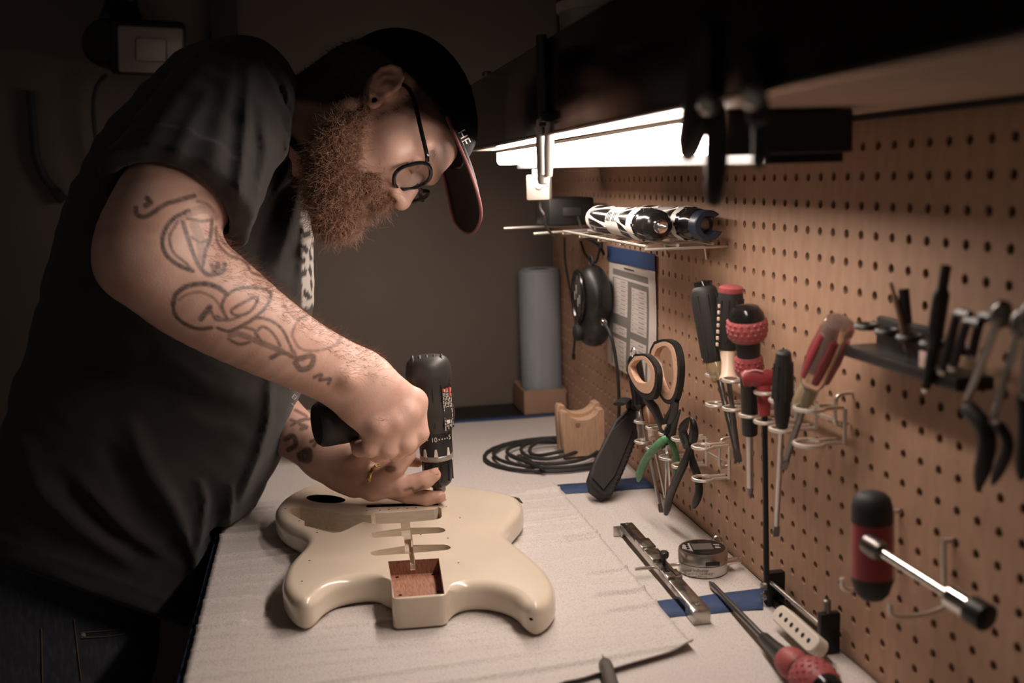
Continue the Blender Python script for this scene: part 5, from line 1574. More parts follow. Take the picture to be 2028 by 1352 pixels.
def pliers():
    t = thing('pliers', 'small pliers with a curved green handle and black jaws', 'pliers', onx(1322, 862, XR))
    J = onx(1325, 852, -0.050)
    green = mat('green_dip', (0.10, 0.26, 0.13), 0.4, bump=(300, 0.4, 0.0006), noise=(200, (0.06, 0.17, 0.08), 0.4, 0.7))
    MB().tube(spline([onx(u, v, x) for u, v, x in ((1322, 866, -0.052), (1302, 882, -0.062), (1280, 908, -0.068), (1268, 935, -0.070), (1264, 952, -0.070))], 20), [0.0036] + [0.0052] * 15 + [0.0046, 0.004, 0.003, 0.002], 12).build('green_handle', green, t)
    MB().tube(spline([onx(u, v, x) for u, v, x in ((1325, 866, -0.046), (1336, 890, -0.040), (1340, 915, -0.036), (1338, 935, -0.034))], 14), 0.0042, 10).build('green_handle', green, t)
    for pts in (((1322, 862, -0.050), (1318, 835, -0.050), (1328, 808, -0.050)), ((1330, 862, -0.048), (1338, 835, -0.048), (1347, 812, -0.048))):
        P_ = [onx(*p) for p in pts]
        MB().tube(spline(P_, 10), list(np.linspace(0.0068, 0.0016, 10)), 8, hint=X_, flat=(1, 0.7)).build('jaw', dark(0.012, 0.35, 'tool_black', metal=0.4), t)
    MB().lathe([(0.0, -0.004), (0.0055, -0.0035), (0.0055, 0.0035), (0.0, 0.004)], J, CF, 14).build('pivot', dark(0.012, 0.35, 'tool_black', metal=0.4), t)
pliers()
def cutters():
    t = thing('side_cutters', 'black side cutters hanging open next to the green-handled pliers', 'cutters', onx(1366, 880, XR))
    tb = dark(0.012, 0.35, 'tool_black', metal=0.4)
    for sgn, pts in ((1, ((1362, 885, -0.048), (1352, 855, -0.050), (1358, 838, -0.050), (1366, 826, -0.050))), (-1, ((1368, 885, -0.044), (1374, 858, -0.044), (1373, 838, -0.045), (1368, 827, -0.046)))):
        MB().tube(spline([onx(*p) for p in pts], 12), [0.0060, 0.0068, 0.0072, 0.0074, 0.0072, 0.0068, 0.0062, 0.0055, 0.0045, 0.0035, 0.0022, 0.001], 8, hint=X_, flat=(1, 0.75)).build('jaw', tb, t)
    MB().lathe([(0.0, -0.005), (0.0060, -0.0045), (0.0060, 0.0045), (0.0, 0.005)], onx(1365, 882, -0.046), CF, 14).build('pivot', steel_dark, t)
    MB().tube(spline([onx(u, v, x) for u, v, x in ((1366, 886, -0.048), (1356, 915, -0.052), (1340, 950, -0.052), (1326, 985, -0.048), (1319, 1017, -0.044))], 16), [0.004] * 4 + [0.0050] * 10 + [0.0046, 0.003], 10).build('handle', black, t)
    MB().tube(spline([onx(u, v, x) for u, v, x in ((1366, 886, -0.044), (1372, 915, -0.040), (1382, 945, -0.036), (1384, 975, -0.034), (1374, 1003, -0.034))], 16), [0.004] * 4 + [0.0050] * 10 + [0.0046, 0.003], 10).build('handle', black, t)
cutters()

# ---- blurred tools at the near end
def mag_block():
    c0, c1 = onx(1724, 660, -0.012), onx(1815, 690, -0.012)
    t = thing('tool_block', 'black plastic tool block screwed to the pegboard, holding small keys', 'tool block', c0)
    y0, y1 = c0[1], onx(1960, 720, -0.012)[1]
    zc = (onx(1724, 622, 0)[2] + onx(1724, 695, 0)[2]) / 2
    MB().box((-0.004, (y0 + c1[1]) / 2 - 0.006, zc), (0.007, abs(y0 - c1[1]) + 0.012, 0.036), bev=0.002).build('back_plate', black, t)
    MB().box((-0.022, (y0 + y1) / 2, zc - 0.010), (0.030, abs(y1 - y0), 0.010), bev=0.002).build('lower_tray', black, t)
    for k in range(5):
        yy = y0 + (y1 - y0) * (k + 0.5) / 5
        MB().tube(circ((-0.024, yy, zc + 0.012), 0.0085, X_, Y_, n=18), 0.0028, 6).build('socket_ring', black, t)
    MB().box((-0.038, onx(1832, 680, -0.038)[1], zc + 0.002), (0.002, 0.012, 0.012), bev=0.0006).build('label_sticker', mat('sticker_pink', (0.60, 0.42, 0.38), 0.6), t)
    return zc
mag_block()
def rod(name, label, cat, pts, r, m_, parts=(), group=None):
    P_ = [onx(*p) for p in pts]
    t = thing(name, label, cat, P_[0], group)
    MB().tube(spline(P_, 14), r, 10).build('rod' if not parts else parts[0], m_, t)
    return t, P_
t, P_ = rod('pencil', 'thin brown stick leaning in the black tool block', 'pencil', ((1764, 560, -0.034), (1782, 625, -0.030), (1796, 690, -0.026)), [0.0016] * 3 + [0.0024] * 11, mat('brown_stick', (0.20, 0.12, 0.08), 0.5))
MB().lathe([(0.0024, 0), (0.0008, 0.008)], P_[-1], P_[-1] - P_[0], 8).build('point', steel_dark, t)
t, P_ = rod('punch', 'short dark punch standing next to the brown stick in the tool block', 'punch', ((1790, 572, -0.026), (1796, 640, -0.024)), 0.0042, dark(0.02, 0.4))
MB().lathe([(0.0030, 0), (0.0030, 0.020)], P_[-1], P_[-1] - P_[0], 10).build('shank', steel_dark, t)
t, P_ = rod('soldering_pen', 'tall black pen-shaped tool with steel ball end in the tool block', 'hand tool', ((1874, 528, -0.044), (1862, 600, -0.042), (1848, 690, -0.040)), [0.0036] * 5 + [0.0058] * 7 + [0.0050, 0.0042], black, ('grip',))
e_ = onx(1834, 768, -0.040)
MB().tube([P_[-1], e_], [0.0040, 0.0032], 10).build('shank', black, t)
MB().lathe([(0.0, -0.003), (0.0030, -0.0015), (0.0034, 0.001), (0.0024, 0.003), (0.0, 0.0036)], e_, e_ - P_[-1], 12).build('ball_end', chrome, t)
for k, (a, b, lab) in enumerate((((1893, 625, -0.05), (1868, 730, -0.046), 'black hex key standing in the tool block right of the pen-shaped tool'),
                                 ((1912, 640, -0.05), (1888, 722, -0.046), 'shorter black hex key with bright end in the tool block'),
                                 ((1940, 630, -0.04), (1925, 700, -0.038), 'bent black hex key at the far corner of the tool block'))):
    A, Bq = onx(*a), onx(*b)
    t = thing('hex_key', lab, 'hex key', Bq, 'keys on the pegboard')
    MB().tube(spline([A + Y_ * -0.016 + Z_ * 0.002, A + Y_ * -0.004 + Z_ * 0.002, A - Z_ * 0.003, Bq], 16), 0.0032, 6).build('bent_rod', dark(0.012, 0.35, 'tool_black', metal=0.4), t)
    MB().lathe([(0.0034, 0), (0.0034, 0.004), (0.001, 0.005)], Bq, Bq - A, 8).build('bright_end', steel, t)
def wrench_like(label, a, b, c, d, wide):
    A, B_, Cc, D_ = onx(*a), onx(*b), onx(*c), onx(*d)
    t = thing('nut_spinner', label, 'hand tool', B_)
    MB().tube([A, B_], 0.0026, 8).build('steel_rod', steel, t)
    MB().lathe([(0.0052, -0.004), (0.0062, 0.0), (0.0062, 0.008), (0.004, 0.012)], A, A - B_, 12).build('socket_head', steel_dark, t)
    MB().lathe([(0.0, -0.003), (0.0040, -0.001), (0.0040, 0.002), (0.0, 0.004)], B_ - CF * 0.004, B_ - A, 12).build('collar', chrome, t)
    MB().tube(spline([B_, Cc, D_], 12), [0.004] + [wide] * 9 + [wide * 0.8, wide * 0.4], 10).build('black_handle', black_rubber, t)
wrench_like('slanting steel rod tool with thick black handle near the picture edge', (1978, 632, -0.05), (1912, 800, -0.048), (1955, 862, -0.046), (1938, 965, -0.044), 0.0058)
wrench_like('slanting steel rod tool with thin black handle at the picture edge', (2020, 650, -0.05), (1968, 828, -0.05), (1996, 880, -0.046), (1966, 958, -0.044), 0.0038)
wrench_like('upright black-handled rod tool cut by the picture edge', (2040, 640, -0.05), (2026, 780, -0.05), (2030, 850, -0.046), (2022, 950, -0.044), 0.0045)
def red_tee():
    t = thing('tee_nut_driver', 'large red and black T-handle driver resting on two pegboard hooks', 'nut driver', onx(1727, 1080, -0.05))
    T, Bt = onx(1727, 972, -0.045), onx(1727, 1188, -0.045)
    A, L = handle_axis(T, Bt)
    secs = [(0.0, 0.30), (0.02, 0.62), (0.06, 0.86), (0.14, 0.98), (0.5, 1.0), (0.82, 0.98), (0.93, 0.80), (0.98, 0.55), (1.0, 0.25)]
    def seg(f0, f1, m_, nm, sc_=1.0):
        fs = [f0] + [f for f, _ in secs if f0 < f < f1] + [f1]
        rs_ = [np.interp(f, [s_[0] for s_ in secs], [s_[1] for s_ in secs]) * 0.0165 * sc_ for f in fs]
        MB().tube([T + A * L * f for f in fs], rs_, 20, hint=X_, flat=(1.0, 1.0)).build(nm, m_, t)
    seg(0.0, 0.28, black_rubber, 'end_grip'); seg(0.26, 0.80, red_plastic, 'red_body', 0.985); seg(0.78, 1.0, black_rubber, 'end_grip')
    S0, S1, S2 = onx(1738, 1088, -0.062), onx(1880, 1178, -0.050), onx(1922, 1204, -0.046)
    MB().lathe([(0.0075, -0.012), (0.0082, 0.0), (0.0068, 0.005)], S0, S1 - S0, 16).build('socket_boss', steel_dark, t)
    MB().tube([S0, S1], 0.0036, 12).build('shaft', chrome, t)
    MB().lathe([(0.0060, 0), (0.0088, 0.002), (0.0088, np.linalg.norm(S2 - S1)), (0.006, np.linalg.norm(S2 - S1) + 0.001)], S1, S2 - S1, 20).build('chrome_socket', chrome, t)
    MB().lathe([(0.0092, 0), (0.0098, 0.002), (0.0098, 0.014), (0.007, 0.016)], S2, S2 - S1, 20).build('black_end', black, t)
    return t
tee = red_tee()
def peg(label, u, v0, v1, reach=0.05):
    p0 = onx(u, v0, 0.0); p1 = onx(u, v1, 0.0)
    t = thing('peg_hook', label, 'hook', p0, 'hooks on the pegboard')
    MB().tube(spline([p0 + X_ * 0.004, p0 - X_ * 0.004, p0 - X_ * 0.007 - Z_ * 0.004, np.array([-0.0065, p1[1], p1[2]])], 16), 0.0022, 8).build('upright_wire', zinc_wire, t)
    MB().tube(spline([np.array([-0.0065, p1[1], p1[2]]), np.array([-reach * 0.5, p1[1], p1[2] - 0.004]), np.array([-reach, p1[1], p1[2] - 0.002]), np.array([-reach - 0.003, p1[1], p1[2] + 0.008])], 16), 0.0022, 8).build('arm_wire', zinc_wire, t)
peg('steel peg hook beside the red body of the large T-handle', 1782, 1012, 1150)
peg('steel peg hook above the chrome socket of the large T-handle', 1886, 1070, 1200)
# ================================================================== THINGS ON THE BENCH
FZ = FOAM1 + 0.0006
def wood_block():
    t = thing('neck_rest', 'wooden neck rest block with hollowed top standing on the coiled cable', 'neck rest', onz(1157, 910, FZ))
    bl, br = onz(1114, 912, FZ), onz(1199, 904, FZ)
    ax_ = nrm((br - bl) * np.array([1, 1, 0])); W_ = np.linalg.norm(br - bl); ay_ = np.cross(Z_, ax_)
    Hh = 0.083
    def outline(h):
        o = [(0.004, 0), (W_ - 0.002, 0), (W_, h * 0.5), (W_, h - 0.004), (W_ - 0.003, h)]
        for q in np.linspace(0.10, math.pi - 0.10, 15):
            o.append((W_ / 2 + (W_ / 2 - 0.011) * math.cos(q), h - 0.016 * math.sin(q)))
        return o + [(0.003, h), (0.0, h - 0.004), (0.001, h * 0.5)]
    wm = mat('beech_block', (0.50, 0.33, 0.215), 0.55, bump=(90, 0.3, 0.001, (10, 10, 1)), noise=(60, (0.40, 0.25, 0.155), 0.4, 0.7, (6, 6, 0.7)))
    z0_ = bl + Z_ * 0.004
    MB().prism(outline(Hh - 0.007), z0_, ax_, Z_, ay_, 0.020, 0.001).build('front_board', wm, t)
    MB().prism(outline(Hh), z0_ + ay_ * 0.020, ax_, Z_, ay_, 0.022, 0.001).build('back_board', wm, t)
    MB().lathe([(0.0, 0), (0.0042, 0), (0.0042, 0.0012), (0.0, 0.0013)], z0_ + ax_ * W_ * 0.37 + Z_ * 0.052 - ay_ * 0.0008, ay_, 16).build('plug', mat('plug_wood', (0.24, 0.15, 0.10), 0.6), t)
wood_block()
def cable():
    c = onz(1092, 907, FZ); t = thing('audio_cable', 'black instrument cable coiled on the foam around the wooden block', 'cable', c)
    pts = []
    R_ = [(0.126, 0.112, -0.002), (0.112, 0.100, 0.006), (0.092, 0.080, 0.000), (0.066, 0.056, 0.006), (0.044, 0.036, 0.010)]
    n = 28
    for k in range(len(R_) * n):
        i, f = divmod(k, n); f /= n
        a = R_[i]; b = R_[min(i + 1, len(R_) - 1)]
        rx, ry, oy = [a[q] * (1 - f) + b[q] * f for q in range(3)]
        th = 2 * math.pi * f + 0.9
        pts.append((c[0] + 0.012 + rx * math.cos(th) * 0.98, c[1] + 0.01 + oy + ry * math.sin(th), FZ + 0.0036 + 0.0030 * i * (0.6 + 0.4 * math.sin(th * 2 + i))))
    pts = [p for p in pts if p[0] < -0.006]
    MB().tube(pts, 0.0031, 8).build('cord', black_rubber, t)
    j0, j1 = onz(1048, 918, FZ + 0.006), onz(1022, 904, FZ + 0.006)
    d_ = nrm(j1 - j0)
    pl = MB().lathe([(0.0034, -0.020), (0.0048, -0.004), (0.0056, 0.0), (0.0056, 0.018), (0.0044, 0.020)], j0 + Z_ * 0.003, d_, 14).build('plug_barrel', steel_dark, t)
    MB().lathe([(0.0032, 0.019), (0.0032, 0.036), (0.0022, 0.038), (0.0032, 0.041), (0.0008, 0.045)], j0 + Z_ * 0.003, d_, 12).build('plug_pin', chrome, pl).matrix_parent_inverse = Matrix.Identity(4)
    MB().tube(spline([pts[60], j0 - d_ * 0.05 + Z_ * 0.004, j0 - d_ * 0.018 + Z_ * 0.003], 14), 0.0031, 8).build('cord_tail', black_rubber, t)
cable()
def sheath():
    t = thing('tool_sheath', 'black leather tool sheath leaning against the pegboard beside the block', 'sheath', onz(1192, 970, FZ))
    lm = dark(0.012, 0.5, 'black_leather', bump=(350, 0.5, 0.001))
    b0 = onz(1190, 962, FZ + 0.020); t0 = onx(1247, 812, -0.020)
    axs = nrm(t0 - b0); L = np.linalg.norm(t0 - b0)
    side = nrm(np.cross(axs, CF)); 
    if np.dot(side, CR) < 0: side = -side
    nf = np.cross(side, axs)
    if np.dot(nf, CF) > 0: nf = -nf
    o = [(-0.012, -0.016), (0.008, -0.020), (0.018, -0.010), (0.022, 0.03), (0.024, L * 0.7), (0.016, L), (-0.002, L + 0.004), (-0.016, L * 0.75), (-0.022, 0.03), (-0.021, 0.0)]
    MB().prism(o, b0 - nf * 0.009, side, axs, nf, 0.018, 0.003).build('pouch', lm, t)
    MB().prism([(-0.018, -0.002), (0.004, -0.012), (0.012, 0.02), (0.014, L * 0.72), (-0.002, L * 0.86), (-0.016, L * 0.6), (-0.021, 0.02)], b0 + nf * 0.0092, side, axs, nf, 0.0025, 0.001).build('front_flap', mat('worn_leather', (0.018, 0.013, 0.011), 0.6, bump=(200, 0.5, 0.001)), t)
    for k in range(12):
        c = b0 + side * (0.0165 + 0.0004 * k) + axs * (-0.004 + 0.0085 * k) + nf * 0.0085
        MB().box(c, (0.008, 0.0026, 0.0016), np.stack([nrm(side + 0.25 * axs), nrm(axs - 0.25 * side), nf]), bev=0.0007).build('lace', lm, t)
    MB().tube(spline([onx(1226, 800, -0.055), onx(1240, 790, -0.030), onx(1252, 808, -0.018), t0], 12), 0.006, 8, flat=(1.5, 0.5)).build('belt_loop', lm, t)
sheath()
def box_roll():
    b0, b1 = onz(1047, 824, BZ + 0.0005), onz(1122, 816, BZ + 0.0005)
    W_ = b1[0] - b0[0]; y0 = 0.520; Hb = 0.047
    t = thing('cardboard_box', 'low open cardboard box standing at the far end of the bench', 'box', (b0[0], y0, BZ))
    cm = mat('cardboard', (0.33, 0.20, 0.13), 0.75, bump=(200, 0.3, 0.0008, (1, 1, 8)))
    x0 = b0[0] - 0.004; x1 = -0.006; yd = 0.105
    MB().box(((x0 + x1) / 2, y0 + yd / 2, BZ + 0.002), (x1 - x0, yd, 0.003)).build('bottom', cm, t, smooth=False)
    for nm, c, s_ in (('front_side', ((x0 + x1) / 2, y0, BZ + Hb / 2 + 0.0004), (x1 - x0, 0.003, Hb)), ('back_side', ((x0 + x1) / 2, y0 + yd, BZ + Hb / 2 + 0.0004), (x1 - x0, 0.003, Hb)),
                      ('end_side', (x0, y0 + yd / 2, BZ + Hb / 2 + 0.0004), (0.003, yd, Hb)), ('end_side', (x1, y0 + yd / 2, BZ + Hb / 2 + 0.0004), (0.003, yd, Hb))):
        MB().box(c, s_).build(nm, cm, t, smooth=False)
    pm = mat('blue_grey_paper', (0.30, 0.33, 0.36), 0.7, bump=(40, 0.25, 0.002, (4, 4, 1)), noise=(12, (0.25, 0.275, 0.30), 0.35, 0.7, (4, 4, 0.6)))
    c = np.array([ony(1069, 600, 0.572)[0], 0.572, BZ + 0.004])
    top = ony(1069, 533, 0.572)[2]
    r = thing('paper_roll', 'tall pale blue-grey paper roll standing upright in the cardboard box', 'paper roll', c)
    h = top - c[2]
    MB().lathe([(0.036, 0), (0.0405, 0.001), (0.0410, h * 0.5), (0.0405, h - 0.001), (0.036, h)], c, Z_, 40).build('rolled_sheet', pm, r)
    MB().lathe([(0.0190, h + 0.0002), (0.0200, h + 0.0006), (0.0190, h + 0.001)], c, Z_, 28).build('core', dark(0.02, 0.8), r)
    V = MB(); n = 50
    spi = [c + Z_ * (h + 0.0006) + (0.021 + 0.018 * k / 90) * np.array([math.cos(k * 0.42), math.sin(k * 0.42), 0]) for k in range(90)]
    V.tube(spi, 0.0005, 4); V.build('layer_edge', mat('paper_edge', (0.42, 0.44, 0.46), 0.7), r)
box_roll()
def cream_bottle():
    c = onz(636, 866, BZ); c = np.array([ony(634, 800, 0.30)[0], 0.30, FZ])
    t = thing('glue_bottle', 'cream plastic block with brown spot standing on the bench behind his hands', 'container', c)
    cr = mat('ivory_plastic', (0.62, 0.52, 0.41), 0.4)
    def fb(P):
        q = np.abs(P - (c + Z_ * 0.040)) - np.array([0.030, 0.018, 0.034])
        d = np.linalg.norm(np.maximum(q, 0), axis=1) + np.minimum(q.max(1), 0) - 0.006
        return smin(d, sd_cone(P, c + Z_ * 0.075, c + Z_ * 0.083, 0.014, 0.012), 0.008)
    V, Q = sdf_mesh(fb, c - 0.05, c + np.array([0.05, 0.05, 0.11]), 0.0025)
    np_mesh('body', V, Q, cr, t)
    MB().lathe([(0.0, 0), (0.009, 0), (0.008, 0.001), (0.0, 0.0012)], c + Z_ * 0.062 - Y_ * 0.0241 + X_ * 0.004, -Y_, 20, flat=(0.8, 1.3)).build('brown_spot', mat('brown_spot', (0.25, 0.12, 0.07), 0.5), t)
cream_bottle()
def gauge():
    A, Bq = onz(1240, 1041, FZ + 0.012), onz(1390, 1214, FZ + 0.012)
    t = thing('relief_gauge', 'steel straightedge gauge with round digital dial lying on the foam', 'gauge', onz(1310, 1130, FZ))
    d_ = nrm(Bq - A); L = np.linalg.norm(Bq - A); s_ = np.cross(d_, Z_)
    worn = mat('worn_steel', (0.50, 0.47, 0.43), 0.22, 1.0, bump=(40, 0.25, 0.001), noise=(50, (0.22, 0.20, 0.18), 0.5, 0.62))
    Ax = np.stack([d_, s_, Z_])
    MB().box((A + Bq) / 2, (L, 0.0165, 0.0085), Ax, bev=0.0010).build('beam', worn, t)
    sd_ = -s_ if np.dot(-s_, CR) < 0 else s_
    MB().prism([(-0.004, -0.011), (0.0, -0.0115), (0.0, 0), (-0.004, 0)], A + d_ * 0.002 - Z_ * 0.0, d_, Z_, s_, 0.0165).build('end_foot', steel, t)
    MB().box(A + d_ * 0.003 - Z_ * 0.006 , (0.008, 0.0165, 0.012), Ax, bev=0.0008).build('end_foot', steel, t)
    MB().box(Bq - d_ * 0.012 - Z_ * 0.004, (0.026, 0.0185, 0.015), Ax, bev=0.0010).build('end_block', worn, t)
    for f in (0.02, 0.955):
        MB().lathe([(0.0, 0), (0.0028, 0), (0.0026, 0.0012), (0.0, 0.0015)], A + d_ * L * f + Z_ * 0.0042 + Z_ * (0.0 if f < 0.5 else 0.0005), Z_, 14).build('rivet', chrome, t)
    for f, w in ((0.30, 0.030), (0.44, 0.034), (0.66, 0.022)):
        MB().box(A + d_ * L * f + Z_ * 0.0055, (w, 0.0172, 0.0035), Ax, bev=0.0008).build('clamp_plate', worn if f != 0.66 else chrome, t)
    K = onz(1315, 1102, FZ + 0.024)
    MB().lathe([(0.0020, -0.010), (0.0020, -0.002), (0.0048, -0.001), (0.0055, 0.001), (0.0055, 0.005), (0.0040, 0.0065)], K, Z_, 18).build('clamp_knob', black, t)
    # dial
    c = onz(1392, 1128, FZ); R_ = 0.0282; Hd = 0.027
    di = thing('digital_dial', 'x', 'x', c); del di['label'], di['category']
    di.parent = t; di.matrix_parent_inverse = Matrix.Translation(-Vector(t.location))
    low = MB().lathe([(R_ * 0.95, 0), (R_ * 0.985, 0.001), (R_ * 0.985, 0.0125), (R_ * 0.96, 0.013)], c, Z_, 48).build('printed_base', mat('silver_label', (0.62, 0.58, 0.53), 0.35, 0.7), di)
    MB().lathe([(R_ * 0.96, 0.0130), (R_, 0.0138), (R_, Hd - 0.002), (R_ * 0.96, Hd), (R_ * 0.90, Hd)], c, Z_, 48).build('bezel', steel, di)
    MB().lathe([(R_ * 0.90, Hd - 0.0010), (R_ * 0.90, Hd + 0.0003)], c, Z_, 48).build('face', black_gloss, di)
    fx, fy = nrm(CR - CR[2] * Z_), nrm(np.array([CF[0], CF[1], 0]))
    MB().prism([(-0.012, -0.009), (0.011, -0.009), (0.011, 0.011), (-0.012, 0.011)], c + Z_ * (Hd + 0.0003), fx, fy, Z_, 0.0005).build('display', mat('lcd', (0.09, 0.08, 0.07), 0.2), di)
    MB().prism([(-0.0245, -0.004), (-0.0135, -0.014), (-0.0135, 0.013), (-0.022, 0.008)], c + Z_ * (Hd + 0.0003), fx, fy, Z_, 0.0006).build('button_panel', mat('panel_silver', (0.48, 0.45, 0.42), 0.4, 0.6), di)
    for k in range(3):
        MB().lathe([(0.0019, 0), (0.0015, 0.0012)], c + Z_ * (Hd + 0.0009) + fx * -0.0178 + fy * (0.0075 - 0.0068 * k), Z_, 12).build('button', black, di)
    wt = mat('dial_print', (0.6, 0.57, 0.53), 0.6)
    for k, (x, y, w) in enumerate(((0.0165, 0.006, 0.007), (0.0165, 0.001, 0.005), (0.0165, -0.004, 0.006))):
        MB().box(c + Z_ * (Hd + 0.0006) + fx * x + fy * y, (w, 0.0012, 0.0004), np.stack([fx, fy, Z_])).build('face_print', wt, di, smooth=False)
    MB().box(c + Z_ * 0.0175 - fy * (R_ - 0.0002) + fx * 0.006, (0.016, 0.0018, 0.0052), np.stack([fx, fy, Z_]), bev=0.0008).build('data_port', black, di)
    me = low.data
    bv = BVHTree.FromPolygons([tuple(v.co) for v in me.vertices], [tuple(p.vertices) for p in me.polygons])
    ink_m = mat('dial_ink', (0.03, 0.028, 0.026), 0.6)
    for s2, cpx, sz in (('Digital Indicator', (1376, 1129.5), 8.6), ('Range 0-12.7mm/0-0.5"', (1383, 1136), 6.4), ('Resolution 0.01mm', (1378, 1141.2), 5.6)):
        text_on('base_lettering', s2, sz, cpx, (1, 0.02), bv, ink_m, di).matrix_parent_inverse = Matrix.Translation(-Vector(di.location))
    lu = c + fy * (R_ + 0.002) + fx * 0.022 + Z_ * 0.020
    MB().tube(circ(lu + Z_ * 0.003, 0.0055, fx, Z_, n=18), 0.0016, 6).build('lug_ring', steel, di)
    s0, s1 = onz(1258, 1127, FZ + 0.010), onz(1345, 1117, FZ + 0.010)
    MB().tube([s0, s1], 0.0020, 10).build('plunger', steel, t)
    MB().tube([s0 + (s1 - s0) * 0.52, s0 + (s1 - s0) * 0.60], 0.0030, 10).build('plunger_collar', steel_dark, t)
    e0, e1_ = onz(1436, 1113, FZ + 0.012), onz(1466, 1107, FZ + 0.012)
    MB().tube([e0, e1_], 0.0040, 14).build('stem_end', chrome, t)
gauge()
def bench_driver():
    T0 = onz(1405, 1152, FZ + 0.0035); H1 = onz(1512, 1262, FZ + 0.013); H2 = onz(1556, 1304, FZ + 0.019); H3 = onz(1668, 1392, FZ + 0.022)
    t = thing('screwdriver', 'screwdriver with red and black ball handle lying on the foam in front', 'screwdriver', T0, 'screwdrivers on the bench')
    d_ = nrm(H3 - T0)
    shaft_part(t, H1, T0, 0.0034, steel_dark, tip='cross')
    MB().lathe([(0.0052, 0), (0.0060, 0.004), (0.0068, np.linalg.norm(H2 - H1) * 0.5), (0.0090, np.linalg.norm(H2 - H1))], H1, H2 - H1, 18).build('black_neck', black, t)
    a2 = nrm(H3 - H2)
    MB().lathe([(0.0085, -0.001), (0.0125, 0.002), (0.0142, 0.010), (0.0135, 0.020), (0.0110, 0.024)], H2, a2, 26).build('front_grip', red_rubber, t)
    MB().lathe([(0.0112, 0.021), (0.0105, 0.026), (0.0120, 0.033)], H2, a2, 24).build('waist', black_rubber, t)
    bg = MB().lathe([(0.0118, 0.031), (0.0165, 0.034), (0.0192, 0.042), (0.0195, 0.052), (0.0178, 0.062), (0.0150, 0.067)], H2, a2, 30).build('ball_grip', red_rubber, t)
    MB().lathe([(0.0152, 0.065), (0.0150, 0.070), (0.0110, 0.078), (0.003, 0.082)], H2, a2, 26).build('end_cap', black_gloss, t)
    a, b, _ = basis(a2, CF); dm = MB()
    for r_ in range(5):
        rr_ = [0.0172, 0.0190, 0.0196, 0.0192, 0.0180][r_]
        for k in range(18):
            q = 2 * math.pi * (k + 0.5 * (r_ % 2)) / 18
            e_ = math.cos(q) * a + math.sin(q) * b
            dm.lathe([(0.0023, 0), (0.0012, 0.0009)], H2 + a2 * (0.0365 + 0.0058 * r_) + e_ * rr_, e_, 4)
    do = dm.build('grip_diamonds', red_rubber, bg, smooth=False); do.matrix_parent_inverse = Matrix.Identity(4); do['kind'] = 'stuff'
bench_driver()
def scribe():
    a, b = onz(1193, 1296, FZ + 0.006), onz(1224, 1400, FZ + 0.008)
    t = thing('scriber', 'dark knurled scriber with sharp point lying at the front of the foam', 'scriber', a)
    d_ = nrm(b - a)
    MB().lathe([(0.0004, 0), (0.0020, 0.012), (0.0030, 0.016)], a, d_, 12).build('point', steel_dark, t)
    MB().lathe([(0.0030, 0.016), (0.0062, 0.020), (0.0068, 0.030), (0.0062, 0.040), (0.0068, 0.050), (0.0064, 0.085), (0.004, 0.087)], a, d_, 18).build('knurled_grip', mat('knurled_steel', (0.12, 0.11, 0.10), 0.35, 0.9, bump=(1500, 0.8, 0.001)), t)
scribe()
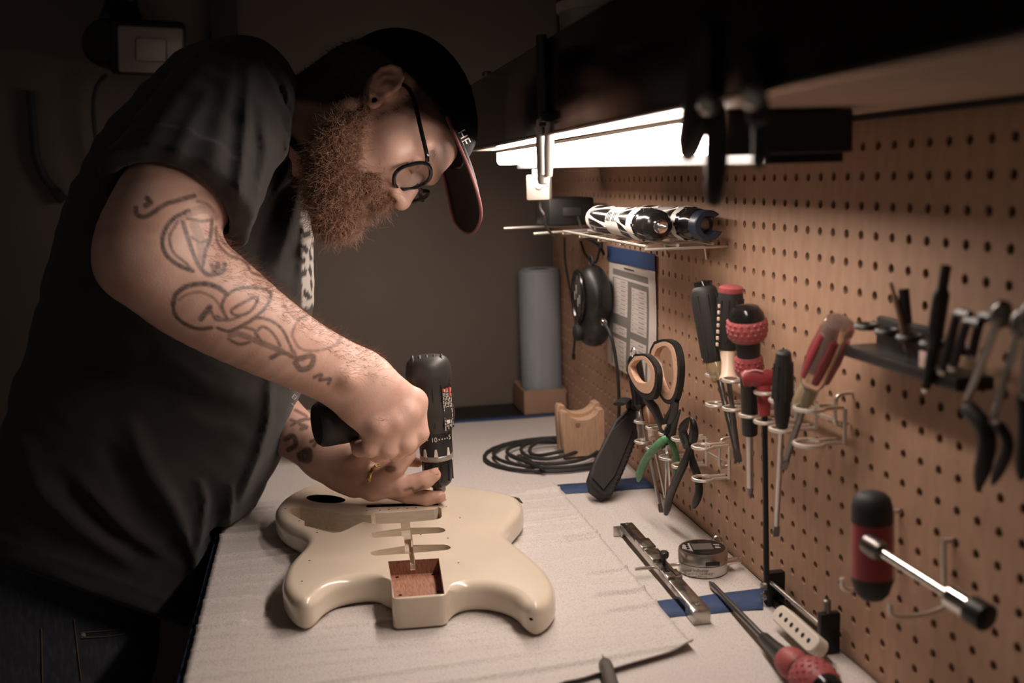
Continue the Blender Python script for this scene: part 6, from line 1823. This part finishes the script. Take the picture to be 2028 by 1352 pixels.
def pickup_jig():
    t = thing('bridge_bracket', 'black metal bracket with steel rod standing against the pegboard', 'bracket', onx(1535, 1205, -0.02))
    k_ = dark(0.012, 0.35, 'bracket_black', metal=0.3)
    a = onx(1530, 1182, -0.018); b = onx(1637, 1262, -0.018)
    zf = FZ
    def plate(p, w, h, nm):
        MB().box((p[0] + 0.002, p[1], zf + h / 2), (0.020, w, h), bev=0.0010).build(nm, k_, t)
    plate(a, 0.010, 0.036, 'left_plate'); plate(b, 0.008, 0.040, 'right_plate')
    MB().box((a[0] + 0.004, (a[1] + b[1]) / 2, zf + 0.004), (0.014, abs(a[1] - b[1]), 0.006), bev=0.0008).build('base_bar', k_, t)
    r0, r1 = np.array([a[0] - 0.004, a[1], zf + 0.026]), np.array([b[0] - 0.004, b[1], zf + 0.026])
    MB().tube([r0, r1], 0.0024, 10).build('steel_rod', steel, t)
    MB().lathe([(0.0046, 0), (0.0046, 0.004), (0.003, 0.005)], np.array([a[0] - 0.008, a[1], zf + 0.020]), -X_, 14).build('screw_head', steel, t)
    MB().lathe([(0.0040, 0), (0.0040, 0.004), (0.003, 0.005)], np.array([a[0] - 0.008, a[1], zf + 0.009]), -X_, 14).build('screw_head', steel, t)
    MB().lathe([(0.0035, 0), (0.0035, 0.012), (0.002, 0.013)], np.array([b[0], b[1], zf + 0.040]), Z_, 12).build('top_screw', steel_dark, t)
    MB().tube(spline([onx(1558, 1190, -0.010), onx(1563, 1178, -0.012), onx(1568, 1186, -0.012), onx(1560, 1196, -0.012)], 12), 0.0014, 6).build('wire_loop', steel_dark, t)
    # white single-coil pickup
    p0, p1 = onx(1553, 1240, -0.036), onx(1616, 1292, -0.036)
    c = (p0 + p1) / 2
    q = thing('guitar_pickup', 'white single-coil pickup with six pole holes leaning on the black bracket', 'pickup', (c[0], c[1], zf))
    Lh = abs(p0[1] - p1[1]) / 2 + 0.010
    nface = nrm([-0.80, 0.0, 0.60]); upv = nrm(Z_ - np.dot(Z_, nface) * nface); along = np.cross(upv, nface)
    if along[1] > 0: along = -along
    o = []
    for s_ in (1, -1):
        for th in np.linspace(-math.pi / 2, math.pi / 2, 9):
            o.append((s_ * (Lh - 0.009 + 0.009 * math.cos(th)), s_ * 0.009 * math.sin(th)))
    c2 = np.array([c[0], c[1], zf + 0.0155])
    MB().prism(o, c2 - nface * 0.007, along, upv, nface, 0.014, 0.0012).build('cover', mat('pickup_white', (0.66, 0.60, 0.52), 0.4), q)
    for k in range(6):
        MB().lathe([(0.0, 0.0), (0.0026, 0.0), (0.0024, 0.0005), (0.0, 0.0006)], c2 + nface * 0.0069 + along * (Lh - 0.014) * (-1 + 2 * k / 5), nface, 12).build('pole_hole', dark(0.01, 0.6), q)
pickup_jig()
# ================================================================== SHELF AND WALL FITTINGS
# ---- paper chart taped to the pegboard
def chart():
    tl, tr = onx(1204, 512, -0.004), onx(1297, 531, -0.004)
    y0, y1 = tl[1], tr[1]; zt_ = tr[2] + 0.006; zb_ = onx(1300, 772, -0.004)[2]
    t = thing('paper_chart', 'printed white chart of grey table rows hung on the pegboard', 'paper', (0, (y0 + y1) / 2, zt_))
    pm = mat('paper_white', (0.62, 0.565, 0.52), 0.7)
    W_, Hh = y0 - y1, zt_ - zb_
    xs = lambda u, v: -0.0035 - 0.004 * (1 - v) ** 2 * (0.4 + 0.6 * (1 - u)) - 0.0012 * math.sin(5 * v + 2 * u)
    n, m_ = 10, 22
    V = [(xs(i / n, 1 - j / m_) + dx, y0 - W_ * i / n, zt_ - Hh * j / m_) for dx in (0, 0.0004) for j in range(m_ + 1) for i in range(n + 1)]
    Fq = []; w = n + 1; o = w * (m_ + 1)
    for j in range(m_):
        for i in range(n):
            a = j * w + i; Fq += [(a, a + 1, a + w + 1, a + w), (o + a, o + a + w, o + a + w + 1, o + a + 1)]
    np_mesh('sheet', V, Fq, pm, t)
    gm = mat('print_grey', (0.20, 0.185, 0.17), 0.7); im = mat('print_black', (0.06, 0.055, 0.05), 0.7); lm = mat('print_line', (0.33, 0.30, 0.28), 0.7)
    def blk(u0, u1, v0, v1, m2, nm, lift=0.0004):
        um, vm = (u0 + u1) / 2, (v0 + v1) / 2
        K = 5
        mb = MB()
        vs = []
        for j in range(K + 1):
            for u in (u0, u1):
                v = v0 + (v1 - v0) * j / K
                vs.append((xs(u, 1 - v) - lift, y0 - W_ * u, zt_ - Hh * v))
        mb.add(vs, [(2 * j, 2 * j + 1, 2 * j + 3, 2 * j + 2) for j in range(K)])
        return mb.build(nm, m2, t, smooth=False)
    # one grey ground with white columns of cells, as on the sheet
    blk(0.10, 0.86, 0.125, 0.175, gm, 'header_bar')
    blk(0.10, 0.86, 0.20, 0.98, gm, 'table_ground')
    rs = random.Random(5)
    for (u0, u1, v0, v1, n_) in ((0.13, 0.44, 0.205, 0.515, 8), (0.52, 0.83, 0.245, 0.62, 9), (0.13, 0.44, 0.61, 0.69, 2), (0.52, 0.83, 0.68, 0.98, 6), (0.13, 0.44, 0.73, 0.98, 6)):
        blk(u0, u1, v0, v1, pm, 'cell_column', 0.0007)
        mb = MB()
        for k in range(1, n_):
            v = v0 + (v1 - v0) * k / n_
            vs = [(xs(u, 1 - v) - 0.0010, y0 - W_ * u, zt_ - Hh * (v + dv)) for u in (u0, u1) for dv in (0, 0.003)]
            mb.add(vs, [(0, 2, 3, 1)])
        for k in range(n_):
            v = v0 + (v1 - v0) * (k + 0.5) / n_
            for (ua, ub) in ((0.08, 0.16), (0.45 + rs.uniform(0, .1), 0.85)):
                a, b = u0 + (u1 - u0) * ua, u0 + (u1 - u0) * ub
                vs = [(xs(u, 1 - v) - 0.0010, y0 - W_ * u, zt_ - Hh * (v + dv)) for u in (a, b) for dv in (-0.005, 0.005)]
                mb.add(vs, [(0, 2, 3, 1)])
        mb.build('cell_print', lm, t, smooth=False)
    blk(0.36, 0.58, 0.095, 0.107, im, 'title_line', 0.0006)
    blk(0.10, 0.86, 0.066, 0.070, lm, 'rule_line', 0.0006)
    tp = [(-0.0046 - 0.0005 * math.sin(9 * i / 12), y0 + 0.002 - (W_ + 0.004) * i / 12, zt_ + 0.012 - dz + 0.002 * i / 12) for i in range(13) for dz in (0, 0.024)]
    tp2 = [(x + 0.0006, y, z) for x, y, z in tp]
    fs = [(2 * i, 2 * i + 1, 2 * i + 3, 2 * i + 2) for i in range(12)]
    tb = np_mesh('masking_tape', tp + tp2, fs + [tuple(26 + k for k in f[::-1]) for f in fs], mat('blue_tape_dark', (0.025, 0.055, 0.15), 0.6))
    tag(tb, 'blue masking tape strip holding the top of the printed chart', 'tape')
chart()

# ---- wire shelf with two powered screwdrivers
SHZ = onx(1395, 484, -0.030)[2]
def wire_shelf():
    ya, yb = onx(1408, 484, -0.02)[1], 0.36
    t = thing('wire_shelf', 'narrow steel wire shelf hooked into the pegboard below the lamp', 'shelf', (-0.05, ya, SHZ))
    for x in (-0.018, -0.060, -0.098):
        MB().tube([(x, ya, SHZ), (x, 0.12 if x < -0.02 else yb, SHZ)], 0.0019, 8).build('rail', zinc_wire, t)
    for y in np.linspace(ya, 0.12, 5):
        MB().tube([(0.004, y, SHZ - 0.0035), (-0.012, y, SHZ - 0.0035), (-0.100, y, SHZ - 0.0035)], 0.0017, 8).build('cross_wire', zinc_wire, t)
    for (u0, v0, y) in ((1057, 463, 0.20), (998, 452, 0.36)):
        e = ony(u0, v0, y)
        MB().tube(spline([(0.004, y, SHZ - 0.004), (-0.03, y, SHZ - 0.0035), tuple((np.array([-0.03, y, SHZ - 0.003]) + e) / 2), tuple(e)], 14), 0.0021, 8).build('prong', zinc_wire, t)
    for (u, v0, v1) in ((1316, 480, 502), (1396, 486, 512)):
        a, b = onx(u, v0, -0.010), onx(u + 4, v1, -0.001)
        MB().tube([a, b], 0.0020, 8).build('brace', zinc_wire, t)
    return t
wire_shelf()
def power_driver(label, xb, front_px, rear_px, tool):
    r = 0.0200
    Fp = onx(*front_px, xb); y0 = Fp[1]; y1 = onx(*rear_px, xb)[1]
    zc = SHZ + 0.0019 + r + 0.0004
    o = np.array([xb, y0, zc]); L = y1 - y0
    t = thing('power_screwdriver', label, 'power screwdriver', (xb, y0, SHZ), 'powered screwdrivers on the wire shelf')
    wh = mat('tool_white', (0.62, 0.585, 0.54), 0.4)
    P = lambda f: o + Y_ * L * f
    MB().lathe([(0.0150, L * .10), (0.0186, L * .12), (0.0200, L * .18), (0.0198, L * .34), (0.0182, L * .40), (0.0178, L * .55), (0.0186, L * .80), (0.0184, L * .92), (0.0160, L * .98), (0.009, L)], o, Y_, 30).build('body', black_gloss, t)
    for nm, rows in (('front_band', ((0.0196, .165), (0.0203, .17), (0.0203, .245), (0.0199, .25))), ('label_band', ((0.0188, .395), (0.0189, .40), (0.0183, .47), (0.0183, .60), (0.0180, .605))), ('rear_cap', ((0.0186, .90), (0.0189, .905), (0.0186, .94), (0.0164, .985), (0.0095, 1.005)))):
        MB().lathe([(r_, L * f) for r_, f in rows], o, Y_, 30).build(nm, wh, t)
    for (a0, da) in ((1.9, 0.5), (3.4, -0.5), (4.4, 0.5)):
        for (f0, f1, rr_) in ((0.24, 0.41, 0.0188), (0.60, 0.90, 0.0180)):
            pts = []
            for k in range(8):
                f = f0 + (f1 - f0) * k / 7; a = a0 + da * k / 7
                pts.append(P(f) + np.array([math.cos(a), 0, math.sin(a)]) * rr_)
            MB().tube(pts, [0.0030, 0.0024, 0.0019, 0.0016, 0.0016, 0.0019, 0.0024, 0.0030], 8).build('white_stripe', wh, t)
    kn = MB().lathe([(0.0090, 0), (0.0150, 0.002), (0.0182, 0.008), (0.0190, 0.018), (0.0186, L * .135), (0.0170, L * .14)], o, Y_, 30).build('clutch_knob', black_gloss, t)
    for k in range(10):
        q = 2 * math.pi * k / 10
        d_ = np.array([math.cos(q), 0, math.sin(q)])
        MB().lathe([(0.0, -0.001), (0.0036, 0), (0.0030, 0.0012), (0.0, 0.0016)], o + Y_ * L * 0.16 + d_ * 0.0190, d_, 12, hint=Y_, flat=(0.7, 1.4)).build('finger_dimple', black_gloss, kn).matrix_parent_inverse = Matrix.Identity(4)
    for f in (0.43, 0.455, 0.48, 0.525, 0.55, 0.575):
        d_ = nrm([-0.70, 0, 0.30])
        MB().box(P(f) + d_ * 0.0183, (0.0006, 0.0022, 0.012), np.stack([d_, Y_, np.cross(d_, Y_)])).build('label_line', dark(0.03, 0.6), t, smooth=False)
    if tool == 'bit':
        MB().lathe([(0.0085, 0.001), (0.0090, -0.004), (0.0082, -0.006), (0.0055, -0.0065), (0.0050, -0.010)], o, Y_, 22).build('collet', chrome, t)
        MB().lathe([(0.0032, -0.006), (0.0030, -0.016), (0.0016, -0.020), (0.0012, -0.026)], o, Y_, 10).build('driver_bit', steel, t)
    else:
        MB().lathe([(0.0085, 0.001), (0.0090, -0.003), (0.0060, -0.004)], o, Y_, 22).build('collet', steel_dark, t)
        pc = mat('winder_blue', (0.018, 0.026, 0.045), 0.35)
        V = []; n = 24
        ring_o = [(0.0175 * math.cos(a), 0.0175 * math.sin(a)) for a in np.linspace(0.75, 2 * math.pi - 0.45, n)]
        ring_i = [(0.0095 * math.cos(a), 0.0105 * math.sin(a)) for a in np.linspace(2 * math.pi - 0.6, 0.9, n)]
        MB().prism(ring_o + ring_i, o - Y_ * 0.026, X_, Z_, Y_, 0.022, 0.0012).build('string_winder', pc, t)
power_driver('black and white powered screwdriver with bare steel bit at the front of the wire shelf', -0.078, (1306, 440), (1180, 430), 'bit')
power_driver('black and white powered screwdriver with dark blue string winder next to the board', -0.031, (1388, 445), (1275, 435), 'winder')
def adapter_box():
    c = onx(1110, 438, -0.07)
    t = thing('power_adapter', 'dark power adapter block lying at the far end of the wire shelf', 'adapter', (c[0], 0.27, SHZ))
    MB().box((-0.060, 0.275, SHZ + 0.0255), (0.075, 0.11, 0.044), bev=0.004).build('case', dark(0.010, 0.5), t)
    MB().box((-0.060, 0.2185, SHZ + 0.0255), (0.030, 0.003, 0.014), bev=0.001).build('socket_panel', dark(0.03, 0.5), t)
    MB().tube(spline([(-0.05, 0.222, SHZ + 0.02), (-0.045, 0.20, SHZ - 0.01), (-0.02, 0.205, SHZ - 0.03), (-0.008, 0.22, SHZ - 0.045)], 16), 0.0024, 8).build('cord', black_rubber, t)
adapter_box()
# ---- black handheld tuner hung on the board, with its lead
def tuner():
    c = onx(1170, 600, -0.038)
    t = thing('tuner', 'black oval tuner unit with glassy dial hung on the pegboard by its cable', 'tuner', c)
    def ft(P):
        q = P - c
        d = sd_ell(q, (0.004, 0, 0.008), (0.030, 0.045, 0.054)); d = smin(d, sd_ell(q, (0.002, -0.004, -0.042), (0.026, 0.034, 0.028)), 0.012)
        d = smax(d, -(q[:, 0] + 0.020), 0.006)
        return smax(d, q[:, 0] - 0.030, 0.004)
    V, Q = sdf_mesh(ft, c - 0.09, c + 0.09, 0.0022); V = relax(V, Q, 1, 0.4)
    np_mesh('case', V, Q, dark(0.016, 0.4, 'tuner_black', bump=(600, 0.2, 0.0004)), t)
    MB().tube([c + np.array([-0.021, 0.034 * math.cos(a), 0.012 + 0.040 * math.sin(a)]) for a in np.linspace(0, 2 * math.pi, 36, endpoint=False)], 0.0032, 8, closed=True).build('bezel', black_gloss, t)
    MB().lathe([(0.0, 0), (0.0300, 0), (0.0280, 0.0014), (0.0, 0.002)], c + np.array([-0.0200, 0, 0.012]), -X_, 32, hint=Z_, flat=(1.0, 1.25)).build('dial_glass', mat('dial_glass', (0.05, 0.045, 0.04), 0.08), t)
    for k in range(4):
        MB().box(c + np.array([-0.0222, 0.016 - 0.010 * k, 0.012 + 0.012 * math.sin(2 * k)]), (0.0006, 0.004, 0.014), bev=0.0002).build('meter_mark', mat('meter_grey', (0.35, 0.32, 0.28), 0.4), t)
    MB().lathe([(0.0120, 0), (0.0135, 0.004), (0.0130, 0.010), (0.010, 0.012)], c + np.array([-0.018, -0.004, -0.046]), -X_, 22).build('knob', black_rubber, t)
    MB().box(c + np.array([0.004, -0.0440, 0.012]), (0.006, 0.004, 0.030), bev=0.001).build('side_slot', dark(0.004, 0.7), t)
    MB().tube(circ(c + np.array([0.002, 0, 0.066]), 0.010, Y_, Z_, n=20), 0.0022, 8).build('hanging_loop', black_rubber, t)
    j = onx(1192, 634, -0.040)
    d_ = nrm(onx(1204, 648, -0.044) - j)
    MB().lathe([(0.0048, 0), (0.0052, 0.002), (0.0048, 0.018), (0.0034, 0.020)], j, d_, 14).build('jack', chrome, t)
    pts = [j + d_ * 0.018] + [onx(u, v, x) for u, v, x in ((1209, 662, -0.040), (1218, 700, -0.034), (1224, 750, -0.030), (1226, 810, -0.026), (1222, 850, -0.024), (1210, 880, -0.024))]
    MB().tube(spline(pts, 40), 0.0027, 8).build('lead', black_rubber, t)
tuner()
# loose cables behind the tuner
for lab, pts in (('thin black cable hanging from the wire shelf above the tuner', ((1150, 478, -0.02), (1160, 505, -0.02), (1178, 520, -0.022), (1186, 500, -0.02), (1190, 478, -0.02))),
                 ('thin black cable running down the board left of the tuner', ((1118, 470, -0.02), (1120, 520, -0.02), (1130, 580, -0.016), (1140, 640, -0.014), (1136, 700, -0.014)))):
    t = thing('cable', lab, 'cable', onx(*pts[0]), 'cables on the board')
    MB().tube(spline([onx(*p) for p in pts], 26), 0.0022, 7).build('cord', black_rubber, t)
    MB().lathe([(0.0034, 0), (0.0034, 0.010), (0.002, 0.011)], onx(*pts[-1]), -Z_, 10).build('plug', black, t)

# ---- lamp switch plug
def plug():
    c = onx(1068, 371, -0.150); t = thing('lamp_plug', 'small white plug-in switch hanging below the lamp end with a thin cord', 'switch', c)
    wp = mat('plug_white', (0.40, 0.36, 0.32), 0.5)
    e1_ = nrm([0.92, -0.38, 0]); e2_ = np.cross(Z_, e1_)
    MB().box(c, (0.034, 0.026, 0.036), np.stack([e1_, e2_, Z_]), bev=0.003).build('case', wp, t)
    MB().lathe([(0.0, 0), (0.0055, 0), (0.0050, 0.0022), (0.0, 0.003)], c - e2_ * 0.0131 + e1_ * 0.002 + Z_ * 0.003, -e2_, 18).build('button', mat('button_white', (0.62, 0.58, 0.53), 0.35), t)
    MB().box(c + Z_ * 0.0215, (0.018, 0.014, 0.008), np.stack([e1_, e2_, Z_]), bev=0.001).build('socket', wp, t)
    MB().tube(spline([c - Z_ * 0.018, c - Z_ * 0.03 + X_ * 0.001, onx(1077, 425, -0.146), onx(1082, 450, -0.13), onx(1100, 470, -0.10)], 20), 0.0019, 8).build('cord', mat('cord_grey', (0.10, 0.09, 0.085), 0.5), t)
plug()
# ---- clamps hung on the shelf front
def bar_clamp():
    x = SX - 0.012
    t = thing('bar_clamp', 'slim clamp with black bar and bright steel jaws gripping the shelf lip near his cap', 'clamp', onx(1080, 250, x))
    a, b = onx(1072, 70, x), onx(1078, 250, x)
    MB().tube([a, (a + b) / 2, b], [0.0075, 0.0085, 0.0075], 12, hint=X_, flat=(1.0, 0.7)).build('handle', black, t)
    y = b[1]
    for (u0, u1, dx, nm) in ((1070, 1072, 0.0, 'steel_jaw'), (1088, 1086, 0.004, 'steel_jaw')):
        p0, p1 = onx(u0, 236, x + dx), onx(u1, 348, x + dx)
        MB().tube([p0, p0 * 0.5 + p1 * 0.5, p1], [0.0050, 0.0066, 0.0052], 12, hint=X_, flat=(1.0, 0.8)).build(nm, mat('dull_steel', (0.50, 0.46, 0.42), 0.45, 0.4), t)
    MB().lathe([(0.0055, 0), (0.0065, 0.003), (0.0055, 0.009), (0.003, 0.010)], onx(1076, 346, x), -Z_, 14).build('foot_pad', mat('dull_steel', (0.50, 0.46, 0.42), 0.45, 0.4), t)
    c = (onx(1080, 236, x) + onx(1080, 228, x)) / 2
    MB().box(c, (0.012, 0.020, 0.010), bev=0.002).build('clamp_head', black, t)
bar_clamp()
def spring_clamp(label, pts1, pts2, piv, x, wide):
    t = thing('spring_clamp', label, 'clamp', onx(*piv, x), 'black clamps on the shelf front')
    MB().tube(spline([onx(u, v, x) for u, v in pts1], 12), [wide * k for k in (0.6, 0.9, 1, 1, 1, 1, 1, 1, 0.95, 0.9, 0.8, 0.5)], 12, hint=X_, flat=(1, 0.6)).build('arm', black, t)
    MB().tube(spline([onx(u, v, x + 0.006) for u, v in pts2], 12), [wide * 0.75 * k for k in (0.6, 0.9, 1, 1, 1, 1, 1, 1, 0.95, 0.9, 0.8, 0.5)], 12, hint=X_, flat=(1, 0.6)).build('arm', black, t)
    c = onx(*piv, x - 0.010)
    MB().lathe([(0.0, -0.004), (0.0066, -0.003), (0.0066, 0.003), (0.0, 0.005)], c, -CF, 16).build('pivot_pin', steel, t)
spring_clamp('large black clamp hanging in front of the lamp, with steel pivot', [(1392, 40), (1388, 150), (1376, 240), (1358, 305)], [(1412, 190), (1420, 260), (1418, 330), (1412, 404)], (1405, 205), SX - 0.014, 0.0135)
spring_clamp('second black clamp on the shelf front next to the large one', [(1478, 85), (1486, 150), (1500, 215), (1502, 250)], [(1500, 180), (1506, 240), (1508, 290), (1500, 330)], (1492, 190), SX - 0.016, 0.0095)
# ---- clear tub and wire on top of the shelf
def tub():
    c = onx(1120, 52, -0.20)
    c = np.array([-0.19, ony(1112, 40, 0.0)[1] - 0.05, Z + 0.072])
    yb = onx(1110, 56, -0.216)[1]
    z0_ = Z + 0.1455
    t = thing('clear_tub', 'clear round plastic tub with lid standing on the shelf', 'tub', (-0.172, yb, z0_))
    cl = mat('cloudy_plastic', (0.62, 0.55, 0.48), 0.2, trans=0.6)
    o = np.array([-0.172, yb, Z + 0.0712])
    MB().lathe([(0.036, 0), (0.040, 0.002), (0.044, 0.095), (0.045, 0.100)], o, Z_, 32).build('tub_wall', cl, t)
    MB().lathe([(0.046, 0.098), (0.047, 0.101), (0.047, 0.107), (0.043, 0.109)], o, Z_, 32).build('lid', mat('lid_plastic', (0.5, 0.44, 0.38), 0.3, trans=0.3), t)
tub()
h0 = onx(968, 178, SX - 0.004)
t = thing('wire_hook', 'small bent wire hook standing on the far end of the shelf front', 'hook', h0)
MB().tube(spline([onx(u, v, SX - 0.003) for u, v in ((963, 192), (958, 168), (958, 152), (967, 146), (978, 150), (984, 172))], 22), 0.0016, 8).build('wire', zinc_wire, t)
MB().box((SX - 0.006, h0[1], Z + 0.146), (0.010, 0.022, 0.006), bev=0.001).build('clip_foot', steel_dark, t)

# ---- work light hung on the back wall
def flood():
    c = ony(262, 100, WY - 0.075)
    t = thing('flood_light', 'unlit portable flood light with pale glass hung on the back wall', 'flood light', c)
    d_ = np.array([0.35, -0.86, -0.28]); d_ = nrm(d_); s_ = nrm(np.cross(d_, Z_)); u_ = np.cross(s_, d_)
    if np.dot(s_, CR) < 0: s_ = -s_
    Ax = np.stack([s_, u_, d_])
    g = ony(298, 98, WY - 0.10)
    MB().box(g - d_ * 0.016, (0.128, 0.094, 0.030), Ax, bev=0.008).build('housing', dark(0.012, 0.5), t)
    MB().box(g + d_ * 0.002, (0.112, 0.080, 0.010), Ax, bev=0.006).build('front_glass', mat('frosted_glass', (0.30, 0.265, 0.24), 0.35), t)
    MB().box(g + d_ * 0.0072, (0.052, 0.040, 0.002), Ax, bev=0.004).build('led_panel', mat('led_panel', (0.42, 0.37, 0.33), 0.4), t)
    k = ony(222, 92, WY - 0.06)
    MB().lathe([(0.030, -0.03), (0.040, -0.02), (0.042, 0.03), (0.034, 0.045)], k, nrm([-0.2, -0.95, 0.1]), 22).build('battery_case', dark(0.009, 0.5), t)
    k2 = ony(238, 40, WY - 0.05)
    MB().lathe([(0.026, -0.03), (0.034, -0.02), (0.034, 0.02), (0.024, 0.03)], k2, nrm([0.3, -0.9, 0.2]), 20).build('swivel', dark(0.009, 0.5), t)
    for u in (212, 268):
        MB().tube([ony(u, 50, WY - 0.04), ony(u - 1, -60, WY - 0.02)], 0.004, 8).build('hanging_strap', dark(0.009, 0.6), t)
    MB().tube(spline([ony(u, v, WY - 0.03) for u, v in ((212, 148), (196, 162), (186, 190), (185, 230), (192, 285), (210, 340))], 24), 0.0035, 8).build('cord', black_rubber, t)
flood()
t = thing('hose', 'dark hose hanging in a curve on the dim back wall', 'hose', ony(70, 250, WY - 0.01))
MB().tube(spline([ony(u, v, WY - 0.012) for u, v in ((60, 180), (66, 260), (72, 310), (88, 350), (108, 375))], 26), 0.0075, 10).build('hose_pipe', dark(0.03, 0.7), t)
MB().lathe([(0.0085, 0), (0.0095, 0.004), (0.0095, 0.024), (0.007, 0.026)], ony(108, 375, WY - 0.012), nrm([0.5, 0, -0.8]), 14).build('coupling', dark(0.02, 0.5), t)
